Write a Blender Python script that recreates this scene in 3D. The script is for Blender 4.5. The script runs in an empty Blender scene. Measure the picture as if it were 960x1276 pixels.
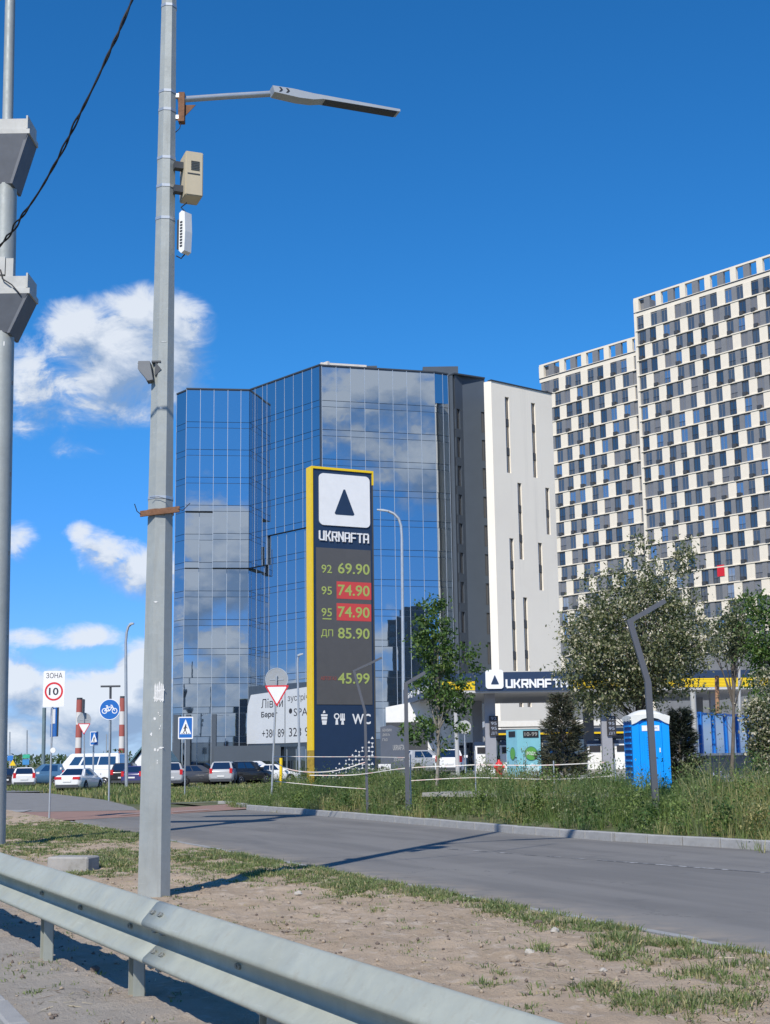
import bpy, bmesh, math, random
import numpy as np
from mathutils import Vector, Matrix
R = math.radians
rnd = random.Random(7)
nr = np.random.default_rng(11)
scene = bpy.context.scene
C = scene.collection

# ------------------------------------------------------------------ camera
CAM_H = 1.8
FPX = 1702.0                       # focal length in pixels of the 960x1276 photograph
TILT, ROLL = R(10.22), R(0.80)
f_ = Vector((0, math.cos(TILT), math.sin(TILT)))
r0 = Vector((1, 0, 0)); u0 = Vector((0, -math.sin(TILT), math.cos(TILT)))
r_ = r0*math.cos(ROLL) - u0*math.sin(ROLL)
u_ = r0*math.sin(ROLL) + u0*math.cos(ROLL)
CAM = Vector((0, 0, CAM_H))
cd = bpy.data.cameras.new('camera'); cam = bpy.data.objects.new('camera', cd); C.objects.link(cam)
M = Matrix.Identity(4)
for i in range(3):
    M[i][0] = r_[i]; M[i][1] = u_[i]; M[i][2] = -f_[i]; M[i][3] = CAM[i]
cam.matrix_world = M
cd.sensor_fit = 'VERTICAL'; cd.sensor_height = 36; cd.lens = 36*FPX/1276
cd.clip_end = 9000; cd.clip_start = 0.1
scene.camera = cam

def ray(px, py):
    return (f_ + r_*((px-480)/FPX) + u_*((638-py)/FPX)).normalized()
def P(px, py, Y):                  # the place at depth Y (metres ahead) seen at a photo pixel
    d = ray(px, py); return CAM + d*(Y/d.y)
def G(px, py, z=0.0):              # the place on the ground at height z
    d = ray(px, py); return CAM + d*((z-CAM_H)/d.z)
def on_plane(px, py, p0, n):
    d = ray(px, py); return CAM + d*((p0-CAM).dot(n)/d.dot(n))
def proj(p):
    q = Vector(p)-CAM; w = q.dot(f_)
    return 480+FPX*q.dot(r_)/w, 638-FPX*q.dot(u_)/w

# ------------------------------------------------------------------ light
SUN_AZ = Vector((-0.35, -0.937)).normalized()     # towards the sun, on the ground
SUN_EL = R(44)
sd = bpy.data.lights.new('sun', 'SUN'); sd.energy = 4.2; sd.angle = R(0.53); sd.color = (1, 0.94, 0.845)
sun = bpy.data.objects.new('sun', sd); C.objects.link(sun)
to_sun = Vector((SUN_AZ.x*math.cos(SUN_EL), SUN_AZ.y*math.cos(SUN_EL), math.sin(SUN_EL)))
sun.rotation_euler = to_sun.to_track_quat('Z', 'Y').to_euler()
sun.location = (-20, -40, 60)
vs = scene.view_settings
vs.view_transform = 'Standard'; vs.look = 'None'; vs.exposure = 0.25; vs.gamma = 1; vs.use_curve_mapping = False
scene.cycles.max_bounces = 6; scene.cycles.diffuse_bounces = 3; scene.cycles.glossy_bounces = 4
scene.cycles.transmission_bounces = 4; scene.cycles.transparent_max_bounces = 6
scene.cycles.sample_clamp_indirect = 6
scene.cycles.use_denoising = True

# ------------------------------------------------------------------ sky
class NT:
    def __init__(s, tree): s.t = tree; s.n = tree.nodes; s.l = tree.links
    def new(s, kind, **kw):
        n = s.n.new(kind)
        for k, v in kw.items(): setattr(n, k, v)
        return n
    def put(s, sock, v):
        if isinstance(v, bpy.types.NodeSocket): s.l.new(v, sock)
        elif v is not None: sock.default_value = v
    def m(s, op, a, b=None, c=None, clamp=False):
        n = s.new('ShaderNodeMath', operation=op, use_clamp=clamp)
        s.put(n.inputs[0], a)
        if b is not None: s.put(n.inputs[1], b)
        if c is not None: s.put(n.inputs[2], c)
        return n.outputs[0]
    def vm(s, op, a, b=None, out=0):
        n = s.new('ShaderNodeVectorMath', operation=op); s.put(n.inputs[0], a)
        if b is not None: s.put(n.inputs[1], b)
        return n.outputs[out]
    def new_sep(s, v):
        n = s.new('ShaderNodeSeparateXYZ'); s.put(n.inputs[0], v); return n.outputs[2]
    def noise(s, v, scale, detail=4, rough=.5, lac=2.0, dist=0.0, out=0):
        n = s.new('ShaderNodeTexNoise'); s.put(n.inputs['Vector'], v)
        n.inputs['Scale'].default_value = scale; n.inputs['Detail'].default_value = detail
        n.inputs['Roughness'].default_value = rough; n.inputs['Lacunarity'].default_value = lac
        n.inputs['Distortion'].default_value = dist
        return n.outputs[out]
    def mr(s, v, a, b, c=0.0, d=1.0, smooth=True):
        n = s.new('ShaderNodeMapRange', interpolation_type='SMOOTHSTEP' if smooth else 'LINEAR')
        s.put(n.inputs[0], v)
        for i, x in enumerate((a, b, c, d)): s.put(n.inputs[i+1], x)
        return n.outputs[0]
    def mix(s, fac, a, b, blend='MIX'):
        n = s.new('ShaderNodeMix', data_type='RGBA', blend_type=blend)
        s.put(n.inputs[0], fac)
        s.put(n.inputs[6], a if isinstance(a, bpy.types.NodeSocket) else (*a, 1))
        s.put(n.inputs[7], b if isinstance(b, bpy.types.NodeSocket) else (*b, 1))
        return n.outputs[2]

world = bpy.data.worlds.new('World'); scene.world = world; world.use_nodes = True
w = NT(world.node_tree); w.n.clear()
# cloud density as a node group: direction -> density, so it can be read twice
gt = bpy.data.node_groups.new('cloud_density', 'ShaderNodeTree')
gt.interface.new_socket('Vector', in_out='INPUT', socket_type='NodeSocketVector')
gt.interface.new_socket('Density', in_out='OUTPUT', socket_type='NodeSocketFloat')
g = NT(gt)
gi = g.new('NodeGroupInput'); go = g.new('NodeGroupOutput')
dirv = g.vm('NORMALIZE', gi.outputs[0])
sx = g.new('ShaderNodeSeparateXYZ'); g.put(sx.inputs[0], dirv)
az = g.m('MULTIPLY', g.m('ARCTAN2', sx.outputs[0], sx.outputs[1]), 57.29578)
el = g.m('MULTIPLY', g.m('ARCSINE', sx.outputs[2]), 57.29578)
st = g.vm('MULTIPLY', dirv, (1, 1, 1.7))
n1 = g.noise(st, 7.0, 8, .54, 2.1, .1)
n2 = g.noise(g.vm('ADD', st, (4.3, 1.7, 2.2)), 26.0, 7, .62, 2.1, .5)
BLOBS = [(150,452,72,56,1.05),(105,425,44,36,.85),(214,445,46,56,1.0),(178,390,52,28,.75),(218,392,36,28,.6),(140,508,70,30,.75),(82,385,30,18,.55),
 (36,478,36,50,.7),(95,560,46,22,.42),(30,535,40,26,.45),
 (128,690,42,26,.85),(170,712,42,26,.85),(98,664,20,17,.7),(205,722,40,28,.7),
 (22,676,30,26,.65),(112,793,44,15,.66),(45,797,56,13,.56),
 (178,828,30,26,1.0),(16,845,34,30,.8),(95,880,66,34,.9),(150,890,70,50,.95),(60,925,150,38,.85),(-60,890,80,60,.9)]
tot = None
for (bx, by, rx, ry, wt) in BLOBS:
    d = ray(bx, by); a0 = math.degrees(math.atan2(d.x, d.y)); e0 = math.degrees(math.asin(d.z))
    sxd, syd = rx/29.7, ry/29.7
    da = g.m('MULTIPLY', g.m('SUBTRACT', az, a0), 1/sxd); de = g.m('MULTIPLY', g.m('SUBTRACT', el, e0), 1/syd)
    q = g.m('MULTIPLY_ADD', da, da, g.m('MULTIPLY', de, de))
    e = g.m('MULTIPLY', g.m('POWER', 2.71828, g.m('MULTIPLY', q, -0.75)), wt)
    tot = e if tot is None else g.m('MAXIMUM', tot, g.m('MULTIPLY_ADD', g.m('MINIMUM', tot, e), .25, g.m('MAXIMUM', tot, e)))
fine = g.m('MULTIPLY_ADD', g.m('SUBTRACT', n1, .5), 1.0, g.m('MULTIPLY', g.m('SUBTRACT', n2, .5), 1.15))
local = g.m('ADD', tot, g.m('MULTIPLY', fine, g.mr(tot, 0.02, .4)))
# a cumulus sky all round, thick towards the horizon and breaking up overhead
gen = g.m('ADD', g.m('MULTIPLY_ADD', g.m('SUBTRACT', n1, .5), 3.4, g.m('MULTIPLY', g.m('SUBTRACT', n2, .5), 0.9)), g.mr(el, 1.0, 14.5, .87, -.85, False))
da = g.m('MULTIPLY', g.m('SUBTRACT', az, 150.0), 1/13); de = g.m('MULTIPLY', g.m('SUBTRACT', el, 14.0), 1/3.6)
gen = g.m('ADD', gen, g.m('MULTIPLY', g.m('POWER', 2.71828, g.m('MULTIPLY', g.m('MULTIPLY_ADD', da, da, g.m('MULTIPLY', de, de)), -1.0)), 1.75))
da = g.m('MULTIPLY', g.m('SUBTRACT', g.m('ABSOLUTE', az), 171.0), 1/9); de = g.m('MULTIPLY', g.m('SUBTRACT', el, 8.2), 1/2.8)
gen = g.m('ADD', gen, g.m('MULTIPLY', g.m('POWER', 2.71828, g.m('MULTIPLY', g.m('MULTIPLY_ADD', da, da, g.m('MULTIPLY', de, de)), -1.0)), 1.45))
clear = g.mr(g.m('ABSOLUTE', g.m('SUBTRACT', az, 4.0)), 15.0, 34.0)
gen = g.m('SUBTRACT', g.m('MULTIPLY', g.m('ADD', gen, 1.0), clear), 1.0)
dens = g.m('MAXIMUM', local, gen)
g.l.new(dens, go.inputs[0])

tc = w.new('ShaderNodeTexCoord')
sky = w.new('ShaderNodeTexSky', sky_type='NISHITA')
sky.sun_disc = False; sky.sun_elevation = SUN_EL; sky.sun_rotation = math.atan2(SUN_AZ.x, SUN_AZ.y)
sky.altitude = 0; sky.air_density = .85; sky.dust_density = 0.05; sky.ozone_density = 1.6
def cg(v):
    n = w.new('ShaderNodeGroup'); n.node_tree = gt; w.put(n.inputs[0], v); return n.outputs[0]
v0 = tc.outputs['Generated']
d0 = cg(v0)
d1 = cg(w.vm('ADD', v0, (-0.008, 0.0, 0.016)))
lit = w.m('SUBTRACT', d0, d1)
mask = w.mr(d0, .26, w.mr(lit, -.05, .18, 1.0, .74))
thick = w.mr(d0, .55, 1.5)
shade = w.m('ADD', w.m('MULTIPLY', lit, 1.9), w.m('MULTIPLY_ADD', thick, -.30, .50), clamp=True)
ccol = w.mix(shade, (2.3, 3.3, 5.0), (6.7, 7.15, 7.8))
hsv = w.new('ShaderNodeHueSaturation'); hsv.inputs['Saturation'].default_value = 1.12; hsv.inputs['Value'].default_value = 1.0
w.l.new(w.mix(1.0, w.mix(1.0, sky.outputs[0], (.60, .98, 1.33), 'MULTIPLY'), w.mix(w.mr(w.m('ARCSINE', w.new_sep(w.vm('NORMALIZE', tc.outputs['Generated']))), .0, .30), (.86, .72, .92), (1, 1, 1)), 'MULTIPLY'), hsv.inputs['Color'])
col = w.mix(w.m('MULTIPLY', mask, .93), hsv.outputs[0], ccol)
bg = w.new('ShaderNodeBackground'); w.put(bg.inputs[0], col); bg.inputs[1].default_value = 0.1
wo = w.new('ShaderNodeOutputWorld'); w.l.new(bg.outputs[0], wo.inputs[0])

# ------------------------------------------------------------------ materials
MATS = {}
def mat(name, col, rough=.7, metal=0.0, var=.12, vscale=3.0, bump=0.0, bscale=40.0, col2=None, c2=(.45,.6), c2scale=1.2, spec=.5, emit=None, coat=0.0):
    if name in MATS: return MATS[name]
    m = bpy.data.materials.new(name); m.use_nodes = True; MATS[name] = m
    t = NT(m.node_tree); b = t.n['Principled BSDF']
    tcn = t.new('ShaderNodeTexCoord'); v = tcn.outputs['Object']
    base = None
    if var:
        nz = t.noise(v, vscale, 6, .6)
        k = t.mr(nz, .3, .7, 1-var, 1+var, False)
        base = t.mix(1.0, col, t.mix(0.0, (1,1,1), (1,1,1)), 'MULTIPLY')
        cmb = t.new('ShaderNodeCombineColor'); 
        for i in range(3): t.put(cmb.inputs[i], k)
        base = t.mix(1.0, col, cmb.outputs[0], 'MULTIPLY')
    if col2 is not None:
        nz2 = t.noise(v, c2scale, 7, .62)
        base = t.mix(t.mr(nz2, c2[0], c2[1]), base if base is not None else col, col2)
    if base is not None: t.put(b.inputs['Base Color'], base)
    else: b.inputs['Base Color'].default_value = (*col, 1)
    b.inputs['Roughness'].default_value = rough; b.inputs['Metallic'].default_value = metal
    b.inputs['Specular IOR Level'].default_value = spec
    b.inputs['Coat Weight'].default_value = coat
    if emit:
        b.inputs['Emission Color'].default_value = (*emit[0], 1); b.inputs['Emission Strength'].default_value = emit[1]
    if bump:
        bn = t.new('ShaderNodeBump'); bn.inputs['Strength'].default_value = bump; bn.inputs['Distance'].default_value = .02
        t.put(bn.inputs['Height'], t.noise(v, bscale, 8, .65)); t.put(b.inputs['Normal'], bn.outputs[0])
    return m
def glass_mat(name, tint, body, fac=.8, wave=.0, rough=.01):
    m = bpy.data.materials.new(name); m.use_nodes = True; t = NT(m.node_tree); t.n.clear()
    gl = t.new('ShaderNodeBsdfGlossy'); gl.inputs['Roughness'].default_value = rough; gl.inputs['Color'].default_value = (*tint, 1)
    df = t.new('ShaderNodeBsdfDiffuse'); df.inputs['Color'].default_value = (*body, 1)
    mx = t.new('ShaderNodeMixShader')
    lw = t.new('ShaderNodeLayerWeight'); lw.inputs['Blend'].default_value = .35
    t.put(mx.inputs[0], t.mr(lw.outputs['Facing'], 0, 1, fac, 1.0, False))
    t.l.new(df.outputs[0], mx.inputs[1]); t.l.new(gl.outputs[0], mx.inputs[2])
    if wave:
        tcn = t.new('ShaderNodeTexCoord')
        bn = t.new('ShaderNodeBump'); bn.inputs['Strength'].default_value = wave; bn.inputs['Distance'].default_value = .05
        t.put(bn.inputs['Height'], t.noise(tcn.outputs['Object'], .9, 1, .4)); t.l.new(bn.outputs[0], gl.inputs['Normal'])
    o = t.new('ShaderNodeOutputMaterial'); t.l.new(mx.outputs[0], o.inputs[0])
    MATS[name] = m
    return m
def leaf_mat(name, col, trans=.35, var=.3):
    m = bpy.data.materials.new(name); m.use_nodes = True; t = NT(m.node_tree); t.n.clear()
    gm = t.new('ShaderNodeNewGeometry')
    rp = gm.outputs['Random Per Island']
    cmb = t.new('ShaderNodeCombineColor')
    k = t.m('MULTIPLY_ADD', rp, 2*var, 1-var)
    for i in range(3): t.put(cmb.inputs[i], k)
    c = t.mix(1.0, col, cmb.outputs[0], 'MULTIPLY')
    df = t.new('ShaderNodeBsdfPrincipled'); t.put(df.inputs['Base Color'], c); df.inputs['Roughness'].default_value = .5
    df.inputs['Specular IOR Level'].default_value = .35
    tr = t.new('ShaderNodeBsdfTranslucent'); t.put(tr.inputs[0], t.mix(1.0, c, (1.1, 1.25, .6), 'MULTIPLY'))
    mx = t.new('ShaderNodeMixShader'); mx.inputs[0].default_value = trans
    t.l.new(df.outputs[0], mx.inputs[1]); t.l.new(tr.outputs[0], mx.inputs[2])
    o = t.new('ShaderNodeOutputMaterial'); t.l.new(mx.outputs[0], o.inputs[0])
    MATS[name] = m
    return m

m_dgrey = mat('dark_grey', (.055,.06,.068), .55, .1, .12)
m_black = mat('black', (.012,.012,.014), .6)
m_rubber = mat('rubber', (.02,.02,.021), .85)
m_white = mat('white_paint', (.78,.78,.76), .5, 0, .05)
m_wsign = mat('white_sheet', (.80,.80,.80), .35, 0, .03)
m_cream = mat('cream_panel', (.72,.67,.57), .8, 0, .06, .4)
m_concrete = mat('concrete', (.33,.32,.30), .9, 0, .15, 6, .5, 90, (.24,.23,.21), (.5,.7), 3)
m_kerb = mat('kerb_concrete', (.30,.30,.295), .9, 0, .14, 5, .4, 80, (.22,.215,.20), (.5,.7), 2.5)
m_steel = mat('steel', (.5,.52,.53), .4, .6, .08)
m_navy = mat('navy', (.018,.038,.085), .4, 0, .05)
m_yellow = mat('yellow', (.82,.56,.012), .45, 0, .04)
m_blue = mat('sign_blue', (.012,.13,.45), .4, 0, .03)
m_red = mat('sign_red', (.62,.02,.03), .4, 0, .03)
m_rust = mat('rust', (.20,.10,.055), .9, 0, .3, 9, .4)
m_beige = mat('beige', (.52,.45,.32), .6, 0, .06)
m_ink = mat('ink', (.02,.02,.025), .6)

def metal_mat(name, col, dirt, rough=.5, metal=.3):
    m = bpy.data.materials.new(name); m.use_nodes = True; t = NT(m.node_tree); b = t.n['Principled BSDF']
    v = t.new('ShaderNodeTexCoord').outputs['Object']
    vo = t.new('ShaderNodeTexVoronoi'); t.put(vo.inputs['Vector'], t.vm('ADD', v, t.vm('MULTIPLY', t.noise(v, 9, 3, out=1), (.12,.12,.12)))); vo.inputs['Scale'].default_value = 16
    sc = t.new('ShaderNodeSeparateColor'); t.put(sc.inputs[0], vo.outputs['Color'])
    cell = t.mr(sc.outputs[0], 0, 1, .975, 1.025, False)
    cloud = t.mr(t.noise(v, 1.3, 7, .65), .3, .7, .88, 1.10, False)
    strk = t.mr(t.noise(t.vm('MULTIPLY', v, (14,14,.9)), 1.0, 6, .6), .52, .72)
    k = t.m('MULTIPLY', cell, cloud); cmb = t.new('ShaderNodeCombineColor')
    for i in range(3): t.put(cmb.inputs[i], k)
    c = t.mix(1.0, col, cmb.outputs[0], 'MULTIPLY')
    c = t.mix(t.m('MULTIPLY', strk, .45), c, dirt)
    sp = t.mr(t.noise(v, 34, 5, .7), .66, .74)
    c = t.mix(t.m('MULTIPLY', sp, .5), c, (.20,.16,.12))
    scr = t.mr(t.noise(t.vm('MULTIPLY', v, (3,3,70)), 1.0, 4, .6), .66, .70)
    c = t.mix(t.m('MULTIPLY', scr, .3), c, (.55,.56,.54))
    t.put(b.inputs['Base Color'], c); b.inputs['Metallic'].default_value = metal
    t.put(b.inputs['Roughness'], t.mr(t.noise(v, 6, 5, .6), .3, .7, rough-.1, rough+.14, False))
    bn = t.new('ShaderNodeBump'); bn.inputs['Strength'].default_value = .12; bn.inputs['Distance'].default_value = .01
    t.put(bn.inputs['Height'], t.noise(v, 24, 6, .6)); t.put(b.inputs['Normal'], bn.outputs[0])
    MATS[name] = m; return m
m_galv = metal_mat('galvanised', (.385,.405,.35), (.33,.32,.26), .55, .2)
m_pole = metal_mat('pole_grey', (.345,.37,.36), (.27,.28,.265), .55, .2)

# ------------------------------------------------------------------ mesh builder
class MB:
    def __init__(s): s.v = []; s.f = []; s.mi = []; s.cur = 0; s.sm = []; s.smooth = False
    def use(s, i): s.cur = i; return s
    def add(s, verts, faces):
        k = len(s.v); s.v += [tuple(p) for p in verts]
        for f in faces: s.f.append([k+i for i in f]); s.mi.append(s.cur); s.sm.append(s.smooth)
        return s
    def quad(s, a, b, c, d): return s.add([a, b, c, d], [(0,1,2,3)])
    def box(s, cx, cy, cz, sx, sy, sz, rz=0.0):
        c, q = math.cos(rz), math.sin(rz); V = []
        for dz in (-.5, .5):
            for dx, dy in ((-.5,-.5),(.5,-.5),(.5,.5),(-.5,.5)):
                x, y = dx*sx, dy*sy; V.append((cx+x*c-y*q, cy+x*q+y*c, cz+dz*sz))
        return s.add(V, [(0,3,2,1),(4,5,6,7),(0,1,5,4),(1,2,6,5),(2,3,7,6),(3,0,4,7)])
    def frame_box(s, o, ux, uy, uz, x0, x1, y0, y1, z0, z1):   # box in a frame
        V = [o+ux*x+uy*y+uz*z for z in (z0,z1) for x,y in ((x0,y0),(x1,y0),(x1,y1),(x0,y1))]
        return s.add(V, [(0,3,2,1),(4,5,6,7),(0,1,5,4),(1,2,6,5),(2,3,7,6),(3,0,4,7)])
    def tube(s, pts, rad, n=8, cap=True, smooth=True):
        pts = [Vector(p) for p in pts]; V = []; F = []
        if not isinstance(rad, (list, tuple)): rad = [rad]*len(pts)
        prev = None
        for i, p in enumerate(pts):
            t = (pts[min(i+1, len(pts)-1)]-pts[max(i-1, 0)]).normalized()
            if prev is None: a = t.orthogonal().normalized() if abs(t.z) < .99 else Vector((1,0,0))
            else: a = (prev - t*prev.dot(t)).normalized()
            a = (a - t*a.dot(t)).normalized(); prev = a; b = t.cross(a)
            for k in range(n):
                q = 2*math.pi*(k+.5)/n; V.append(p + (a*math.cos(q)+b*math.sin(q))*rad[i])
        for i in range(len(pts)-1):
            for k in range(n):
                F.append((i*n+k, i*n+(k+1)%n, (i+1)*n+(k+1)%n, (i+1)*n+k))
        o = s.smooth; s.smooth = smooth; s.add(V, F); s.smooth = o
        if cap:
            s.add(V[:n], [tuple(reversed(range(n)))]); s.add(V[-n:], [tuple(range(n))])
        return s
    def lathe(s, prof, n=16, o=(0,0,0), smooth=True):
        V = [(o[0]+r*math.cos(2*math.pi*k/n), o[1]+r*math.sin(2*math.pi*k/n), o[2]+z) for r, z in prof for k in range(n)]
        F = [(i*n+k, i*n+(k+1)%n, (i+1)*n+(k+1)%n, (i+1)*n+k) for i in range(len(prof)-1) for k in range(n)]
        q = s.smooth; s.smooth = smooth; s.add(V, F); s.smooth = q
        s.add(V[:n], [tuple(reversed(range(n)))]); s.add(V[-n:], [tuple(range(n))]); return s
    def prism(s, poly, o, ux, uy, uz, d0, d1):                 # polygon (in ux, uy) pushed from d0 to d1 along uz
        n = len(poly)
        A = [o+ux*x+uy*y+uz*d0 for x, y in poly]; B = [o+ux*x+uy*y+uz*d1 for x, y in poly]
        return s.add(A+B, [tuple(reversed(range(n))), tuple(range(n, 2*n))]+[(i, (i+1)%n, n+(i+1)%n, n+i) for i in range(n)])
    def disc(s, o, ux, uy, uz, r, d0, d1, n=24):
        return s.prism([(r*math.cos(2*math.pi*k/n), r*math.sin(2*math.pi*k/n)) for k in range(n)], o, ux, uy, uz, d0, d1)
    def ring(s, o, ux, uy, uz, r0, r1, d0, d1, n=28):
        for k in range(n):
            a, b = 2*math.pi*k/n, 2*math.pi*(k+1)/n
            poly = [(r0*math.cos(a), r0*math.sin(a)), (r1*math.cos(a), r1*math.sin(a)), (r1*math.cos(b), r1*math.sin(b)), (r0*math.cos(b), r0*math.sin(b))]
            V = [o+ux*x+uy*y+uz*d1 for x, y in poly]; V2 = [o+ux*x+uy*y+uz*d0 for x, y in poly]
            s.add(V+V2, [(0,1,2,3), (1,5,6,2), (0,3,7,4)])
        return s
    def build(s, name, mats, parent=None, loc=None, rel=True):
        me = bpy.data.meshes.new(name)
        off = Vector((0,0,0))
        if loc is not None: off = Vector(loc)
        elif parent is not None and rel: 
            p = parent
            while p is not None: off = off + Vector(p.location); p = p.parent
        V = [tuple(Vector(p)-off) for p in s.v] if off.length else s.v
        me.from_pydata(V, [], s.f)
        if not isinstance(mats, (list, tuple)): mats = [mats]
        for m in mats: me.materials.append(m)
        me.polygons.foreach_set('material_index', s.mi); me.polygons.foreach_set('use_smooth', s.sm); me.update()
        o = bpy.data.objects.new(name, me); C.objects.link(o)
        if loc is not None:
            o.location = Vector(loc)
            if parent is not None:
                p = parent
                while p is not None: o.location = o.location - Vector(p.location); p = p.parent
        if parent is not None: o.parent = parent
        return o
def tag(o, label=None, cat=None, group=None, kind=None):
    if label: o['label'] = label
    if cat: o['category'] = cat
    if group: o['group'] = group
    if kind: o['kind'] = kind
    return o
def thing(name, loc, label, cat, group=None, rz=0.0):
    o = bpy.data.objects.new(name, None); C.objects.link(o); o.location = Vector(loc); o.rotation_euler = (0,0,rz)
    o.empty_display_size = .3
    return tag(o, label, cat, group)
def place(me, name, parent, loc, rot=(0,0,0), scale=None):      # one more object that shares a mesh
    o = bpy.data.objects.new(name, me); C.objects.link(o); o.parent = parent; o.location = loc; o.rotation_euler = rot
    if scale is not None: o.scale = scale
    return o
def dup(o, loc=None, rz=None, label=None, parent=None, mats=None):
    kids = [c for c in C.objects if c.parent == o] if parent is None else [c for c in C.objects if c.parent == o]
    c = o.copy(); C.objects.link(c)
    if loc is not None: c.location = loc
    if rz is not None: c.rotation_euler = (0,0,rz)
    if label: c['label'] = label
    if parent is not None: c.parent = parent
    if mats and c.type == 'MESH':
        for i, sl in enumerate(c.material_slots):
            if sl.material.name in mats:
                sl.link = 'OBJECT'; sl.material = mats[sl.material.name]
    for k in kids: dup(k, parent=c, mats=mats)
    return c
_tx = {}
def text_shape(s, bold=0.0):
    key = (s, bold)
    if key not in _tx:
        c = bpy.data.curves.new('t', 'FONT'); c.body = s; c.offset = bold; c.resolution_u = 3
        o = bpy.data.objects.new('t', c); C.objects.link(o)
        me = bpy.data.meshes.new_from_object(o)
        V = [tuple(v.co) for v in me.vertices]; F = [tuple(p.vertices) for p in me.polygons]
        bpy.data.objects.remove(o); bpy.data.curves.remove(c); bpy.data.meshes.remove(me)
        x0 = min(p[0] for p in V); x1 = max(p[0] for p in V); y0 = min(p[1] for p in V); y1 = max(p[1] for p in V)
        _tx[key] = ([((p[0]-x0)/(x1-x0), (p[1]-y0)/(y1-y0)) for p in V], F)
    return _tx[key]
def text(mb, s, o, ux, uy, uz, x0, x1, y0, y1, d, bold=0.0):    # printed lettering stretched over a rectangle of a plane
    V, F = text_shape(s, bold)
    return mb.add([o+ux*(x0+(x1-x0)*a)+uy*(y0+(y1-y0)*b)+uz*d for a, b in V], F)
STROKES = {'U':[[(.1,1),(.1,.22),(.24,.1),(.9,.1),(.9,1)]], 'K':[[(.1,0),(.1,1)],[(.1,.5),(.5,.5)],[(.9,1),(.48,.5),(.9,0)]],
 'R':[[(.1,0),(.1,.9),(.9,.9),(.9,.45),(.1,.45)],[(.5,.45),(.9,0)]], 'N':[[(.1,0),(.1,1)],[(.12,.88),(.88,.12)],[(.9,0),(.9,1)]],
 'A':[[(.1,0),(.1,.9),(.78,.9),(.9,.78),(.9,0)],[(.1,.38),(.9,.38)]], 'F':[[(.1,0),(.1,.9),(1,.9)],[(.1,.45),(.88,.45)]], 'T':[[(0,.9),(1,.9)],[(.5,0),(.5,.9)]]}
def stroke_letter(mb, ch, o, ux, uy, uz, x0, x1, y0, y1, d0, d1, th):
    k = 0
    for line in STROKES[ch]:
        pts = [Vector((x0+(x1-x0)*a, y0+(y1-y0)*b)) for a, b in line]
        for a, b in zip(pts, pts[1:]):
            t = (b-a).normalized(); n = Vector((-t.y, t.x))*th*.5
            e0 = t*th*.5 if a != pts[0] else t*0; e1 = t*th*.5 if b != pts[-1] else t*0
            mb.prism([tuple(q) for q in (a-e0-n, b+e1-n, b+e1+n, a-e0+n)], o, ux, uy, uz, d0, d1+k*.0025); k += 1
def np_mesh(name, V, F, mats, mi=None, parent=None, smooth=False):   # fast path for leaves and grass: V (n,3), F (m,k)
    me = bpy.data.meshes.new(name); k = F.shape[1]
    me.vertices.add(len(V)); me.vertices.foreach_set('co', np.ascontiguousarray(V, np.float32).ravel())
    me.loops.add(F.size); me.loops.foreach_set('vertex_index', np.ascontiguousarray(F, np.int32).ravel())
    me.polygons.add(len(F)); me.polygons.foreach_set('loop_start', np.arange(0, F.size, k, dtype=np.int32))
    for m in mats: me.materials.append(m)
    if mi is not None: me.polygons.foreach_set('material_index', np.ascontiguousarray(mi, np.int32))
    if smooth: me.polygons.foreach_set('use_smooth', np.ones(len(F), bool))
    me.update(calc_edges=True)
    o = bpy.data.objects.new(name, me); C.objects.link(o)
    if parent is not None: o.parent = parent
    return o
X, Y, Z = Vector((1,0,0)), Vector((0,1,0)), Vector((0,0,1))
# ================================================================== GROUND AND ROADS
from mathutils import noise as mnoise
NV, SV = Vector((.916,.4,0)), Vector((.4,-.916,0))        # across and along the street
def ns(n, s, z=0.0): return NV*n + SV*s + Z*z
def smooth(x, a, b):
    t = min(1, max(0, (x-a)/(b-a))); return t*t*(3-2*t)
KERB_PX = [(307,1009),(460,1022),(635,1038),(740,1046.5),(826,1052),(960,1060)]
KERB = [G(*p) for p in KERB_PX]
KERB.append(KERB[-1]+(KERB[-1]-KERB[-2]).normalized()*22)
KS = [(k.dot(SV), k.dot(NV)) for k in KERB]
def nk(s):
    if s <= KS[0][0]: return KS[0][1]
    for (a, na), (b, nb) in zip(KS, KS[1:]):
        if s <= b: return na+(nb-na)*(s-a)/(b-a)
    return KS[-1][1]
def terr(x, y):
    n, s = .916*x+.4*y, .4*x-.916*y
    b = n-nk(s)
    if b < .1: return -.06
    up = smooth(b, .3, 5.5)*smooth(x, -7, -1)
    sf = smooth(s, -51, -45)
    return -.02 + sf*.17*(1-up) + .75*up
m_ground = mat('meadow_soil', (.085,.10,.035), .95, 0, .25, .8, .5, 12, (.17,.14,.08), (.46,.66), .35)
xs = sorted(set([-3500,-1800,-900,-450,-250,-150,-100,-70]+[round(-45+1.4*i,2) for i in range(76)]+[75,100,150,250,450,900,1800,3500]))
ys = sorted(set([-3500,-1500,-600,-250,-100,-40]+[round(-12+1.1*i,2) for i in range(125)]+[150,180,230,300,450,800,1600,3500]))
def terr_base(x, y):
    n, s = .916*x+.4*y, .4*x-.916*y
    return -.08 if n-nk(s) < 7.5 else terr(x, y)-.07
b_ = MB(); b_.smooth = True
b_.add([(x, y, terr_base(x, y)) for y in ys for x in xs], [(j*len(xs)+i, j*len(xs)+i+1, (j+1)*len(xs)+i+1, (j+1)*len(xs)+i) for j in range(len(ys)-1) for i in range(len(xs)-1)])
tag(b_.build('ground', m_ground), kind='structure')

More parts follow.
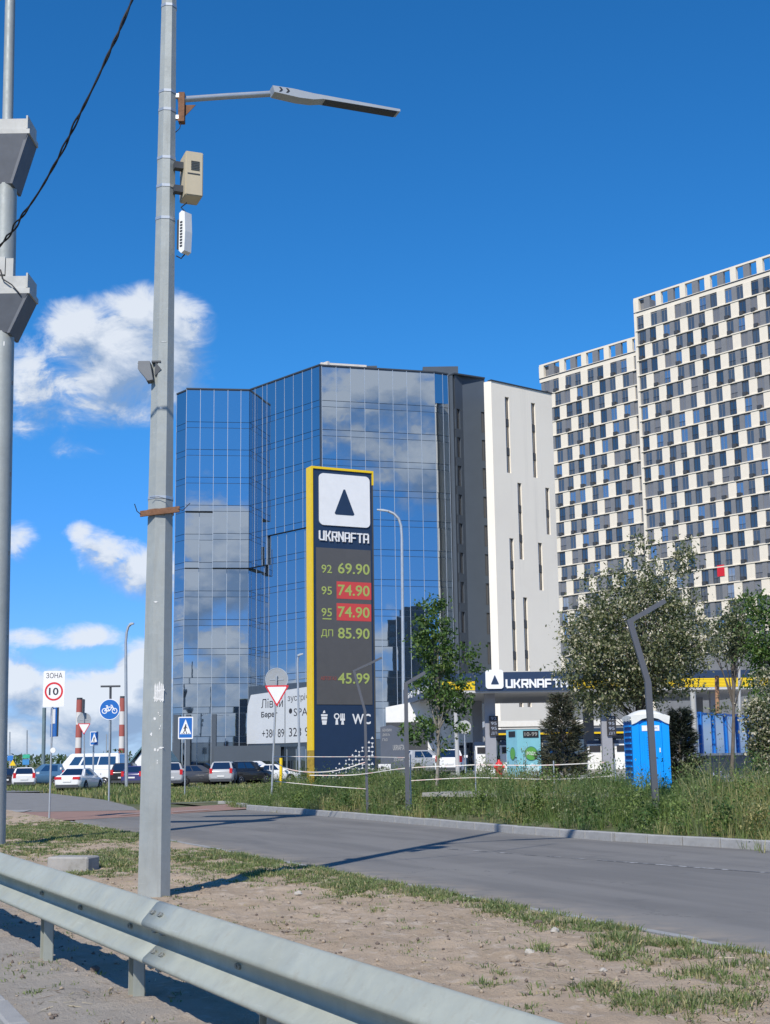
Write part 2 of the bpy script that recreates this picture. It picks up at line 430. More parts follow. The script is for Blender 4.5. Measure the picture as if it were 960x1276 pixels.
bs_ = np.concatenate([np.arange(.12, 3, .24), np.arange(3, 12.1, .6)]); sv_ = np.concatenate([np.arange(-75,-52,2.), np.arange(-52, 6, .7)])
b_ = MB(); b_.smooth = True
def bank_pt(s, b):
    p = ns(nk(s)+b, s); return (p.x, p.y, terr(p.x, p.y)+.03*mnoise.noise(Vector((p.x*.9, p.y*.9, 5))))
b_.add([bank_pt(float(s), float(b)) for s in sv_ for b in bs_], [(j*len(bs_)+i, j*len(bs_)+i+1, (j+1)*len(bs_)+i+1, (j+1)*len(bs_)+i) for j in range(len(sv_)-1) for i in range(len(bs_)-1)])
b_.f = [list(reversed(f)) for f in b_.f]
tag(b_.build('grass_bank', m_ground), kind='structure')
m_asph = mat('asphalt', (.172,.165,.155), .88, 0, .10, 1.1, .35, 160, (.195,.188,.175), (.46,.62), .22)
def road_mat():
    m = bpy.data.materials.new('street_asphalt'); m.use_nodes = True; t = NT(m.node_tree); b = t.n['Principled BSDF']
    v = t.new('ShaderNodeTexCoord').outputs['Object']
    a = t.vm('DOT_PRODUCT', v, tuple(SV), out=1); n = t.vm('DOT_PRODUCT', v, tuple(NV), out=1)
    cv = t.new('ShaderNodeCombineXYZ'); t.put(cv.inputs[0], t.m('MULTIPLY', a, .12)); t.put(cv.inputs[1], n)
    lanes = t.noise(cv.outputs[0], 1.1, 5, .55); big = t.noise(v, .35, 5, .6); fine_ = t.noise(v, 120, 3, .7)
    c = t.mix(t.mr(lanes, .38, .62), (.150,.145,.137), (.188,.181,.170))
    c = t.mix(t.m('MULTIPLY', t.mr(big, .48, .66), .6), c, (.205,.197,.182))
    c = t.mix(t.m('MULTIPLY', t.mr(t.noise(v, .8, 6, .65), .60, .70), .45), c, (.105,.102,.10))
    c = t.mix(t.m('MULTIPLY', t.mr(fine_, .5, .75), .35), c, (.25,.24,.225))
    vo = t.new('ShaderNodeTexVoronoi', feature='DISTANCE_TO_EDGE'); t.put(vo.inputs['Vector'], t.vm('ADD', v, t.vm('MULTIPLY', t.noise(v, 1.2, 6, .7, out=1), (1.4,1.4,0)))); vo.inputs['Scale'].default_value = .22
    ck = t.m('MULTIPLY', t.mr(vo.outputs['Distance'], .0, .0045, 1, 0), t.mr(big, .44, .56))
    c = t.mix(t.m('MULTIPLY', ck, .55), c, (.05,.05,.05))
    dust = t.m('MULTIPLY', t.mr(n, 9.4, 8.3, 0, 1), t.mr(t.noise(v, 2.2, 6, .65), .36, .62)); c = t.mix(t.m('MULTIPLY', dust, .6), c, (.33,.28,.22))
    t.put(b.inputs['Base Color'], c); b.inputs['Roughness'].default_value = .88; b.inputs['Specular IOR Level'].default_value = .3
    bn = t.new('ShaderNodeBump'); bn.inputs['Strength'].default_value = .3; bn.inputs['Distance'].default_value = .01
    t.put(bn.inputs['Height'], fine_); t.put(b.inputs['Normal'], bn.outputs[0]); return m
m_asph = road_mat()
m_asph2 = mat('old_asphalt', (.20,.195,.185), .9, 0, .12, 1.4, .35, 120)
m_red = MATS['sign_red']
m_redpave = mat('red_paving', (.27,.165,.13), .9, 0, .14, 2, .3, 60)
m_line = mat('worn_road_paint', (.42,.42,.41), .8, 0, .2, 8, 0, 40, (.13,.13,.132), (.42,.5), 5)
EDGE_N = 8.3
def sheet(name, pts, z, m, kind='structure'):
    mb = MB(); mb.add([Vector((p.x, p.y, z)) for p in pts], [tuple(range(len(pts)))]); o = mb.build(name, m); tag(o, kind=kind); return o
near_s = [-75,-60,-50,-43.3,-35,-25,-15,-6,2,12]
road_pts = [ns(EDGE_N, s) for s in near_s] + list(reversed(KERB)) + [G(172,1017), G(92,1021.5), G(-40,1026)]
road_pts = [ns(EDGE_N, s) for s in near_s if s > -44] + [KERB[-1]] + list(reversed(KERB[:-1])) + [G(172,1016.5), G(95,1021.5)]
sheet('road', road_pts, 0.0, m_asph)
sheet('side_road', [G(-90,987), G(60,988.5), G(130,997), G(166,1006), G(172,1010), G(40,1012), G(-90,1013)], 0.012, m_asph2)
sheet('red_footpath', [G(-90,1012), G(40,1012), G(172,1010), G(300,1001), G(308,1008), G(172,1017.5), G(92,1022), G(-90,1027)], 0.006, m_redpave)
sheet('path_kerb', [G(-90,1015), G(30,1012.5), G(40,1010), G(-90,1011)], .03, m_kerb)
mb = MB()
for (a, b) in (((196,1003.5),(300,998.5)), ((150,1016.5),(205,1013)), ((215,1013),(262,1010))):
    p, q = G(*a), G(*b); t = (q-p).normalized(); nn = Vector((-t.y, t.x, 0))*.11
    mb.add([p-nn+Z*.05, q-nn+Z*.05, q+nn+Z*.05, p+nn+Z*.05], [(0,1,2,3)])
tag(mb.build('path_edge_line', m_kerb), kind='structure')
mb = MB()   # worn lane line
L0, L1 = G(300,1012), G(960,1084)
seg = 26
for i in range(seg):
    if i % 2 and i < 12: continue
    pa, pb = G(560+(960-560)*i/seg, 1058+(1088-1058)*i/seg), G(560+(960-560)*(i+1)/seg, 1058+(1088-1058)*(i+1)/seg)
    nn = NV*.05; mb.add([pa-nn+Z*.005, pb-nn+Z*.005, pb+nn+Z*.005, pa+nn+Z*.005], [(0,1,2,3)])
tag(mb.build('road_marking', m_line), kind='structure')
m_pave = mat('forecourt_paving', (.30,.29,.27), .9, 0, .12, 1.2, .2, 60)
sheet('parking_lot', [Vector(p) for p in ((-75,90,0),(-75,146,0),(-6.5,146,0),(-6.5,96,0),(-16,88,0))], .012, mat('parking_asphalt', (.16,.16,.155), .9, 0, .12, .8))
sheet('forecourt', [Vector(p) for p in ((-1,60,0),(-1,146,0),(75,146,0),(75,46,0),(22,46,0))], .762, m_pave)
# pavement strip behind the weeds
fp = [Vector((1.0,41.8,0)), Vector((5.6,37.2,0)), Vector((11.5,31.2,0)), Vector((18,24.6,0))]
mb = MB(); w_ = Vector((.9,1.05,0)).normalized()
for a, b in zip(fp, fp[1:]):
    mb.add([a+Z*.775, b+Z*.775, b+w_*2.6+Z*.775, a+w_*2.6+Z*.775], [(0,1,2,3)])
    mb.add([a+Z*.775, a+Z*.66-w_*.02, b+Z*.66-w_*.02, b+Z*.775], [(0,1,2,3)])
tag(mb.build('pavement', m_pave), kind='structure')

# kerb stones of the far kerb, one by one
def along(poly, step):
    out = []; cur = 0.0
    for a, b in zip(poly, poly[1:]):
        L = (b-a).length
        while cur < L: out.append((a+(b-a)*(cur/L), (b-a).normalized())); cur += step
        cur -= L
    return out
kb = bpy.data.objects.new('far_kerb', None); C.objects.link(kb); kb.location = KERB[0]; tag(kb, kind='structure')
ms = MB(); ms.box(0, 0, .045, .985, .16, .27)
stone = ms.build('kerb_stone', m_kerb); me_stone = stone.data; bpy.data.objects.remove(stone)
bm = bmesh.new(); bm.from_mesh(me_stone); bmesh.ops.bevel(bm, geom=list(bm.edges), offset=.018, segments=1, affect='EDGES'); bm.to_mesh(me_stone); bm.free()
for p, t in along(KERB, 1.0):
    q = p+t*.5+Vector((-t.y, t.x, 0))*.08
    place(me_stone, 'kerb_stone', kb, Vector((q.x, q.y, rnd.uniform(-.006,.006)))-kb.location, (rnd.uniform(-.015,.015), rnd.uniform(-.006,.006), math.atan2(t.y, t.x)+rnd.uniform(-.008,.008)))
# rounded kerb end running back
for i, (px, py) in enumerate(((303,1005.5),(297,1002.5),(286,1001))):
    q = G(px, py); place(me_stone, 'kerb_stone', kb, Vector((q.x, q.y, -.03-.03*i))-kb.location, (0,0,R(120+25*i)))
ke = bpy.data.objects.new('near_edging', None); C.objects.link(ke); ke.location = ns(EDGE_N, -43); tag(ke, kind='structure')
ms = MB(); ms.box(0, 0, -.04, .99, .11, .14); me_edge = ms.build('edging_stone', m_kerb); t_ = me_edge; me_edge = t_.data; bpy.data.objects.remove(t_)
s = -43.5
while s < -4:
    q = ns(EDGE_N-.05, s+.5, rnd.uniform(-.006,.004)); place(me_edge, 'edging_stone', ke, q-ke.location, (rnd.uniform(-.03,.03), rnd.uniform(-.01,.01), math.atan2(SV.y, SV.x)+rnd.uniform(-.012,.012))); s += 1.0
# near road and its kerb (bottom left corner)
sheet('near_road', [ns(1.52, -90), ns(1.52, 8), ns(-12, 8), ns(-12, -90)], -.16+.12, m_asph2).location.z = -.10
kn = bpy.data.objects.new('near_kerb', None); C.objects.link(kn); kn.location = ns(1.6,-10); tag(kn, kind='structure')
s = -30
while s < -5:
    q = ns(1.58, s+.5, .0+rnd.uniform(-.008,.008)); o = place(me_stone, 'kerb_stone', kn, q-kn.location-Z*.12, (rnd.uniform(-.02,.02), 0, math.atan2(SV.y, SV.x)+rnd.uniform(-.01,.01))); s += 1.0

# dusty verge between the crash barrier and the road
def verge_z(n, s):
    p = Vector((n, s, 0))
    e = min(1, max(0, (n-1.62)/.5))*min(1, max(0, (EDGE_N-.06-n)/.7))
    v = mnoise.noise(p*.45)*.05 + mnoise.noise(p*1.7+Vector((3,1,0)))*.034 + (abs(mnoise.noise(p*4.2+Vector((7,2,1))))-.2)*.05 + mnoise.noise(p*11)*.012 + mnoise.noise(p*21)*.006
    return .022 + e*(v+.03)
def verge_mat():
    m = bpy.data.materials.new('dry_soil'); m.use_nodes = True; t = NT(m.node_tree); b = t.n['Principled BSDF']
    v = t.new('ShaderNodeTexCoord').outputs['Object']
    big = t.noise(v, .9, 6, .62); mid = t.noise(v, 5, 8, .68); fine_ = t.noise(v, 38, 6, .7)
    c = t.mix(t.mr(big, .36, .64), (.45,.355,.26), (.36,.28,.20))
    c = t.mix(t.mr(mid, .52, .68), c, (.49,.41,.325))
    c = t.mix(t.m('MULTIPLY', t.mr(fine_, .55, .72), .55), c, (.21,.165,.12))
    sp = t.new('ShaderNodeTexVoronoi'); t.put(sp.inputs['Vector'], v); sp.inputs['Scale'].default_value = 26
    c = t.mix(t.m('MULTIPLY', t.mr(sp.outputs['Distance'], .16, .06), .5), c, (.46,.40,.33))
    nn = t.vm('DOT_PRODUCT', v, tuple(NV), out=1)
    c = t.mix(t.m('MULTIPLY', t.mr(t.m('ADD', nn, t.m('MULTIPLY', t.m('SUBTRACT', big, .5), 1.6)), 2.0, 3.3, 1, 0), .8), c, (.30,.285,.26))
    t.put(b.inputs['Base Color'], c); b.inputs['Roughness'].default_value = .95; b.inputs['Specular IOR Level'].default_value = .2
    bn = t.new('ShaderNodeBump'); bn.inputs['Strength'].default_value = 1.0; bn.inputs['Distance'].default_value = .04
    t.put(bn.inputs['Height'], t.m('ADD', mid, t.m('MULTIPLY', fine_, .5))); t.put(b.inputs['Normal'], bn.outputs[0])
    MATS['dry_soil'] = m; return m
m_soil = verge_mat()
nn_ = np.arange(1.64, EDGE_N-.08, .07); ss_ = np.concatenate([np.arange(-75, -36, .5), np.arange(-36, -24, .14), np.arange(-24, -4, .075)])
V = np.array([list(ns(n, s, verge_z(n, s))) for s in ss_ for n in nn_]); a = len(nn_)
F = np.array([(j*a+i, (j+1)*a+i, (j+1)*a+i+1, j*a+i+1) for j in range(len(ss_)-1) for i in range(a-1)])
tag(np_mesh('verge_ground', V, F[:, ::-1], [m_soil], smooth=True), kind='structure')

# ------------------------------------------------------------------ stones on the verge
def rock_mesh(seed, m):
    rr = random.Random(seed); bm = bmesh.new(); bmesh.ops.create_icosphere(bm, subdivisions=2, radius=1)
    for v in bm.verts:
        k = 1+.38*mnoise.noise(v.co*1.6+Vector((seed*3.1,0,0)))+.1*rr.uniform(-1,1); v.co = Vector((v.co.x*k*1.25, v.co.y*k, v.co.z*k*.7))
    me = bpy.data.meshes.new('stone'); bm.to_mesh(me); bm.free(); me.materials.append(m); return me
m_rock = mat('stone_tan', (.33,.27,.205), .9, 0, .2, 9, .5, 30); m_rockd = mat('stone_dark', (.14,.11,.09), .9, 0, .2, 9, .5, 30); m_rockw = mat('stone_pale', (.44,.41,.36), .9, 0, .15, 9, .4, 30)
ROCKS = [(540,1140,12,0,'tan fist sized stone alone near the grassy dirt edge'),(692,1164,13,2,'pale stone, largest of the loose heap in the dirt'),(671,1152,11,1,'dark clod just above the pale stone on the dirt'),
 (703,1180,10,0,'tan stone between the pale stone and the dark clod below it'),(687,1203,9,1,'small dark clod below the little weed tuft on bare dirt'),(660,1192,12,2,'pale flat stone beside the little weed tuft'),(642,1197,12,0,'tan clod lying west of the pale flat stone'),
 (625,1178,12,0,'slanting tan clod on bare soil by the weed tuft'),(650,1246,13,0,'tan clod near the crash barrier in bare soil'),(752,1213,9,2,'small pale stone on dirt below the dense tuft'),(372,1248-130,10,2,'pale stone beside the lamp pole shadow on the verge'),
 (430,1128,9,0,'tan stone in bare soil beyond the lamp pole shadow'),(735,1227,9,0,'tan stone at the end of the grass strip'),(560,1270,10,0,'clod close to the top edge of the crash barrier'),(118,1219-5,13,1,'dark clod on the shoulder under the crash barrier'),(214,1250,10,0,'tan clod beside the crash barrier post foot')]
rm = [[rock_mesh(k*5+j, m) for j in range(2)] for k, m in enumerate((m_rock, m_rockd, m_rockw))]
for i, (px, py, wpx, k, lab) in enumerate(ROCKS):
    p = G(px, py, .04); r = wpx/2/FPX*p.y/1.15
    n, s = p.dot(NV), p.dot(SV)
    o = place(rm[k][i%2], 'stone', None, (p.x, p.y, verge_z(n, s)+r*.35), (0,0,rnd.uniform(0,6)), (r,r,r)); tag(o, lab, 'stone', 'loose stones on the verge')
# small rubble: too many to count
VV = []; FF = []
base = np.array([(1,0,0),(-1,0,0),(0,1,0),(0,-1,0),(0,0,.8),(0,0,-.8)]); bf = np.array([(0,2,4),(2,1,4),(1,3,4),(3,0,4),(2,0,5),(1,2,5),(3,1,5),(0,3,5)])
for i in range(11000):
    n = nr.uniform(1.7, 8.0); s = -5-nr.random()**1.6*33
    if mnoise.noise(Vector((n*.5, s*.5, 3))) < -.1 and nr.random() < .7: continue
    r = .004+.026*nr.random()**6
    c = ns(n, s, verge_z(n, s)+r*.3); a_ = nr.uniform(0, 6.3); q = np.array([[math.cos(a_),-math.sin(a_),0],[math.sin(a_),math.cos(a_),0],[0,0,1]])
    pts = (base*nr.uniform(.6,1.3,(6,1)))@q.T*r+np.array(c); FF.append(bf+6*len(VV)); VV.append(pts)
tag(np_mesh('rubble', np.concatenate(VV), np.concatenate(FF), [m_rock, m_rockw, m_rockd], np.repeat(nr.choice([0]*9+[2]*5, len(FF)), 8)), 'pea to walnut sized clods and pebbles strewn over the bare verge', None, None, 'stuff')

# ------------------------------------------------------------------ grasses
m_g = [leaf_mat('grass_green', (.17,.23,.07)), leaf_mat('grass_dark', (.08,.14,.042)), leaf_mat('grass_straw', (.36,.33,.15)), leaf_mat('grass_grey', (.20,.225,.11))]
def blades(cent, hgt, wid, per, spread, lean=.45, pal=(.5,.3,.1,.1), kind=None):
    """cent (k,3) tuft centres, hgt (k,) heights -> V, F, mat index"""
    k = len(cent); N = k*per
    c = np.repeat(cent, per, 0); h = np.repeat(hgt, per)*nr.uniform(.45,1.15,N); wd = np.repeat(wid, per)*nr.uniform(.7,1.3,N); sp = np.repeat(spread, per)
    th = nr.uniform(0, 2*np.pi, N); rad = np.sqrt(nr.random(N))*sp
    b = c+np.stack([np.cos(th)*rad, np.sin(th)*rad, np.zeros(N)], 1)
    lt = th+nr.normal(0, .7, N); la = np.abs(nr.normal(0, lean, N))
    d = np.stack([np.cos(lt), np.sin(lt), np.zeros(N)], 1)
    ft = nr.uniform(0, 2*np.pi, N); sd_ = np.stack([np.cos(ft), np.sin(ft), np.zeros(N)], 1)
    up = np.array([0,0,1.])
    m1 = b+d*(h*la*.35)[:,None]+up*(h*.58)[:,None]
    tip = b+d*(h*la*1.1)[:,None]+up*(h*np.sqrt(np.clip(1-la*la*.45,.2,1)))[:,None]
    w1 = sd_*(wd*.5)[:,None]
    V = np.stack([b-w1, b+w1, m1+w1*.8, m1-w1*.8, tip], 1).reshape(-1,3)
    i = np.arange(N)*5
    F = np.concatenate([np.stack([i,i+1,i+2],1), np.stack([i,i+2,i+3],1), np.stack([i+3,i+2,i+4],1)])
    mi = np.tile(np.repeat(nr.choice(len(pal), k, p=pal) if kind is None else kind, per), 3)
    return V, F, mi
def npproj(p):
    q = p-np.array(CAM); w_ = q@np.array(f_); return 480+FPX*(q@np.array(r_))/w_, 638-FPX*(q@np.array(u_))/w_
def fnoise(a, b, sc, o=0): return np.array([mnoise.noise(Vector((x*sc+o, y*sc, 1.3))) for x, y in zip(a, b)])
# patches on the near verge, centres found on the photograph, laid out in street coordinates
PATCH = [(90,1040,150,14,1.0),(40,1058,60,10,.6),(150,1078,90,20,.9),(290,1072,110,16,1.0),(350,1092,80,12,.9),(455,1108,70,13,1.0),(540,1112,60,8,.7),(250,1095,40,10,.5),
 (765,1182,34,14,1.5),(885,1202,95,22,1.2),(820,1205,40,16,.9),(720,1240,60,10,1.1),(800,1252,60,10,.9),(880,1255,100,20,1.0),(600,1222,34,13,1.0),(510,1153,16,5,1.2),(608,1134,18,6,1.0),(673,1184,9,7,1.6),(640,1262,50,8,.5),(940,1225,40,20,.6),(470,1135,14,5,.5),(560,1128,20,5,.6)]
N = 95000
n = nr.uniform(1.75, EDGE_N-.12, N); s = nr.uniform(-50, -5.5, N)
xy = np.outer(n, [.916,.4])+np.outer(s, [.4,-.916]); p3 = np.concatenate([xy, np.full((N,1), .05)], 1)
px, py = npproj(p3)
dn = np.zeros(N)
for (cx, cy, rx, ry, wt) in PATCH: dn = np.maximum(dn, wt*np.exp(-1.1*(((px-cx)/rx)**2+((py-cy)/ry)**2)**1.5))
dn = np.maximum(dn, .95*np.clip((n-7.1)/.6, 0, 1)*(px > 380))
dn = np.maximum(dn, .15)
keep0 = (px > -60) & (px < 1020) & (py < 1290)
n, s, dn, px, py = n[keep0], s[keep0], dn[keep0], px[keep0], py[keep0]
fn = fnoise(n, s, 2.3)*.5+fnoise(n, s, 6, 5)*.35
sel = (dn*np.clip(.62+2.3*fn, 0, 2) > nr.uniform(.12, 1.0, len(n)))
n, s, dn = n[sel], s[sel], dn[sel]
cent = np.array([list(ns(a, b, verge_z(a, b)-.004)) for a, b in zip(n, s)])
dist = np.hypot(cent[:,0], cent[:,1])
m_gv = [leaf_mat('turf_green', (.20,.245,.095)), leaf_mat('turf_dark', (.115,.165,.06)), leaf_mat('turf_straw', (.38,.33,.18)), leaf_mat('turf_grey', (.24,.25,.14))]
h = (.025+.036*dn)*nr.uniform(.5,1.6,len(n)); h[dn > 1.1] *= 1.35
V, F, mi = blades(cent, h, .006+.00035*dist, 9, .05+.07*nr.random(len(n)), .95, (.42,.26,.14,.18))
tag(np_mesh('verge_grass', V, F, m_gv, mi), 'short patchy grass on the dusty verge', None, None, 'stuff')
q_ = np.repeat(cent[::2], 5, 0); q_ = q_+np.stack([nr.normal(0,.05,len(q_)), nr.normal(0,.05,len(q_)), .008+.03*nr.random(len(q_))], 1)
def _late_leaves():
    V, F = leaf_quads(q_, nr.uniform(.018,.05,len(q_)), .35); tag(np_mesh('verge_weed_leaves', V, F, m_gv, np.tile(nr.choice(4,len(q_),p=[.45,.35,.05,.15]),2)), 'low flat weed leaves in the verge grass', None, None, 'stuff')
# weeds behind the far kerb
N = 15000
s = nr.uniform(-58, -13, N); b = .12+nr.random(N)**.8*9.0
kk = np.array([nk(v) for v in s]); nn2 = b+kk+.12
x = .916*nn2+.4*s; y = .4*nn2-.916*s
px, py = npproj(np.stack([x, y, np.full(N, .4)], 1))
fn = fnoise(x, y, .55)+.5*fnoise(x, y, 1.8, 4)
left = np.clip((px-285)/55, 0, 1)
inpav = np.zeros(N, bool)
ok = (px > 285) & (px < 1040) & (nr.random(N) < (.42+.5*fn+.25*(1-np.clip(b/3,0,1))+.12)*np.where(px > 560, .78, 1.0))
x, y, b, fn, px, left = x[ok], y[ok], b[ok], fn[ok], px[ok], left[ok]
z = np.array([terr(q, r) for q, r in zip(x, y)])-.02
h = (.22+.34*np.clip(b/2.0, 0, 1))*(1+.25*np.clip((px-560)/300,0,1))*(.55+.45*left)*nr.uniform(.6,1.35,len(x))*(1+.75*np.clip(fn,-.5,.6)); h = np.where(b > 5.6, h*.6, h); h = h*np.where((px > 335) & (px < 500), 1.12, 1.0)*np.where((px > 775) & (px < 850), .72, 1.0)
low = (b > 5.0) & (b < 8.2) & (px > 500); h = np.where(low, np.minimum(h, .12), h)
pn = fnoise(x, y, .38, 9)+.35*nr.normal(size=len(x))*.6; kd = np.where(pn > .22, nr.choice([0,2,2,3], len(x)), np.where(pn > -.12, nr.choice([0,0,3,1], len(x)), nr.choice([1,1,0,3], len(x))))
h = h*np.where(pn > .3, 1.2, 1.0)
V, F, mi = blades(np.stack([x,y,z],1), h, .012+.0*h, 15, .05+.12*nr.random(len(x)), .5, (.38,.22,.16,.24), kd)
tag(np_mesh('weeds', V, F, m_g, mi), 'tall rough grass and weeds on the bank behind the kerb', None, None, 'stuff')
print('weeds', len(F))
q_ = [G(945+nr.normal()*14, 1036+nr.normal()*5, .15) for _ in range(150)]+[G(350+nr.normal()*6, 1006+nr.normal()*1.5, .1) for _ in range(25)]
V, F, mi = blades(np.array([[p.x, p.y+.15, terr(p.x, p.y+.15)] for p in q_]), nr.uniform(.2,.5,len(q_)), np.full(len(q_),.012), 16, np.full(len(q_),.12), .7, (.1,0,.8,.1))
tag(np_mesh('dry_grass', V, F, m_g, mi), 'pale dry grass at the kerb among the green weeds', None, None, 'stuff')
# broad-leaved weeds among them
def leaf_quads(c, size, tilt=.9, fold=.25):
    N = len(c); a = nr.uniform(0, 2*np.pi, N); e = nr.normal(.15, tilt, N)
    d = np.stack([np.cos(a)*np.cos(e), np.sin(a)*np.cos(e), np.sin(e)], 1)
    up = nr.normal(0, .5, (N,3))+np.array([0,0,1.]); sdv = np.cross(d, up); sdv /= np.linalg.norm(sdv,axis=1)[:,None]+1e-6
    nv = np.cross(sdv, d); L = size[:,None]
    V = np.stack([c-d*L*.5, c+sdv*L*.3+nv*L*fold*.3, c+d*L*.55, c-sdv*L*.3+nv*L*fold*.3], 1).reshape(-1,3)
    i = np.arange(N)*4
    F = np.concatenate([np.stack([i,i+1,i+2],1), np.stack([i,i+2,i+3],1)])
    return V, F
idx = nr.choice(len(x), 2600, replace=False); cs = []; sz = []
for i in idx:
    hh = h[i]*nr.uniform(.7,1.45); k = 26
    tz = nr.random(k)**.7
    cs.append(np.stack([x[i]+nr.normal(0,.13,k)*(1-.4*tz)*(.6+hh), y[i]+nr.normal(0,.10,k)*(1-.4*tz)*(.6+hh), z[i]+.03+tz*hh], 1)); sz.append(nr.uniform(.035,.085,k)*(1 if left[i] > .5 else .7))
kk_ = [np.repeat(nr.choice([0,1,3], len(idx), p=[.42,.42,.16]), 26)]
for px_, by_, hgt, wid, kd_ in ((372,1009,.55,.4,0),(430,1013,.6,.5,1),(500,1017,.7,.4,3),(545,1021,.55,.5,1),(600,1024,.8,.5,0),(650,1029,.6,.6,1),(672,1028,.9,.4,0),(720,1033,.7,.6,3),(742,1036,.75,.4,1),(790,1037,.9,.6,0),(815,1041,.6,.5,1),(850,1043,.8,.6,0),(908,1047,.75,.45,1),(935,1040,.95,.6,0),(955,1048,.6,.5,2),(880,1038,.7,.5,3),(690,1020,1.0,.5,0),(760,1018,1.0,.5,0),(870,1015,1.1,.6,3),(950,1020,1.2,.6,1),(610,1008,.9,.5,3),(460,1003,.8,.5,0),(395,1000,.8,.4,1),(340,1000,.5,.4,0)):
    c0 = G(px_, by_, .1); k_ = 230; zz0 = terr(c0.x, c0.y); tz = nr.random(k_)**.7
    cs.append(np.stack([c0.x+nr.normal(0,wid*.42,k_)*(1-.5*tz), c0.y+.25+nr.normal(0,wid*.35,k_)*(1-.5*tz), zz0+.03+tz*hgt*nr.uniform(.7,1,k_)], 1)); sz.append(nr.uniform(.045,.11,k_)); kk_.append(np.full(k_, kd_))
cs = np.concatenate(cs); sz = np.concatenate(sz); V, F = leaf_quads(cs, sz)
mi = np.tile(np.concatenate(kk_), 2)
tag(np_mesh('weed_leaves', V, F, m_g, mi), 'broad leaved weeds mixed into the tall grass of the bank', None, None, 'stuff')
_late_leaves()
# dry stems and straw lying about on the bare soil
N = 9000; n_l = nr.uniform(1.8, 8.1, N); s_l = -5-nr.random(N)**1.5*36; gl_ = fnoise(n_l, s_l, .9, 21)
ok = gl_ > nr.uniform(-.35, .25, N); n_l, s_l = n_l[ok], s_l[ok]; k_ = len(n_l)
c_l = np.array([list(ns(a, b, verge_z(a, b)+.006)) for a, b in zip(n_l, s_l)]); th = nr.uniform(0, 6.3, k_); L = nr.uniform(.015,.075,k_)
d_l = np.stack([np.cos(th), np.sin(th), nr.normal(0,.12,k_)], 1)*L[:,None]; e_l = np.stack([-np.sin(th), np.cos(th), nr.normal(0,.3,k_)], 1)*nr.uniform(.0018,.006,k_)[:,None]
V = np.stack([c_l-d_l-e_l, c_l+d_l-e_l*.5, c_l+d_l+e_l*.5, c_l-d_l+e_l], 1).reshape(-1,3); i_ = np.arange(k_)*4
tag(np_mesh('dry_straw', V, np.stack([i_,i_+1,i_+2,i_+3],1), [m_g[2], leaf_mat('straw_brown', (.16,.115,.07), .1), leaf_mat('straw_pale', (.46,.40,.28), .15)], nr.choice(3,k_,p=[.3,.45,.25])), 'dry stems and straw scattered on the bare soil', None, None, 'stuff')
# meadow strips by the parking and the side road
N = 9000
px = nr.uniform(-20, 420, N); py = nr.uniform(974, 1003, N)
lim = np.interp(px, [-20,60,130,170,172,200,300,420], [985,987,994,1001,999,999.5,998,1004]); top = np.interp(px, [-20,140,200,420], [968,972,975,976])
ok = (py < lim) & (py > top); px, py = px[ok], py[ok]
c = np.array([list(G(a, b, 0)) for a, b in zip(px, py)]); c[:,2] = [terr(q[0], q[1])-.01 for q in c]
fn = fnoise(c[:,0], c[:,1], .3)
h = (.22+.25*np.clip(fn+.2,0,1))*nr.uniform(.6,1.4,len(c))*np.where(px > 190, .55, 1.1)
V, F, mi = blades(c, h, np.full(len(c), .05), 9, np.full(len(c), .35), .5, (.34,.16,.28,.22))
tag(np_mesh('meadow_grass', V, F, m_g, mi), 'unmown grass between the side road and the parked cars', None, None, 'stuff')

# ------------------------------------------------------------------ concrete block behind the barrier
blk = MB(); q = G(88,1088); q2 = G(62,1079)
d_ = (P(116,1085,q.y)-P(60,1085,q.y)).length
blk.box(0,0,.06,d_,.45,.36,0)
o = blk.build('concrete_block', m_concrete); o.location = (q.x, q.y+.2, .02); o.rotation_euler = (0,0,R(-14))
bm = bmesh.new(); bm.from_mesh(o.data); bmesh.ops.bevel(bm, geom=list(bm.edges), offset=.025, segments=1, affect='EDGES'); bm.to_mesh(o.data); bm.free()
tag(o, 'weathered concrete block lying behind the crash barrier by the grey pole', 'concrete block')
# ================================================================== CRASH BARRIER
B1, B2 = G(52,1200), G(170,1255)
gu = (B2-B1).normalized(); gt_ = Vector((gu.y, -gu.x, 0))            # along; towards the traffic
if gt_.dot(Vector((0,-1,0))) < 0: gt_ = -gt_
gr = thing('crash_barrier', B2, 'weathered galvanised double wave crash barrier on steel posts beside the verge', 'crash barrier')
PROF = [(-.02,-.006),(.0,0),(.025,-.008),(.128,-.122),(.136,-.145),(.128,-.162),(.10,-.175),(.02,-.20),(.004,-.215),(.0,-.275),(.012,-.292),(.118,-.378),(.126,-.397),(.118,-.414),(.05,-.444),(.02,-.455)]
def ztop(k): return .828 - .0187*k                                # k metres from the second post towards the camera
def beam(k0, k1, lift):
    mb = MB(); mb.smooth = True; nst = max(2, int((k1-k0)/.5)); Vv = []
    for i in range(nst+1):
        k = k0+(k1-k0)*i/nst
        for o_, z_ in PROF: Vv.append(B2+gu*k+gt_*(.05+o_+lift)+Z*(ztop(k)+z_+lift*.5))
    a = len(PROF); Ff = [(i*a+j, i*a+j+1, (i+1)*a+j+1, (i+1)*a+j) for i in range(nst) for j in range(a-1)]
    mb.add(Vv, Ff); o = mb.build('rail_beam', m_galv, gr)
    sm = o.modifiers.new('thick', 'SOLIDIFY'); sm.thickness = .004; sm.offset = 0
    return o
kj = .80
beam(-9.0, kj+.16, 0); beam(kj-.16, 7.5, .0035)
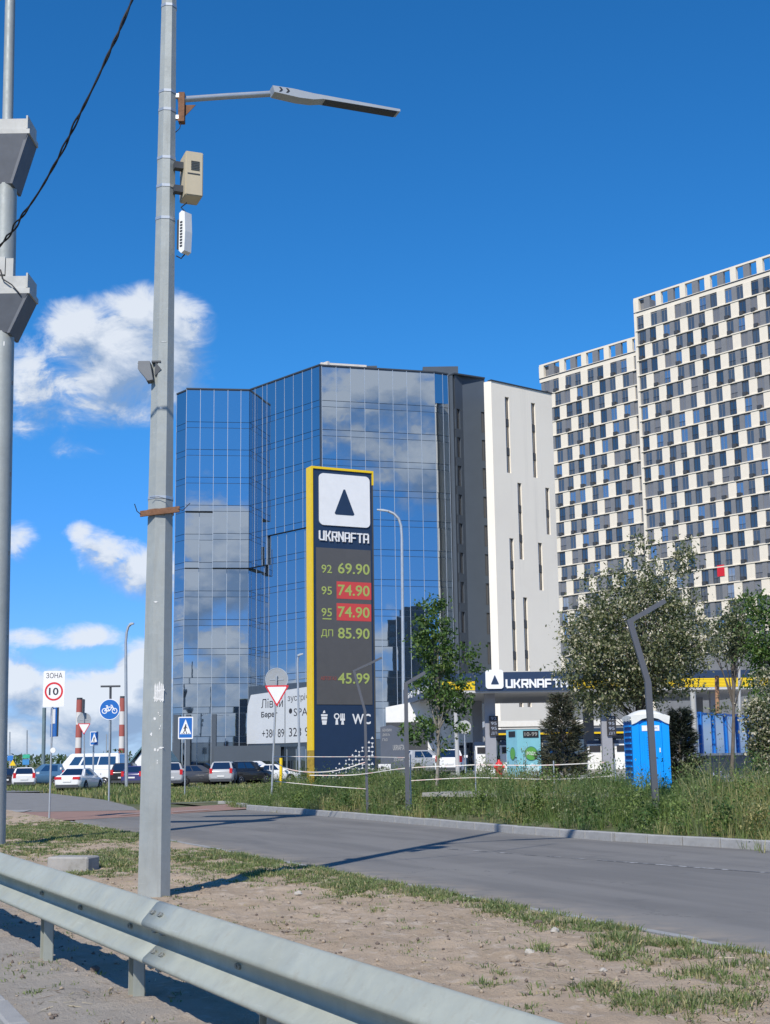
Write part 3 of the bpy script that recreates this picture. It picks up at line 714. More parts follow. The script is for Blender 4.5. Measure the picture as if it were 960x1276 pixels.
for k in (-7.6,-5.04,-2.52, 0, 2.45, 4.9):
    p = B2+gu*k; zt = ztop(k); mb = MB()
    for a_, b_, c_, d2 in ((-.06,.06,-.045,-.037),(-.06,-.052,-.045,.045),(.052,.06,-.045,.045)):
        mb.frame_box(p, gu, gt_, Z, a_, b_, c_, d2, -.3, zt-.03)
    mb.build('post', m_galv, gr)
    mb = MB(); mb.frame_box(p, gu, gt_, Z, -.05, .05, .046, .05+.004, zt-.30, zt-.16); mb.build('spacer', m_galv, gr)
m_boltm = mat('bolt_zinc', (.26,.27,.25), .55, .3, .15, 20)
def bolt(k, i):
    o_, z_ = PROF[i][0]*.5+PROF[i+1][0]*.5, PROF[i][1]*.5+PROF[i+1][1]*.5
    e = Vector((PROF[i+1][0]-PROF[i][0], PROF[i+1][1]-PROF[i][1])).normalized(); nrm = gt_*(-e.y)+Z*(e.x)
    nrm = nrm if nrm.dot(gt_) > 0 else -nrm
    p = B2+gu*k+gt_*(.05+o_+.008)+Z*(ztop(k)+z_+.004)
    a1 = gu; b1 = nrm.cross(a1)
    mb = MB(); mb.prism([(-.042,-.005),(-.026,-.016),(.026,-.016),(.042,-.005),(.042,.005),(.026,.016),(-.026,.016),(-.042,.005)], p, a1, b1, nrm, -.004, .012)
    mb.disc(p, a1, b1, nrm, .012, .012, .02, 6); return mb.build('bolt', m_boltm, gr)
for k in (kj-.08, kj+.08):
    for i in (2, 10, 6, 13): bolt(k, i)
for k in (-2.52, -1.3, 0, 2.1): bolt(k, 8)
# ================================================================== OFFICE BUILDING OF GLASS
def Pz(px, py, z): d = ray(px, py); return CAM + d*((z-CAM_H)/d.z)
def flat(p, z=0.0): return Vector((p.x, p.y, z))
m_cw = glass_mat('curtain_glass', (.53,.58,.635), (.036,.056,.078), .74, .012)
m_cws = glass_mat('spandrel_glass', (.51,.57,.64), (.028,.05,.075), .74, .012, .02)
m_wing = glass_mat('window_glass', (.52,.49,.46), (.075,.08,.088), .22, .02, .03)
m_wing2 = glass_mat('window_glass_bright', (.72,.74,.76), (.12,.13,.15), .5, .02, .03)
m_wing3 = glass_mat('window_glass_curtain', (.5,.48,.46), (.22,.20,.175), .16, .02, .03)
m_wing4 = glass_mat('window_glass_dark', (.5,.48,.46), (.035,.04,.048), .26, .02, .03)
m_shopg = glass_mat('shop_glass', (.55,.62,.68), (.02,.025,.03), .35, .01, .02)
m_alu = mat('aluminium', (.46,.51,.56), .4, .4, .05)
m_cwf = mat('curtain_frame', (.07,.095,.125), .4, .3, .08)
m_core = mat('charcoal_cladding', (.062,.08,.104), .75, 0, .06, .5)
m_core2 = mat('charcoal_cladding_dark', (.034,.044,.058), .7, 0, .06, .5)
m_wwall = bpy.data.materials.new('pale_render'); m_wwall.use_nodes = True; MATS['pale_render'] = m_wwall
_t = NT(m_wwall.node_tree); _v = _t.new('ShaderNodeTexCoord').outputs['Object']
_c = _t.mix(_t.mr(_t.noise(_v, .12, 5, .6), .4, .7), (.84,.775,.66), (.805,.74,.63))
_c = _t.mix(_t.m('MULTIPLY', _t.mr(_t.noise(_t.vm('MULTIPLY', _v, (1.6,1.6,.06)), 1.0, 6, .65), .52, .74), .35), _c, (.62,.575,.50))
_t.put(_t.n['Principled BSDF'].inputs['Base Color'], _c); _t.n['Principled BSDF'].inputs['Roughness'].default_value = .9
C0 = P(401,456,150); ZT = C0.z
A0, A1, A2, C1, C2 = Pz(221,491.5,ZT), Pz(233,486.5,ZT), Pz(311,488,ZT), Pz(541,464.5,ZT), Pz(558,467,ZT)
ob = thing('office_building', flat(C0), 'faceted blue glass office block behind the petrol price sign', 'office building')
def zl(j): return ZT-4.04-3.385*j
cwf = MB(); sp = MB(); gfl = MB(); pane_cache = {}
def outA(c, z):
    if c <= 0: return .6 if z > P(233,646,159).z else (.45 if P(233,690,159).z < z < P(233,684,159).z else 0)
    if c == 1: return .6 if z > P(257,646,159).z else (.5 if P(250,792,159).z < z < P(250,760,159).z else 0)
    return .6 if z > P(290,718,159).z else 0
def outB(c, z):
    if c <= 2: return .3 if z > P(330,714,157).z else 0
    return .3 if z > P(335,676,157).z else 0
def outC(c, z): return 0
def curtain(p, q, widths, out, nrows=12, mull=True):
    t = flat(q-p); L = t.length; t.normalize(); n = Vector((t.y, -t.x, 0)); rz = math.atan2(t.y, t.x)
    tot = sum(widths); xs_ = [0]
    for w_ in widths: xs_.append(xs_[-1]+w_*L/tot)
    base = flat(p)
    for c in range(len(widths)):
        x0, x1 = xs_[c], xs_[c+1]
        for j in range(nrows+1):
            zb = zl(j); zt = ZT-.12 if j == 0 else zl(j-1)-.72
            o_ = out(c, (zb+zt)/2)
            cwf.frame_box(base, t, n, Z, x0-(.002 if o_ else 0), x1+(.002 if o_ else 0), -.5, o_, max(.05, zb-.72), zt+(.12 if j == 0 else .0))
            if j < nrows:
                key = (round(x1-x0,3), round(zt-zb,3))
                if key not in pane_cache:
                    mb = MB(); hw = (x1-x0)/2-.03; hh = (zt-zb)/2-.028
                    mb.add([(-hw,-.03,-hh),(hw,-.03,-hh),(hw,-.03,hh),(-hw,-.03,hh),(-hw,.01,-hh),(hw,.01,-hh),(hw,.01,hh),(-hw,.01,hh)], [(0,1,2,3),(0,4,5,1),(2,6,7,3),(1,5,6,2),(3,7,4,0)])
                    o = mb.build('glass_pane', m_cw); pane_cache[key] = o.data; bpy.data.objects.remove(o)
                pos = base+t*((x0+x1)/2)+n*(o_+.012)+Z*((zb+zt)/2)-ob.location
                place(pane_cache[key], 'glass_pane', ob, pos, (R(rnd.gauss(0,.10)), 0, rz+R(rnd.gauss(0,.16))))
            else:
                gfl.frame_box(base, t, n, Z, x0+.04, x1-.04, -.1, .02, .15, zt-.03)
            if j < nrows: sp.frame_box(base, t, n, Z, x0+.03, x1-.03, o_-.1, o_+.025+rnd.uniform(0,.006), zb-.69, zb-.03)
    if mull:
        for c, x in enumerate(xs_[:-1] if mull != 'all' else xs_):
            runs = []
            for j in range(nrows+1):
                zb = max(.05, zl(j)-.72); zt = ZT if j == 0 else zl(j-1)-.72
                o_ = max(out(c, (zb+zt)/2+.3), out(max(0,c-1), (zb+zt)/2+.3))
                if runs and runs[-1][0] == o_: runs[-1][1] = zb
                else: runs.append([o_, zb, zt])
            for o_, zb, zt in runs:
                mb = MB(); mb.frame_box(base, t, n, Z, x-.026, x+.026, o_-.05, o_+.06, zb, zt); mb.build('mullion', m_alu, ob)
curtain(A1, A2, [17,16.5,17,16,10.5], outA)
curtain(A2, C0, [1.3,1.2,.7,1.35,1.35,1.35,1.35,1.35,1.1], outB)
curtain(C0, C1, [1]*8, outC)
curtain(C1, C2, [.6,.4], outC, mull='all')
curtain(A0, A1, [1], outC)
cwf.build('facade_frame', m_cwf, ob)
tag(sp.build('spandrel_glass', m_cws, ob), kind='stuff'); tag(gfl.build('ground_floor_glazing', m_shopg, ob), kind='stuff')
bk = [A0, A1, A2, C0, C1, C2]; cen = Vector((-4, 175, 0))
mb = MB(); poly = [flat(p)+ (cen-flat(p)).normalized()*.8 for p in bk]+[Vector((9,176,0)), Vector((-24,178,0))]
mb.prism([(p.x, p.y) for p in poly], Vector((0,0,0)), X, Y, Z, .1, ZT-.1); mb.build('wall', m_core2, ob)
mb = MB()
for a, b in zip(bk, bk[1:]):
    t = flat(b-a).normalized(); n = Vector((t.y,-t.x,0)); L = flat(b-a).length
    mb.frame_box(flat(a), t, n, Z, -.05, L+.05, -.4, .68 if a is A1 else .38 if a is A2 else .08, ZT-.02+.01*bk.index(a), ZT+.14+.01*bk.index(a))
mb.build('roof_edge', m_core2, ob)
mb = MB(); t = flat(C0-A2).normalized(); n = Vector((t.y,-t.x,0)); L = flat(C0-A2).length
for i in range(9): mb.frame_box(flat(A2), t, n, Z, L*i/9, L*(i+1)/9-.04, -1.2, -.9, ZT+.05, ZT+.75)
mb.frame_box(flat(C0), flat(C1-C0).normalized(), Vector((flat(C1-C0).normalized().y, -flat(C1-C0).normalized().x, 0)), Z, .1, 5.5, -1.2, -.9, ZT+.05, ZT+.7)
mb.build('roof_parapet', mat('pale_parapet', (.62,.58,.52), .8), ob)
def pent(x0, x1, yt, d, w=8):
    a, b = P(x0, yt, d), P(x1, yt, d); mb = MB(); mb.box((a.x+b.x)/2, d+w/2, (a.z+ZT-.2)/2, b.x-a.x, w, a.z-ZT+.2); mb.build('plant_room', m_core, ob)
pent(527, 571, 457, 160); pent(446, 470, 456, 163, 5)
# charcoal stair core to the side of the glass
cg0 = Pz(566.5,469,ZT-.3); cg1 = P(576,470,155.2); cg2 = P(604,475.5,156.2); zc = cg1.z
ch = [(10,1.7),(0,0)]
def holes_wall(mb, o, t, n, W, z0, z1, holes, depth):
    ux = sorted({0, W, *[h[0] for h in holes], *[h[1] for h in holes]}); uz = sorted({z0, z1, *[h[2] for h in holes], *[h[3] for h in holes]})
    for a, b in zip(ux, ux[1:]):
        for c, d in zip(uz, uz[1:]):
            if any(h[0] <= a+1e-6 and b <= h[1]+1e-6 and h[2] <= c+1e-6 and d <= h[3]+1e-6 for h in holes): continue
            mb.quad(o+t*a+Z*c, o+t*b+Z*c, o+t*b+Z*d, o+t*a+Z*d)
    for a, b, c, d in holes:
        k = -n*depth; q = [o+t*a+Z*c, o+t*b+Z*c, o+t*b+Z*d, o+t*a+Z*d]
        for i in range(4): mb.quad(q[i], q[(i+1)%4], q[(i+1)%4]+k, q[i]+k)
mb = MB(); t = flat(cg0-C2).normalized()
mb.frame_box(flat(C2), t, Vector((t.y,-t.x,0)), Z, .06, flat(cg0-C2).length, -3, -.4, .1, ZT-.4); mb.build('wall', m_core2, ob)
mb = MB(); t = flat(cg1-cg0).normalized(); n = Vector((t.y,-t.x,0)); Wd = flat(cg1-cg0).length
hs = []
for k in range(12):
    z1 = ZT-4.1-3.385*k; hs.append((Wd*.18, Wd*.62, z1-2.4, z1))
holes_wall(mb, flat(cg0), t, n, Wd, .1, zc, hs, .3)
mb.frame_box(flat(cg0), t, n, Z, 0, Wd, -4, -.3, .1, zc-.02); mb.build('wall', m_core, ob)
win_me = {}
def window_mesh(w_, h_, name='window', frame=m_dgrey, g=m_wing, mull=1, fw=.06):
    key = (round(w_,3), round(h_,3), frame.name, g.name, mull)
    if key in win_me: return win_me[key]
    mb = MB(); mb.use(0)
    for a, b, c, d in ((0,fw,0,h_),(w_-fw,w_,0,h_),(fw,w_-fw,0,fw),(fw,w_-fw,h_-fw,h_)): mb.frame_box(Vector((0,0,0)), X, Y, Z, a, b, -.05, .03, c, d)
    for i in range(mull): x = w_*(i+1)/(mull+1); mb.frame_box(Vector((0,0,0)), X, Y, Z, x-fw*.4, x+fw*.4, -.045, .03, fw, h_-fw)
    mb.use(1); mb.quad(Vector((fw,-.01,fw)), Vector((w_-fw,-.01,fw)), Vector((w_-fw,-.01,h_-fw)), Vector((fw,-.01,h_-fw)))
    o = mb.build(name, [frame, g]); win_me[key] = o.data; bpy.data.objects.remove(o); return win_me[key]
rz = math.atan2(t.y, t.x)
for h_ in hs: place(window_mesh(h_[1]-h_[0]-.02, h_[3]-h_[2]-.02), 'window', ob, flat(cg0)+t*(h_[0]+.01)-n*.18+Z*(h_[2]+.01)-ob.location, (0,0,rz))
mb = MB(); t = flat(cg2-cg1).normalized(); n = Vector((t.y,-t.x,0)); Wd = flat(cg2-cg1).length
hs = [(Wd-.55, Wd-.12, ZT-4.1-3.385*k-2.5, ZT-4.1-3.385*k) for k in range(12)]
holes_wall(mb, flat(cg1), t, n, Wd, .1, zc+.03, hs, .3); mb.frame_box(flat(cg1), t, n, Z, 0, Wd, -4, -.3, .1, zc); mb.build('wall', m_core, ob)
rz = math.atan2(t.y, t.x)
for h_ in hs: place(window_mesh(h_[1]-h_[0]-.02, h_[3]-h_[2]-.02, mull=0), 'window', ob, flat(cg1)+t*(h_[0]+.01)-n*.18+Z*(h_[2]+.01)-ob.location, (0,0,rz))
mb = MB(); mb.frame_box(flat(cg0), flat(cg2-cg0).normalized(), Vector((flat(cg2-cg0).normalized().y,-flat(cg2-cg0).normalized().x,0)), Z, -.1, flat(cg2-cg0).length, -4.2, .12, zc+.03, zc+.2); mb.build('roof_edge', m_core2, ob)
# dark entrance surround at street level
nA = Vector((flat(A2-A1).normalized().y, -flat(A2-A1).normalized().x, 0)); tA = flat(A2-A1).normalized()
mb = MB(); a = P(270,930,157.5); b = P(352,948,157.5)
mb.box((a.x+b.x)/2, 156.9, (a.z+b.z)/2, b.x-a.x, 3.0, a.z-b.z); mb.build('entrance_canopy', m_core, ob)
for px in (222, 236, 268): 
    q = P(px,940,158); mb = MB(); mb.box(q.x, 157.2, 3.5, .8 if px < 230 else .5, .8, 7); mb.build('pillar', m_core, ob)
# pale banner stretched over the lower storeys
m_banner = mat('banner_white', (.52,.545,.565), .6, 0, .03, 1)
tB = flat(C0-A2).normalized(); nB = Vector((tB.y,-tB.x,0))
p0 = flat(A2)+nB*.35
def onB(px, py):
    q = on_plane(px, py, p0, nB); return (q-p0).dot(tB), q.z
def banner(pts, lab, words_):
    q = [onB(*p) for p in pts]; q0 = p0+tB*q[0][0]+Z*q[0][1]
    bt = thing('banner', p0+tB*q[-1][0]+Z*q[-1][1], lab, 'banner', 'white banners on the glass office block')
    mb = MB(); mb.prism(q, p0, tB, Z, nB, -.02, .02); mb.build('sheet', m_banner, bt)
    mb = MB()
    for s_, x0, y0, x1, y1, bo in words_:
        (a, d), (b, c) = onB(x0, y1), onB(x1, y0); text(mb, s_, p0, tB, Z, nB, a, b, d, c, .026, bo)
    tag(mb.build('lettering', m_ink, bt), kind='stuff')
banner([(308,927),(308,900),(309,880),(313,866),(355,860),(355,926)], 'white banner with rounded corner and phone number start, behind the big give way sign',
       [('Лівий', 326, 869, 353, 882.5, .0), ('Берег', 326, 886, 346, 896, .025), ('+380 89', 327, 908, 354.5, 919.5, .0)])
banner([(356,926),(356,860),(402,853),(402,924)], 'white banner with the end of the phone number, partly behind the price sign',
       [('зустрічай', 359, 863, 394, 876, .0), ('SPACE', 366.5, 881, 397, 892.5, .0), ('323 944', 360.5, 905.5, 397, 918, .0)])
mb = MB(); (a, d) = onB(362.5, 886); mb.disc(p0+tB*a+Z*d, tB, Z, nB, .3, .02, .028, 16); mb.build('emblem', m_ink, [o for o in C.objects if o.name.startswith('banner')][-1])
mb = MB(); (a, d) = onB(401,927); (b, c) = onB(311,862)
mb.frame_box(p0, tB, nB, Z, b-.2, a, -.34, -.05, d-.2, c+.6); mb.build('banner_frame', m_cwf, ob)

# a dark block of flats across the street, seen only as the mirror image in the glass
mt = Vector((.52,-.854,0)).normalized(); mc = Vector((1.5,152,0))+mt*190; mp = Vector((-mt.y, mt.x, 0))
fl_ = thing('apartment_block', mc, 'dark stepped block mirrored low in the office glass beside the price sign', 'building')
m_flat = mat('flats_grey', (.17,.175,.185), .8, 0, .1, .3)
MB().frame_box(mc, mp, mt, Z, -6, 6, 0, 12, 0, 36).frame_box(mc, mp, mt, Z, -3, 4.5, 2, 11, 36.01, 39).build('wall', m_flat, fl_)
for j in range(11):
    for c in range(5): MB().frame_box(mc, mp, mt, Z, -5.6+2.3*c, -4.1+2.3*c, -.06, .05, 2+3.1*j, 3.7+3.1*j).build('window', m_wing, fl_)

# ================================================================== PALE BLOCK BESIDE IT
W0 = P(612,474.5,150); ZW = W0.z; W1 = Pz(687.5,491,ZW); WL = Pz(603,476.5,ZW)
wb = thing('pale_building', flat(W0), 'pale rendered block with tall narrow staggered window slots beside the glass offices', 'building')
t = flat(W1-W0).normalized(); n = Vector((t.y,-t.x,0)); Wd = flat(W1-W0).length; p0w = flat(W0)
def onW(px, py): q = on_plane(px, py, p0w, n); return (q-p0w).dot(t), q.z
hs = []
for x0, x1, y0, y1 in ((630.5,635.6,495,589),(663.4,668.2,502.5,595),(646.3,651.3,602,697),(680.6,685.4,608,666),(637.5,642.3,671,836),(671.5,676.4,676.5,735.5),(653.5,658.3,744.5,836),(647,652,873,881),(657.5,662.5,873,881)):
    a, c = onW((x0+x1)/2, y1); a2, d = onW((x0+x1)/2, y0); u = (a+a2)/2; hs.append((u-.30, u+.36, c, d))
mb = MB(); holes_wall(mb, p0w, t, n, Wd, .1, ZW, hs, .34)
mb.prism([(q.x, q.y) for q in (p0w-n*.35+t*.3, p0w-n*.35+t*(Wd-.02), p0w+t*(Wd-.3)+Vector((1.6,13,0)), p0w+Vector((1.4,13,0)))], Vector((0,0,0)), X, Y, Z, .1, ZW-.02)
tl = flat(WL-W0).normalized(); nl = Vector((-tl.y, tl.x, 0)); Ll = flat(WL-W0).length
mb.quad(p0w+Z*.1, p0w+Z*ZW, p0w+tl*Ll+Z*ZW, p0w+tl*Ll+Z*.1)
mb.quad(p0w+t*Wd+Z*.1, p0w+t*Wd+Vector((1.6,13,.1)), p0w+t*Wd+Vector((1.6,13,ZW)), p0w+t*Wd+Z*ZW)
mb.quad(p0w-n*.5+Z*ZW, p0w+Z*ZW, p0w+t*Wd+Z*ZW, p0w+t*Wd-n*.5+Z*ZW)
mb.build('wall', m_wwall, wb)
mb = MB(); mb.frame_box(p0w, t, n, Z, -.08, Wd+.08, -.5, .1, ZW+.002, ZW+.14); mb.build('roof_edge', m_core2, wb)
rz = math.atan2(t.y, t.x)
for a, b, c, d in hs:
    z = d
    while z > c+.3:
        zb = max(c, z-2.55); place(window_mesh(b-a, round(z-zb, 2), mull=0), 'window', wb, p0w+t*a-n*.28+Z*zb-wb.location, (0,0,rz))
        z = zb
        if z > c+.5:
            zb = max(c, z-.83); mb = MB(); mb.frame_box(p0w, t, n, Z, a+.01, b-.01, -.33, -.14, zb, z-.01); mb.build('spandrel_panel', m_dgrey, wb); z = zb
# narrow side windows of the left return
for k in range(0):
    z1 = ZW-2.0-3.385*k; q = p0w+tl*(Ll*.35)
    mb = MB(); mb.frame_box(p0w, tl, nl if nl.x < 0 else -nl, Z, Ll*.38, Ll*.62, -.05, .02, z1-2.7, z1); mb.build('side_window', m_wing, wb)

# ================================================================== APARTMENT TOWER IN TWO STEPS
T0 = P(791.5,372,250); T1 = Pz(960,317,T0.z); tt = flat(T1-T0).normalized(); tn = Vector((tt.y,-tt.x,0)); LT = flat(T1-T0).length
m_tgrey = mat('tower_grey_panel', (.19,.195,.205), .7, 0, .08, 1)
m_tcream = mat('tower_cream', (.76,.69,.57), .85, 0, .05, .6)
def tower(name, p, length, ztop, w_, nmod, nrow, label, first, wing_left):
    root = thing(name, flat(p), label, 'apartment tower', 'stepped apartment towers')
    rz = math.atan2(tt.y, tt.x); o = flat(p); fh = 2.94; crown, band = 2.75, 1.0
    zf = ztop-crown-band
    mb = MB(); mb.frame_box(o, tt, tn, Z, .0, length, -16, 0, .05, zf); mb.build('wall', m_tgrey, root)
    # open crown: posts, fins and a thin top beam, sky behind
    mb = MB(); mb.frame_box(o, tt, tn, Z, -.3, length, -.5, .14, ztop-.35, ztop); mb.build('crown_beam', m_tcream, root)
    mb = MB(); mb.frame_box(o, tt, tn, Z, -.3, length, -.5, .14, zf-.02, zf+band); mb.build('crown_band', m_tcream, root)
    mb = MB(); mb.frame_box(o, tt, tn, Z, -.32, length, .142, .22, zf+band-.3, zf+band-.12); mb.build('crown_ledge', m_dgrey, root)
    pm, fm = MB(), MB(); pm.frame_box(Vector((0,0,0)), X, Y, Z, -.11*w_, .11*w_, -.14, .5, 0, crown-.35); fm.frame_box(Vector((0,0,0)), X, Y, Z, -.12*w_, .12*w_, -.06, .5, 0, crown-.35)
    po, fo = pm.build('crown_post', m_tcream), fm.build('crown_fin', m_tgrey); pme, fme = po.data, fo.data; bpy.data.objects.remove(po); bpy.data.objects.remove(fo)
    for k in range(nmod+1):
        place(pme, 'crown_post', root, o+tt*min(length-.6, k*w_+(.25 if k == 0 else 0))+Z*(zf+band)-root.location, (0,0,rz))
        if k < nmod: place(fme, 'crown_fin', root, o+tt*((k+.5)*w_)+Z*(zf+band)-root.location, (0,0,rz))
    # back parapet of the roof terrace with stair boxes
    mb = MB(); mb.frame_box(o, tt, tn, Z, 0, length, -16, -15.6, zf-.1, zf+1.1); mb.build('back_parapet', m_tgrey, root)
    mb = MB(); mb.frame_box(o, tt, tn, Z, .2, w_*.42, -3.2, -.6, zf+.02, ztop-.4); mb.build('stair_box', m_tgrey, root)
    cw_ = .30*w_; cm = MB(); cm.frame_box(Vector((0,0,0)), X, Y, Z, -cw_/2, cw_/2, -.22, .0, 0, fh-.2); co = cm.build('cream_panel', m_tcream); cme = co.data; bpy.data.objects.remove(co)
    gm_ = MB(); gm_.frame_box(Vector((0,0,0)), X, Y, Z, -.084*w_, .084*w_, -.16, .0, 0, fh-.2); gmo = gm_.build('grey_panel', m_tgrey); gme = gmo.data; bpy.data.objects.remove(gmo)
    lg = MB(); lg.frame_box(Vector((0,0,0)), X, Y, Z, 0, length, -.34, .0, 0, .2); lo = lg.build('ledge', m_tcream); lme = lo.data; bpy.data.objects.remove(lo)
    ww, wh = .265*w_, 2.42
    ac = MB()
    for j in range(nrow):
        z0 = zf-fh*(j+1)
        place(lme, 'ledge', root, o+Z*z0-root.location, (0,0,rz))
        off = 0 if (j+first) % 2 == 0 else .5
        for k in range(-1, nmod+2):
            c = (k+off)*w_                      # centre of a window group
            pc = c+.5*w_                        # centre of a cream panel
            if cw_*.5 < pc < length-cw_*.5: place(cme, 'cream_panel', root, o+tt*pc+Z*(z0+.2)-root.location, (0,0,rz))
            if ww < c < length-ww: place(gme, 'grey_panel', root, o+tt*c+Z*(z0+.2)-root.location, (0,0,rz))
            for side in (-1, 1):
                x0 = c-.35*w_ if side < 0 else c+.35*w_-ww
                if x0 < .1 or x0+ww > length-.05: continue
                r = rnd.random(); g_ = m_wing2 if r < (.14 if not wing_left else .22) else m_wing3 if r < .34 else m_wing4 if r > .8 else m_wing
                place(window_mesh(ww, wh, frame=m_tgrey if r < .75 else m_dgrey, g=g_, mull=1, fw=.09), 'window', root, o+tt*x0+tn*.055+Z*(z0+.24)-root.location, (0,0,rz))
                if rnd.random() < .42: ac.frame_box(o, tt, tn, Z, x0+ww*.1, x0+ww*.1+.8, .10, .46, z0+.25, z0+.85)
                elif rnd.random() < .5:
                    ac.frame_box(o, tt, tn, Z, x0, x0+ww, .10, .13, z0+1.15, z0+1.2); ac.frame_box(o, tt, tn, Z, x0, x0+ww, .10, .13, z0+.3, z0+.35)
                    for q in range(5): ac.frame_box(o, tt, tn, Z, x0+ww*q/5, x0+ww*q/5+.03, .105, .125, z0+.3, z0+1.15)
    tag(ac.build('balcony_rail', m_dgrey, root), kind='stuff')
    return root
wT = LT/5.4
tall = tower('apartment_tower', T0, LT*1.12, T0.z, wT, 6, 22, 'taller step of the cream and grey chequered apartment tower with open roof crown', 0, False)
ZL = P(793,418,250).z; L0 = Pz(676,455.5,ZL); Ln = (T0-L0).dot(tt); Lp = T0-tt*Ln
low = tower('apartment_tower', flat(Lp)-tn*.4+Z*ZL, Ln-.02, ZL, Ln/4.35, 4, 20, 'lower step of the cream and grey chequered apartment tower behind the pale block', 1, True)
mb = MB(); mb.frame_box(flat(T0), tt, tn, Z, -.32, .30, -16, .2, .05, T0.z-.4); mb.build('corner_wall', m_tcream, tall)
q = on_plane(898.5, 711, flat(T0)+tn*.3, tn)
rb = MB(); rb.frame_box(q-Z*1.0, tt, tn, Z, -.75, .75, 0, .03, 0, 2.0); o = rb.build('red_banner', m_red, None, loc=q-Z*1.0); tag(o, 'small red banner hung in a window of the taller apartment tower', 'banner')
# ================================================================== STREET LAMP IN FRONT
def pole_frame(bpx, by, tpx, ty):
    b = G(bpx, by); t = P(tpx, ty, b.y); return b, t
pb, pt = pole_frame(192, 1121, 211, 0); pd = (pt-pb)
lamp = thing('street_lamp', pb, 'tall grey faceted steel lamp post with a single LED arm behind the crash barrier', 'street lamp')
def paxis(py):                                             # the point of the axis seen at photo row py
    z = P(200, py, pb.y).z; return pb+pd*((z-pb.z)/pd.z)
def prad(z): return .212-(.212-.108)*(z-pb.z)/(pt.z-pb.z)
top = pb+pd*1.32
mb = MB(); zs = [-.02,.25,.5,.75,1.0,1.32]; V = []
N8 = 8
def ring8(k, extra=0.0, rot=R(9)):
    c = pb+pd*k; r = prad(c.z)+extra; return [c+Vector((math.cos(rot+2*math.pi*(i+.5)/N8), math.sin(rot+2*math.pi*(i+.5)/N8), 0))*r/math.cos(math.pi/N8) for i in range(N8)]
for k in zs: V += ring8(k)
mb.add(V, [(i*N8+j, i*N8+(j+1)%N8, (i+1)*N8+(j+1)%N8, (i+1)*N8+j) for i in range(len(zs)-1) for j in range(N8)])
mb.add(V[-N8:], [tuple(range(N8))]); mb.build('pole', m_pole, lamp)
def kz(z): return (z-pb.z)/pd.z
for py in (10, 117, 140, 200, 235, 275, 622):
    k = kz(paxis(py).z); mb = MB(); A, B = ring8(k-.0016, .006), ring8(k+.0016, .006)
    mb.add(A+B, [(j, (j+1)%N8, N8+(j+1)%N8, N8+j) for j in range(N8)]+[tuple(reversed(range(N8))), tuple(range(N8, 2*N8))]); mb.build('band', m_steel, lamp)
# lamp arm
adir = Vector((.916,.4,0)).normalized()
a0 = P(228,124,pb.y+.05); a1 = P(336,117,pb.y+.55); 
mb = MB(); mb.tube([a0+(a0-a1)*.05, a0+(a1-a0)*.5+Z*.005, a1], .048, 10); mb.build('arm', m_steel, lamp)
q0, q1 = P(227.5,117,pb.y+.03), P(227.5,153,pb.y+.03)
mb = MB(); mb.frame_box(Vector((q0.x, q0.y, 0)), X, Y, Z, -.05, .04, -.06, .06, q1.z, q0.z); 
mb.prism([(.04, q0.z-.18), (.20, q0.z-.18), (.04, q0.z-.36)], Vector((q0.x, q0.y, 0)), X, Z, Y, -.006, .006); mb.build('bracket', m_rust, lamp)
mb = MB(); c = paxis(128); mb.frame_box(Vector((c.x, c.y, 0)), X, Y, Z, .06, q0.x-c.x-.04, -.03, .03, q0.z-.42, q0.z-.36); mb.frame_box(Vector((c.x, c.y, 0)), X, Y, Z, .06, q0.x-c.x-.04, -.03, .03, q0.z-.08, q0.z-.02); mb.build('bracket_strap', m_steel, lamp)
l0 = P(340,114,pb.y+.58); l1 = P(496,140.5,pb.y+1.32); ld = (l1-l0).normalized(); lw = Vector((-ld.y, ld.x, 0)).normalized(); lu = lw.cross(ld)*-1
if lu.z < 0: lu = -lu
Ln_ = (l1-l0).length
m_lum = mat('lamp_housing', (.44,.47,.49), .45, .2, .05)
mb = MB(); mb.prism([(-.03,.045),(.30,.05),(.62,.03),(Ln_,.012),(Ln_,-.028),(.78,-.035),(.62,-.07),(.40,-.08),(.0,-.055)], l0, ld, lu, lw, -.105, .105); lh = mb.build('lamp_head', m_lum, lamp)
mb = MB(); mb.frame_box(l0, ld, lw, lu, .82, Ln_-.05, -.085, .085, -.046, -.027); mb.build('led_panel', m_dgrey, lh)
mb = MB()
for k in (.07, .18): mb.prism([(k,-.035),(k+.03,-.035),(k+.06,.0),(k+.03,.035),(k,.035),(k+.03,0)], l0, ld, lu, lw, -.110, -.104)
tag(mb.build('chevron_mark', m_ink, lh), kind='stuff')
mb = MB(); w0 = P(226,152,pb.y); mb.tube([w0, w0+Vector((-.02,0,-.10)), w0+Vector((-.09,.0,-.17))], .007, 5); mb.build('wire', m_black, lamp)
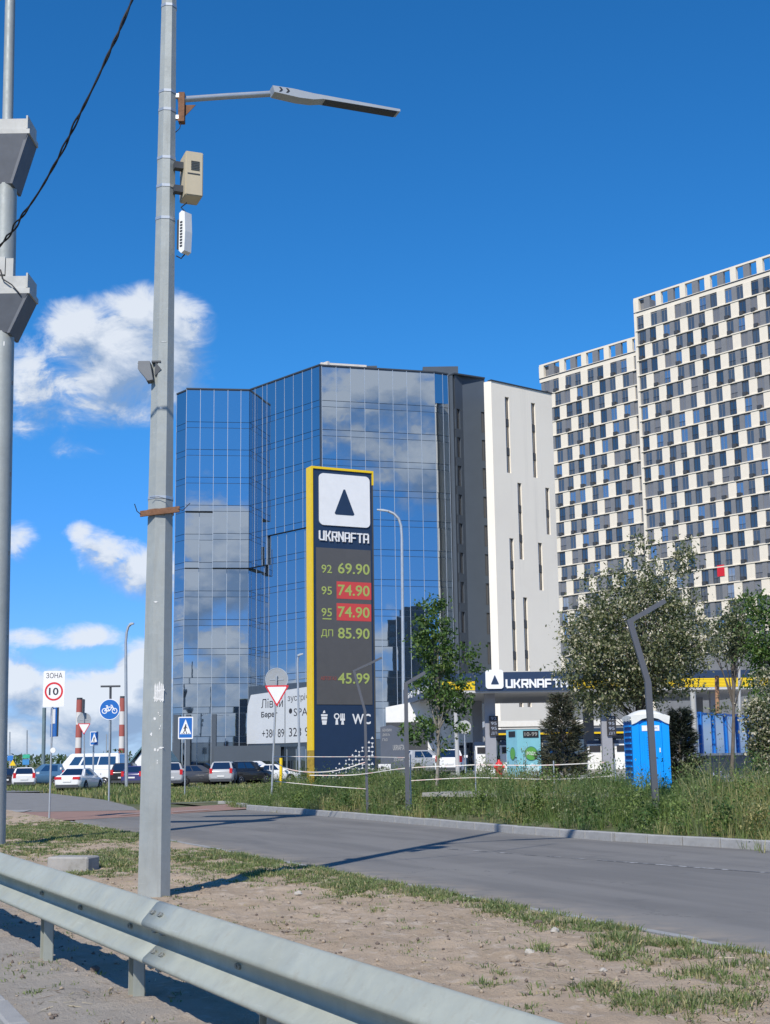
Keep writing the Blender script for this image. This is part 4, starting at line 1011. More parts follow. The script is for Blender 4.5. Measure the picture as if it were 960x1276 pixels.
# rusty clamp with wire ends
c = paxis(638); mb = MB(); k = kz(c.z); A, B = ring8(k-.0028, .015), ring8(k+.0012, .015)
mb.add(A+B, [(j, (j+1)%N8, N8+(j+1)%N8, N8+j) for j in range(N8)]+[tuple(reversed(range(N8))), tuple(range(N8, 2*N8))])
a, b = P(175,640,c.y-.19), P(224,634,c.y-.19); t_ = (b-a).normalized()
mb.frame_box(a, t_, Y, Z, 0, (b-a).length, -.02, .02, -.045, .035); mb.build('rusty_clamp', m_rust, lamp)
mb = MB(); mb.tube([P(176,641,c.y-.2), P(171,637,c.y-.2), P(168,628,c.y-.2)], .007, 5); mb.tube([P(222,634,c.y-.2), P(228,636,c.y-.2), P(237,627,c.y-.2)], .006, 5); pass
for w_pts, w_r in (([(176,641),(171,637),(168,628)], .007), ([(222,634),(228,636),(237,627)], .006), ([(187,620),(198,619),(213,623)], .004)): MB().tube([P(a_, b_, c.y-.21) for a_, b_ in w_pts], w_r, 5).build('wire', m_black, lamp)
mb = MB()
# paper scraps and paint on the shaft
def facet(py, u):                                           # a point on the facet that faces the street, u across it -1..1
    c = paxis(py); r = prad(c.z); ang = R(9)+2*math.pi*(5.0)/N8+2*math.pi/N8*1.0
    best = None
    for i in range(N8):
        an = R(9)+2*math.pi*(i+1)/N8; nn_ = Vector((math.cos(an), math.sin(an), 0))
        d_ = nn_.dot(Vector((-.1,-1,0)))
        if best is None or d_ > best[0]: best = (d_, nn_)
    nn_ = best[1]; tt_ = Vector((-nn_.y, nn_.x, 0)); return c+nn_*(r+.003)+tt_*(u*r*.41), tt_, nn_
m_paper = mat('old_paper', (.72,.72,.70), .9, 0, .15, 30)
def scrap(py, u, w_, h_, jag=5, seed=0, n_=1):
    rr = random.Random(seed); o, tx, nn_ = facet(py, u); mb = MB()
    for q in range(n_):
        pts = []; cx, cz = rr.uniform(-.3,.3)*w_*(n_ > 1), rr.uniform(-.5,.5)*h_*(n_ > 1); f = 1 if n_ == 1 else .4
        for i in range(jag*2): 
            an = math.pi*i/jag; k = rr.uniform(.45,1.0)*f; pts.append((cx+math.cos(an)*w_*.5*k, cz+math.sin(an)*h_*.5*k))
        mb.prism(pts, o, tx, Z, nn_, -.002, .0015+.0005*q)
    mb.build('paper_scrap', m_paper, lamp)
rr = random.Random(4)
o, tx, nn_ = facet(863, .35); mb = MB()
for i in range(5):
    x = -.055+i*.026; mb.prism([(x-.009,-.12+rr.uniform(-.03,.02)),(x+.009,-.12),(x+.011,.09+rr.uniform(-.03,.05)),(x,.12+rr.uniform(-.02,.04)),(x-.010,.08)], o, tx, Z, nn_, -.002, .0016)
mb.prism([(-.075,-.09),(.06,-.12),(.06,-.10),(-.075,-.065)], o, tx, Z, nn_, -.002, .0024); mb.prism([(-.06,.0),(.07,.02),(.07,.04),(-.06,.02)], o, tx, Z, nn_, -.002, .0024)
tag(mb.build('paint_tag', m_paper, lamp), kind='stuff')
for i, (py, u, w_, h_, n_) in enumerate(((896,-.35,.05,.05,1),(890,.4,.06,.05,3),(908,.5,.05,.07,2),(915,-.9,.04,.06,1),(930,.0,.09,.12,3),(932,.75,.09,.03,1),(950,.1,.05,.07,2),(752,-.55,.09,.035,1),(512,-.2,.05,.04,1),(430,.1,.12,.01,1))): scrap(py, u, w_, h_, 5, i, n_)
# things fixed to the post
cb = thing('equipment_cabinet', paxis(228), 'small beige metal cabinet with louvre strapped high on the grey lamp post', 'equipment box')
o = P(237,228,pb.y-.02); rzc = R(-24); ux = Vector((math.cos(rzc), math.sin(rzc), 0)); uy = Vector((-math.sin(rzc), math.cos(rzc), 0)); zt, zb = P(237,196,pb.y).z, P(237,250,pb.y).z; oc = Vector((o.x+.02, o.y, 0))
ux, uy = Vector((.93,.37,0)).normalized(), Vector((-.37,.93,0)).normalized()
mb = MB(); mb.frame_box(oc, ux, uy, Z, -.13, .13, -.18, .18, zb, zt); ob_ = mb.build('body', m_beige, cb)
bm = bmesh.new(); bm.from_mesh(ob_.data); bmesh.ops.bevel(bm, geom=list(bm.edges), offset=.012, segments=2, affect='EDGES'); bm.to_mesh(ob_.data); bm.free()
mb = MB()
for k in range(6): mb.frame_box(oc, ux, uy, Z, -.05, .075, -.188, -.18, zt-.16-.025*k, zt-.148-.025*k)
mb.build('louvre', m_dgrey, cb)
mb = MB(); mb.frame_box(oc, ux, uy, Z, -.10, .08, -.187, -.181, zt-.35, zt-.335); mb.build('handle', m_dgrey, cb)
for zz in (zt-.18, zb+.13): 
    mb = MB(); mb.frame_box(oc, ux, uy, Z, -.26, -.12, -.06, .06, zz-.05, zz+.05); mb.build('strap_bracket', m_dgrey, cb)
an = thing('antenna_unit', paxis(290), 'slim white antenna housing just under the beige cabinet on the lamp post', 'antenna')
a, b = P(231,264,pb.y-.05), P(232,317,pb.y-.05); hz = a.z-b.z; oc = Vector((a.x, a.y, 0)); ux = Vector((.8,-.6,0)); uy = Vector((.6,.8,0))
mb = MB(); mb.prism([(-.05,b.z+.05),(.0,b.z),(.06,b.z+.03),(.075,b.z+hz*.5),(.06,a.z-.03),(.0,a.z),(-.05,a.z-.03)], oc, ux, Z, uy, -.07, .07); mb.build('housing', m_white, an)
mb = MB()
for k in range(9): mb.frame_box(oc, ux, uy, Z, -.025, .02, -.078, -.069, b.z+.1+k*.045, b.z+.122+k*.045)
mb.build('vent_slot', m_dgrey, an)
mb = MB(); mb.frame_box(oc, ux, uy, Z, -.13, -.05, -.03, .03, b.z+.1, a.z-.1); mb.build('mount', m_dgrey, an)
MB().tube([Vector((oc.x,oc.y,a.z)), Vector((oc.x-.06,oc.y,a.z+.07)), Vector((oc.x+.02,oc.y,a.z+.14))], .01, 5).build('wire', m_black, an); mb = MB(); mb.tube([Vector((oc.x,oc.y,b.z)), Vector((oc.x-.05,oc.y,b.z-.06)), Vector((oc.x-.12,oc.y,b.z-.02))], .01, 5); mb.build('wire', m_black, an)
fl = thing('floodlight', paxis(462), 'small grey floodlight clamped half way up the lamp post', 'floodlight')
a = P(186,463,pb.y-.12); mb = MB(); oc = a
mb.prism([(-.14,.13),(.02,.13),(.07,-.14),(.0,-.155),(-.145,.02)], oc, X, Z, Y, -.09, .09); mb.build('housing', mat('flood_grey', (.15,.16,.17), .5, .2), fl)
mb = MB(); mb.prism([(-.15,.10),(-.135,.12),(.0,-.15),(-.015,-.165)], oc, X, Z, Y, -.08, .08); mb.build('lens', m_dgrey, fl)
mb = MB(); mb.frame_box(oc, X, Y, Z, .04, .17, -.05, .05, .12, .145); mb.prism([(.10,.12),(.18,.02),(.10,-.07),(.085,-.06),(.09,.02)], oc, X, Z, Y, -.05, .05); mb.build('bracket', m_dgrey, fl)

# ================================================================== LEFT MAST WITH BRACKET BEAMS
gb, gt2 = pole_frame(-9, 1058, 13, 0); gd = gt2-gb
mast = thing('bracket_mast', gb, 'round grey mast with two heavy bracket collars at the street edge', 'mast')
def gax(py): z = P(0, py, gb.y).z; return gb+gd*((z-gb.z)/gd.z)
mb = MB(); c1 = gax(158); mb.tube([gb, gax(800), gax(430), c1], [.27,.26,.25,.245], 24); mb.build('pole', m_pole, mast)
mb = MB(); c2 = gax(-120); mb.tube([c1, c2], [.125,.115], 14); mb.build('top_pole', m_pole, mast)
m_beam = mat('beam_grey', (.46,.46,.44), .7, .1, .1, 4)
for (yt, ym, yb) in ((157,176,234),(351,373,418)):
    c = gax(ym); zt, zm, zb = gax(yt).z, c.z, gax(yb).z
    xr = P(38, ym, gb.y-.2).x-c.x; oc = Vector((c.x, c.y, 0)); dz = zt-zm
    cl = mast
    mb = MB(); mb.frame_box(oc, X, Y, Z, -3.2, xr-.05, -.36, -.24, zm+dz*.32, zt); mb.frame_box(oc, X, Y, Z, -3.2, xr-.05, .24, .36, zm+dz*.32, zt); bo = mb.build('bracket_beam', m_beam, mast)
    mb = MB(); mb.frame_box(oc, X, Y, Z, -3.2, xr+.03, -.40, .40, zm, zm+dz*.30); mb.build('flange', m_beam, bo)
    mb = MB(); mb.frame_box(oc, X, Y, Z, xr-.06, xr-.02, -.40, .40, zm+dz*.32, zt+.06); mb.build('end_plate', m_beam, bo)
    mb = MB(); w1, w2 = xr-.02, .24
    top_ = [oc+Vector((sx_*w1, sy_*.36, zm-.004)) for sx_, sy_ in ((-1,-1),(1,-1),(1,1),(-1,1))]; bot = [oc+Vector((sx_*w2, sy_*.2, zb)) for sx_, sy_ in ((-1,-1),(1,-1),(1,1),(-1,1))]
    for sq in (-1, 1):
        V = [oc+Vector((-.22,sq*.24,zb)), oc+Vector((.22,sq*.24,zb)), oc+Vector((w1,sq*.40,zm-.004)), oc+Vector((-w1,sq*.40,zm-.004))]; mb.add(V+[v-Y*sq*.02 for v in V], [(0,1,2,3),(4,5,6,7),(0,1,5,4),(1,2,6,5),(2,3,7,6),(3,0,4,7)])
    mb.prism([(.2,zb-.06),(.26,zb-.06),(w1+.02,zm-.004),(w1-.05,zm-.004)], oc, X, Z, Y, -.38, .38)
    mb.prism([(-.2,zb-.06),(-.26,zb-.06),(-w1-.02,zm-.004),(-w1+.05,zm-.004)], oc, X, Z, Y, -.38, .38)
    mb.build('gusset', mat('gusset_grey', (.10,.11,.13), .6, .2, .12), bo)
c = gax(340)
mb = MB(); mb.box(c.x+.02, c.y-.28, c.z+.05, .16, .12, .42); mb.box(c.x+.20, c.y-.27, c.z-.02, .17, .1, .5); mb.build('junction_box', m_beam, mast)
mb = MB(); mb.tube([c+Vector((.0,-.34,-.05)), c+Vector((.08,-.42,-.3)), c+Vector((.3,-.45,-.45)), c+Vector((.5,-.43,-.68))], .016, 6); mb.build('wire', m_black, mast)
mb = MB()
for py in (478, 592, 690, 795, 920): q = gax(py); mb.box(q.x+.225, q.y-.05, q.z, .05, .06, .1)
tag(mb.build('step_lug', m_dgrey, mast), kind='stuff')
q = gax(432); mb = MB(); mb.frame_box(Vector((q.x+.06, q.y-.232, q.z)), X, Y, Z, -.04,.04,-.004,.004,-.05,.05); mb.build('tag_plate', m_white, mast)

# ================================================================== OVERHEAD CABLE
cp = [(290,-330,15.2),(230,-150,15.2),(165,0,15.3),(130,80,15.5),(96,150,15.8),(58,224,16.2),(26,272,16.6),(0,307,17.0),(-26,338,17.4),(-110,420,18.6),(-230,520,20.5)]
base = [P(*c) for c in cp]; fine_ = []
for i in range(len(base)-1):
    p_, q_ = base[i], base[i+1]; a_, d_ = base[max(0,i-1)], base[min(len(base)-1,i+2)]
    for k in range(14):
        u = k/14; fine_.append(.5*((2*p_)+(q_-a_)*u+(2*a_-5*p_+4*q_-d_)*u*u+(-a_+3*p_-3*q_+d_)*u**3))
cable = thing('overhead_cable', fine_[40], 'black twisted overhead cable crossing the sky between the two masts', 'cable')
for ph in (0, math.pi):
    mb = MB(); pts = []
    for i, p_ in enumerate(fine_): 
        a_ = i*.62+ph; rr_ = .011+.009*math.sin(i*.23); pts.append(p_+Vector((math.cos(a_)*rr_, math.sin(a_)*rr_, math.cos(a_*.7)*rr_)))
    mb.tube(pts, .0115, 6); mb.build('strand', m_black, cable)

# ================================================================== ROAD SIGNS
def post_tube(root, p, q, r, m=m_steel): mb = MB(); mb.tube([p, q], r, 8); return mb.build('post', m, root)
def px_at(Yd): return Yd/FPX/math.cos(TILT)*1.0
SIGN_Z = {}
def sp(px, py, Yd, off=0.0): return P(px, py, Yd-off)
# zone sign with a parking plate seen edge-on under it
b = G(61.5, 1021); yd = b.y
zs_ = thing('zone_sign', b, 'white ЗОНА 10 speed limit board on a thin post by the side road', 'road sign')
post_tube(zs_, b-Z*.2, sp(67, 840, yd), .032)
def plate(root, name, px0, py0, px1, py1, yd, m, off=.05, th=.01, rnd_=0.0):
    a, c = sp(px0, py1, yd, off), sp(px1, py0, yd, off); mb = MB(); o = Vector((a.x, a.y, 0))
    if rnd_: 
        w_, h0, h1 = c.x-a.x, a.z, c.z; k = rnd_; pts = []
        for (cx, cz, s0) in ((w_-k, h0+k, -90),(w_-k, h1-k, 0),(k, h1-k, 90),(k, h0+k, 180)):
            for q in range(5): an = R(s0+90*q/4); pts.append((cx+k*math.cos(an), cz+k*math.sin(an)))
        mb.prism(pts, o, X, Z, -Y, 0, th)
    else: mb.frame_box(o, X, -Y, Z, 0, c.x-a.x, 0, th, a.z, c.z)
    return mb.build(name, m, root), o, c.x-a.x, a.z, c.z
pl, o, w_, z0, z1 = plate(zs_, 'board', 53.5, 836, 81.5, 881, yd, m_wsign, .05, .012, .04)
h_ = z1-z0; mb = MB(); text(mb, 'ЗОНА', o, X, Z, -Y, w_*.12, w_*.88, z0+h_*.80, z0+h_*.95, .015, .0); mb.build('lettering', m_ink, pl)
mb = MB(); oc = o+X*(w_*.5)+Z*(z0+h_*.43); mb.ring(oc, X, Z, -Y, w_*.345, w_*.43, .008, .016); mb.build('red_ring', m_red, pl)
mb = MB(); text(mb, '10', oc, X, Z, -Y, -w_*.23, w_*.22, -h_*.105, h_*.105, .015, .02); mb.build('numeral', m_ink, pl)
a, c = sp(64.0, 918, yd), sp(70, 882, yd); po_ = Vector(((a.x+c.x)/2, yd, 0)); pu = Vector((math.cos(R(27)), math.sin(R(27)), 0)); pv = Vector((-pu.y, pu.x, 0))
e_ = MB().frame_box(po_, pu, pv, Z, -.02, .02, -.36, .36, a.z, c.z).build('parking_plate', m_blue, zs_)
MB().frame_box(po_, pu, pv, Z, -.028, -.015, -.28, .28, a.z+.42, c.z-.05).build('white_field', m_wsign, e_)
MB().frame_box(po_, pu, pv, Z, .03, .07, -.40, -.12, a.z, c.z).build('plate_back', m_dgrey, e_)
mb = MB(); a = sp(66.5, 935, yd); mb.disc(a, X, Z, -Y, .09, -.02, .03, 14); mb.build('small_disc', m_white, zs_)
# bicycle sign
b = G(136, 996); yd = b.y
bs = thing('bicycle_sign', b, 'round blue bicycle path sign on a thin grey post', 'road sign')
post_tube(bs, b-Z*.2, sp(137.5, 872, yd), .05)
oc = sp(137, 884, yd, .07); r_px = 12.9*yd/FPX
mb = MB(); mb.disc(oc, X, Z, -Y, r_px*1.0, 0, .02, 32); dk = mb.build('white_rim', m_wsign, bs)
mb = MB(); mb.disc(oc, X, Z, -Y, r_px*.93, .015, .026, 32); mb.build('disc', m_blue, bs)
mb = MB(); k = r_px
for sx_ in (-1, 1): mb.ring(oc+X*(sx_*.48*k)-Z*.14*k, X, Z, -Y, .19*k, .27*k, .02, .032, 18)
def bar2(mb, o, p, q, th, d0, d1):
    p, q = Vector(p), Vector(q); t = (q-p).normalized(); n = Vector((-t.y, t.x))*th*.5; mb.prism([tuple(p-n), tuple(q-n), tuple(q+n), tuple(p+n)], o, X, Z, -Y, d0, d1)
for i, (p, q) in enumerate((((-.48,-.14),(-.24,.22)),((-.24,.22),(.26,.22)),((-.24,.22),(-.02,-.14)),((-.02,-.14),(.26,.22)),((-.02,-.14),(-.48,-.14)),((.22,.38),(.48,-.14)),((.08,.40),(.24,.38)),((-.36,.34),(-.16,.34)),((-.26,.34),(-.22,.2)))):
    bar2(mb, oc, Vector(p)*k, Vector(q)*k, .085*k, .02, .031+.0012*i)
mb.build('bicycle_symbol', m_wsign, bs)
# pedestrian crossing signs
def crossing(base, x0, y0, x1, y1, yd, lab, post_px, prad_=.035):
    root = thing('crossing_sign', base, lab, 'road sign', 'pedestrian crossing signs')
    post_tube(root, base-Z*.2, sp(post_px, y0+3, yd), prad_)
    pl, o, w_, z0, z1 = plate(root, 'board', x0, y0, x1, y1, yd, m_wsign, .06, .012, .05)
    h_ = z1-z0; mb = MB(); mb.frame_box(o, X, -Y, Z, w_*.07, w_*.93, .005, .016, z0+h_*.06, z1-h_*.05); mb.build('blue_field', m_blue, pl)
    mb = MB(); zt = z0+h_*.22; mb.prism([(w_*.12, zt), (w_*.88, zt), (w_*.5, z1-h_*.11)], o, X, Z, -Y, .01, .02); mb.build('white_triangle', m_wsign, pl)
    mb = MB(); k = w_
    def b3(p, q, th, e): 
        bar2(mb, o+Z*zt, Vector(p)*k, Vector(q)*k, th*k, .012, .024+e)
    mb.disc(o+Z*(zt+k*.60)+X*(k*.51), X, Z, -Y, .05*k, .012, .0245, 10)
    b3((.50,.55),(.47,.32),.10,0); b3((.47,.33),(.36,.06),.055,.001); b3((.47,.33),(.58,.06),.055,.002); b3((.50,.52),(.37,.36),.04,.003); b3((.50,.52),(.62,.38),.04,.004)
    for i in range(4): b3((.24+.15*i,.045),(.31+.15*i,.045),.03,.005)
    mb.build('walker_symbol', m_ink, pl)
    return root
b = G(230.5, 991.5); crossing(b, 222, 893, 241, 921, b.y, 'blue pedestrian crossing sign on thin post standing in front of the parked hatchback', 231.5)
b = Vector((P(116,981,97).x, 97, 0)); crossing(b, 112.3, 911.5, 123, 929, 97, 'small blue pedestrian crossing sign near the white saloon car', 117, .06)
# give way signs with the back of a round sign above
def give_way(base, cx, cy, half, yd, dx, dy, dr, top, lab, prad_, grey=True):
    root = thing('give_way_sign', base, lab, 'road sign', 'give way signs')
    post_tube(root, base-Z*.2, sp(*top, yd), prad_)
    oc = sp(cx, cy, yd, .07); k = half*yd/FPX
    def tri(f, d0, d1, m, nm, par):
        mb = MB(); h = k*1.72; pts = []
        for (px_, pz_) in ((-k, h*.36), (0, -h*.64), (k, h*.36)):
            c = Vector((px_*f, pz_*f)); 
            for da in (-40, 0, 40): an = math.atan2(c.y, c.x)+R(da); pts.append((c.x+math.cos(an)*k*.07*f-c.x*.07, c.y+math.sin(an)*k*.07*f-c.y*.07))
        mb.prism(list(reversed(pts)) , oc, X, Z, -Y, d0, d1); return mb.build(nm, m, par)
    a = tri(1, 0, .018, m_red, 'red_triangle', root); tri(.80, .012, .024, m_wsign, 'white_field', a)
    od = sp(dx, dy, yd, -.06); kr = dr*yd/FPX
    mb = MB(); mb.disc(od, X, Z, -Y, kr, 0, .014, 28); d_ = mb.build('sign_back', mat('sign_back_grey', (.33,.35,.36), .5, .3, .06), root)
    mb = MB(); mb.ring(od, X, Z, -Y, kr*.93, kr*1.0, .012, .022); mb.build('rim', m_steel, d_)
    mb = MB(); mb.frame_box(od, X, -Y, Z, -kr*.6, kr*.6, .012, .03, -kr*.06, kr*.02); mb.build('clamp', m_steel, d_)
    return root
b = G(338, 1004); give_way(b, 345.3, 863.5, 14.6, b.y, 345, 846.5, 14.3, (345, 842), 'big red and white give way sign on a leaning post at the kerb end', .045)
b = Vector((P(106,982,95).x, 95, 0)); g2 = give_way(b, 105, 906.5, 7.6, 95, 105, 897, 8.8, (104.5, 872), 'small give way sign below a grey sign back, beside the white saloon car', .05)
mb = MB(); a = sp(104.3, 880, 95); mb.box(a.x, 95, a.z, .09, .7, 17*95/FPX, R(4)); mb.build('edge_plate', m_dgrey, g2)

# ================================================================== LAMPS FURTHER OFF
def curve_lamp(name, pts, yd, r, head, lab, grp='slim street lamps by the station', m=m_steel, hm=m_lum):
    P_ = [P(x, y, yd) for x, y in pts]; P_[0].z = terr(P_[0].x, P_[0].y)-.05
    root = thing(name, P_[0], lab, 'street lamp', grp); mb = MB(); mb.tube(P_, [r]+[r*.8]*(len(P_)-1), 10); mb.build('pole', m, root)
    a, b = P(*head[0], yd-.1), P(*head[1], yd-.1); t = (b-a).normalized(); u = t.cross(Y).normalized(); u = u if u.z > 0 else -u
    mb = MB(); mb.prism([(0,-.05),(0,.06),((b-a).length*.5,.09),((b-a).length,.03),((b-a).length,-.06)], a, t, u, Y, -.16, .16); mb.build('lamp_head', hm, root); return root
curve_lamp('street_lamp', [(158,979),(157,800),(158,788),(160,781),(163,778)], 92, .115, ((161.5,778.5),(167,776.5)), 'slim grey street lamp with a short hooked head between van and lamp post')
curve_lamp('street_lamp', [(504,962),(501,668),(500,655),(497,646),(491,640),(484,637)], 108, .15, ((484,637),(470,635)), 'white street lamp with a swan neck before the office glass')
curve_lamp('street_lamp', [(374,962),(371,826),(371.5,820),(373,817)], 112, .10, ((371,817),(378,814.5)), 'thin short lamp in front of the white banner edge')
b = Vector((P(137,976,128).x, 128, 0)); tl_ = thing('street_lamp', b, 'twin armed T shaped lamp rising behind the bicycle sign', 'street lamp', 'slim street lamps by the station')
mb = MB(); mb.tube([b, P(138,856,128)], .11, 8); mb.build('pole', m_dgrey, tl_)
for s_ in (-1, 1):
    a, c = P(138,855.5,128), P(138+s_*12,855-(.5 if s_ < 0 else -.3),128); mb = MB(); mb.frame_box(Vector((min(a.x,c.x), 128, a.z)), X, Y, Z, 0, abs(c.x-a.x), -.15, .15, -.06, .10); mb.build('lamp_head', m_dgrey, tl_)
b = Vector((P(54,968,118).x, 118, 0)); o = MB().tube([b, P(55.5,882,118)], .16, 8).build('flag_pole', mat('pole_green_grey', (.16,.22,.23), .5, .2), None, loc=b); tag(o, 'plain dark green grey pole behind the white zone board', 'pole')
def bent_lamp(pts, yd, th, lab):
    P_ = [P(x, y, yd) for x, y in pts]; P_[0].z = terr(P_[0].x, P_[0].y)-.1
    root = thing('bent_lamp', P_[0], lab, 'street lamp', 'angular dark park lamps')
    def seg(a, b, w_, ext0=0, ext1=0):
        t = (b-a).normalized(); s_ = t.cross(Y).normalized(); mb = MB(); mb.frame_box(a-t*ext0, s_, Y, t, -w_/2, w_/2, -w_/2*1.001, w_/2*1.001, 0, (b-a).length+ext0+ext1); return mb
    seg(P_[0], P_[1], th).build('post', m_dgreyp, root); seg(P_[1], P_[2], th*.92, th*.2, th*.3).build('inclined_post', m_dgreyp, root); seg(P_[2], P_[3], th*.75, th*.3, 0).build('lamp_arm', m_dgreyp, root)
    a = P_[2]+(P_[3]-P_[2])*.35; t = (P_[3]-P_[2]).normalized(); s_ = t.cross(Y).normalized(); s_ = s_ if s_.z < 0 else -s_
    mb = MB(); mb.frame_box(a, s_, Y, t, th*.38, th*.42, -th*.25, th*.25, 0, (P_[3]-a).length*.95); mb.build('led_strip', m_white, root)
    return root
m_dgreyp = mat('lamp_graphite', (.10,.105,.12), .45, .2, .06)
bent_lamp([(817,990),(807.5,850),(785,774),(829,748.5)], 32.6, .145, 'angular graphite lamp crossing in front of the blue portable toilet')
bent_lamp([(458,985),(455,886),(441.5,836),(476,819.5)], 42.6, .082, 'angular graphite lamp standing in front of the petrol price sign')
bent_lamp([(508,984),(506.5,898),(506,852),(530,838)], 41, .125, 'angular graphite lamp standing among the leaves of the young tree')

# ================================================================== CHIMNEYS
m_chr, m_chw = mat('chimney_red', (.36,.10,.085), .9, 0, .08, .05), mat('chimney_white', (.62,.60,.58), .9, 0, .06, .05)
for (px, y0, yb_, r0_, r1_, bands, lab) in ((97.5,872,946,1.35,1.6,[872,887.5,903,919,932,946],'red and white banded chimney behind the small give way sign'),(151.5,870,946,1.25,1.5,[870,886.5,903,917.5,932.5,946],'red and white banded chimney beside the slim lamp, nearer the big grey post')):
    b = Vector((P(px, 950, 700).x, 700, 0)); ch_ = thing('chimney', b, lab, 'chimney', 'banded power station chimneys')
    for i, (a_, c_) in enumerate(zip(bands, bands[1:])):
        za, zc_ = P(px, a_, 700).z, P(px, c_, 700).z if i < 4 else -1; mb = MB(); mb.lathe([(r1_+.02*i, zc_), (r1_-.05+.02*i, za)], 16, (b.x, b.y, 0)); mb.build('band', m_chr if i%2 == 0 else m_chw, ch_)
    mb = MB(); mb.lathe([(r1_*.92, P(px,y0,700).z-.2),(r1_*.92, P(px,y0,700).z+1.0)], 16, (b.x, b.y, 0)); mb.build('rim', m_dgrey, ch_)
# ================================================================== PRICE SIGN (STELE)
sn = Vector((.443,-.896,0)).normalized(); stt = Vector((.896,.443,0)).normalized()
s0 = P(390.5,960,56); sz0 = terr(s0.x+.6, s0.y+.5)-.05
s0 = Vector((s0.x, s0.y, 0))
def onS(px, py): q = on_plane(px, py, s0, sn); return (q-s0).dot(stt), q.z
SW = onS(466.5, 800)[0]; STZ = onS(428, 587)[1]
stele = thing('price_sign', Vector((s0.x, s0.y, sz0)), 'tall navy petrol price pylon with yellow edge and lit price rows', 'price sign')
TH = .52
mb = MB(); mb.frame_box(s0, stt, sn, Z, .03, SW-.03, -TH+.02, 0, sz0, STZ); mb.build('body', m_navy, stele)
mb = MB(); mb.frame_box(s0, stt, sn, Z, -.045, .028, -TH, .05, onS(390,935)[1], STZ+.10); mb.frame_box(s0, stt, sn, Z, .028, SW+.04, -TH, .05, STZ+.002, STZ+.10); mb.frame_box(s0, stt, sn, Z, SW-.028, SW+.04, -TH, .05, STZ-.52, STZ+.0)
mb.build('yellow_edge', m_yellow, stele)
mb = MB(); mb.frame_box(s0, stt, sn, Z, -.045, .028, -TH, .05, sz0, onS(390,935)[1]-.003); mb.build('edge_foot', mat('dirty_yellow', (.40,.27,.03), .7, 0, .3, 6), stele)
mb = MB(); mb.frame_box(s0, stt, sn, Z, SW-.028, SW+.02, -TH, .03, sz0, STZ-.53); mb.build('side_trim', mat('bronze_trim', (.09,.085,.075), .5, .2, .1), stele)
def rrect(x0, x1, y0, y1, k, n_=5):
    pts = []
    for (cx, cz, a0_) in ((x1-k, y0+k, -90),(x1-k, y1-k, 0),(x0+k, y1-k, 90),(x0+k, y0+k, 180)):
        for q in range(n_+1): an = R(a0_+90*q/n_); pts.append((cx+k*math.cos(an), cz+k*math.sin(an)))
    return pts
def rectS(x0, y0, x1, y1): a = onS((x0+x1)/2, y1)[1]; b = onS((x0+x1)/2, y0)[1]; ym = (y0+y1)/2; return onS(x0, ym)[0], onS(x1, ym)[0], a, b
mb = MB(); a, b, c, d = rectS(397.5,592,460.5,656); mb.prism(rrect(a, b, c, d, .20), s0, stt, Z, sn, -.01, .05); lg_ = mb.build('logo_tile', m_wsign, stele)
def tri_logo(mb, o, ux, uz, nn_, x0, x1, y0, y1, d0, d1):
    w_ = x1-x0; k = .06*w_; mb.prism([(x0+k, y0), (x1-k, y0), (x1, y0+k), (x1-.04*w_, y0+2.6*k), (x0+w_*.54, y1-.2*k), (x0+w_*.46, y1-.2*k), (x0+.04*w_, y0+2.6*k), (x0, y0+k)], o, ux, uz, nn_, d0, d1)
mb = MB(); a, b, c, d = rectS(416.5,610,441,642); tri_logo(mb, s0, stt, Z, sn, a, b, c, d, .045, .06); mb.build('drop_emblem', m_navy, lg_)
a, b, c, d = rectS(397,663,460,675.5); lw_ = (b-a)/8
for i, ch in enumerate('UKRNAFTA'):
    mb = MB(); stroke_letter(mb, ch, s0, stt, Z, sn, a+lw_*i+lw_*.07, a+lw_*(i+1)-lw_*.09, c, d, -.005, .05, .056); mb.build('letter', m_wsign, stele)
mb = MB(); a, b, c, d = rectS(394.5,684,463,878); mb.frame_box(s0, stt, sn, Z, a, b, -.01, .02, c, d); disp = mb.build('display', mat('display_grey', (.095,.092,.092), .45, 0, .05), stele)
m_led = mat('led_digit', (.30,.36,.10), .5, 0, 0, emit=((.50,.58,.16), .09)); m_ledr = mat('led_red', (.45,.045,.045), .5, 0, 0, emit=((.8,.12,.11), .12)); m_ledr2 = mat('led_red_dim', (.35,.08,.06), .5, 0, 0)
def row(cy, small, big, red=None, sx0=400.5, sx1=413.5):
    if red:
        mb = MB(); a, b, c, d = rectS(419.5, cy-10.6, 462.5, cy+10.8); mb.frame_box(s0, stt, sn, Z, a, b, .0, .026, c, d); mb.build('red_field', m_ledr, disp)
    mb = MB(); a, b, c, d = rectS(421, cy-6.8, 460.5, cy+6.8); text(mb, big, s0, stt, Z, sn, a, b, c, d, .032, .016); tag(mb.build('price', m_led, disp), kind='stuff')
    if small:
        mb = MB(); a, b, c, d = rectS(sx0, cy-5.2, sx1, cy+5.2); text(mb, small, s0, stt, Z, sn, a, b, c, d, .032, .01); tag(mb.build('fuel_grade', m_led, disp), kind='stuff')
row(709,'92','69.90'); row(736,'95','74.90',1); row(763,'95','74.90',1); row(789.5,'ДП','85.90', None, 400, 415); row(845.5,None,'45.99')
mb = MB(); a, b, c, d = rectS(402, 770.5, 413, 772); mb.frame_box(s0, stt, sn, Z, a, b, .0, .03, c, d); mb.build('underline', m_led, disp)
mb = MB(); a, b, c, d = rectS(399.5, 843, 419, 847.5); text(mb, 'АВТОГАЗ', s0, stt, Z, sn, a, b, c, d, .031, .0); tag(mb.build('fuel_grade', m_ledr2, disp), kind='stuff')
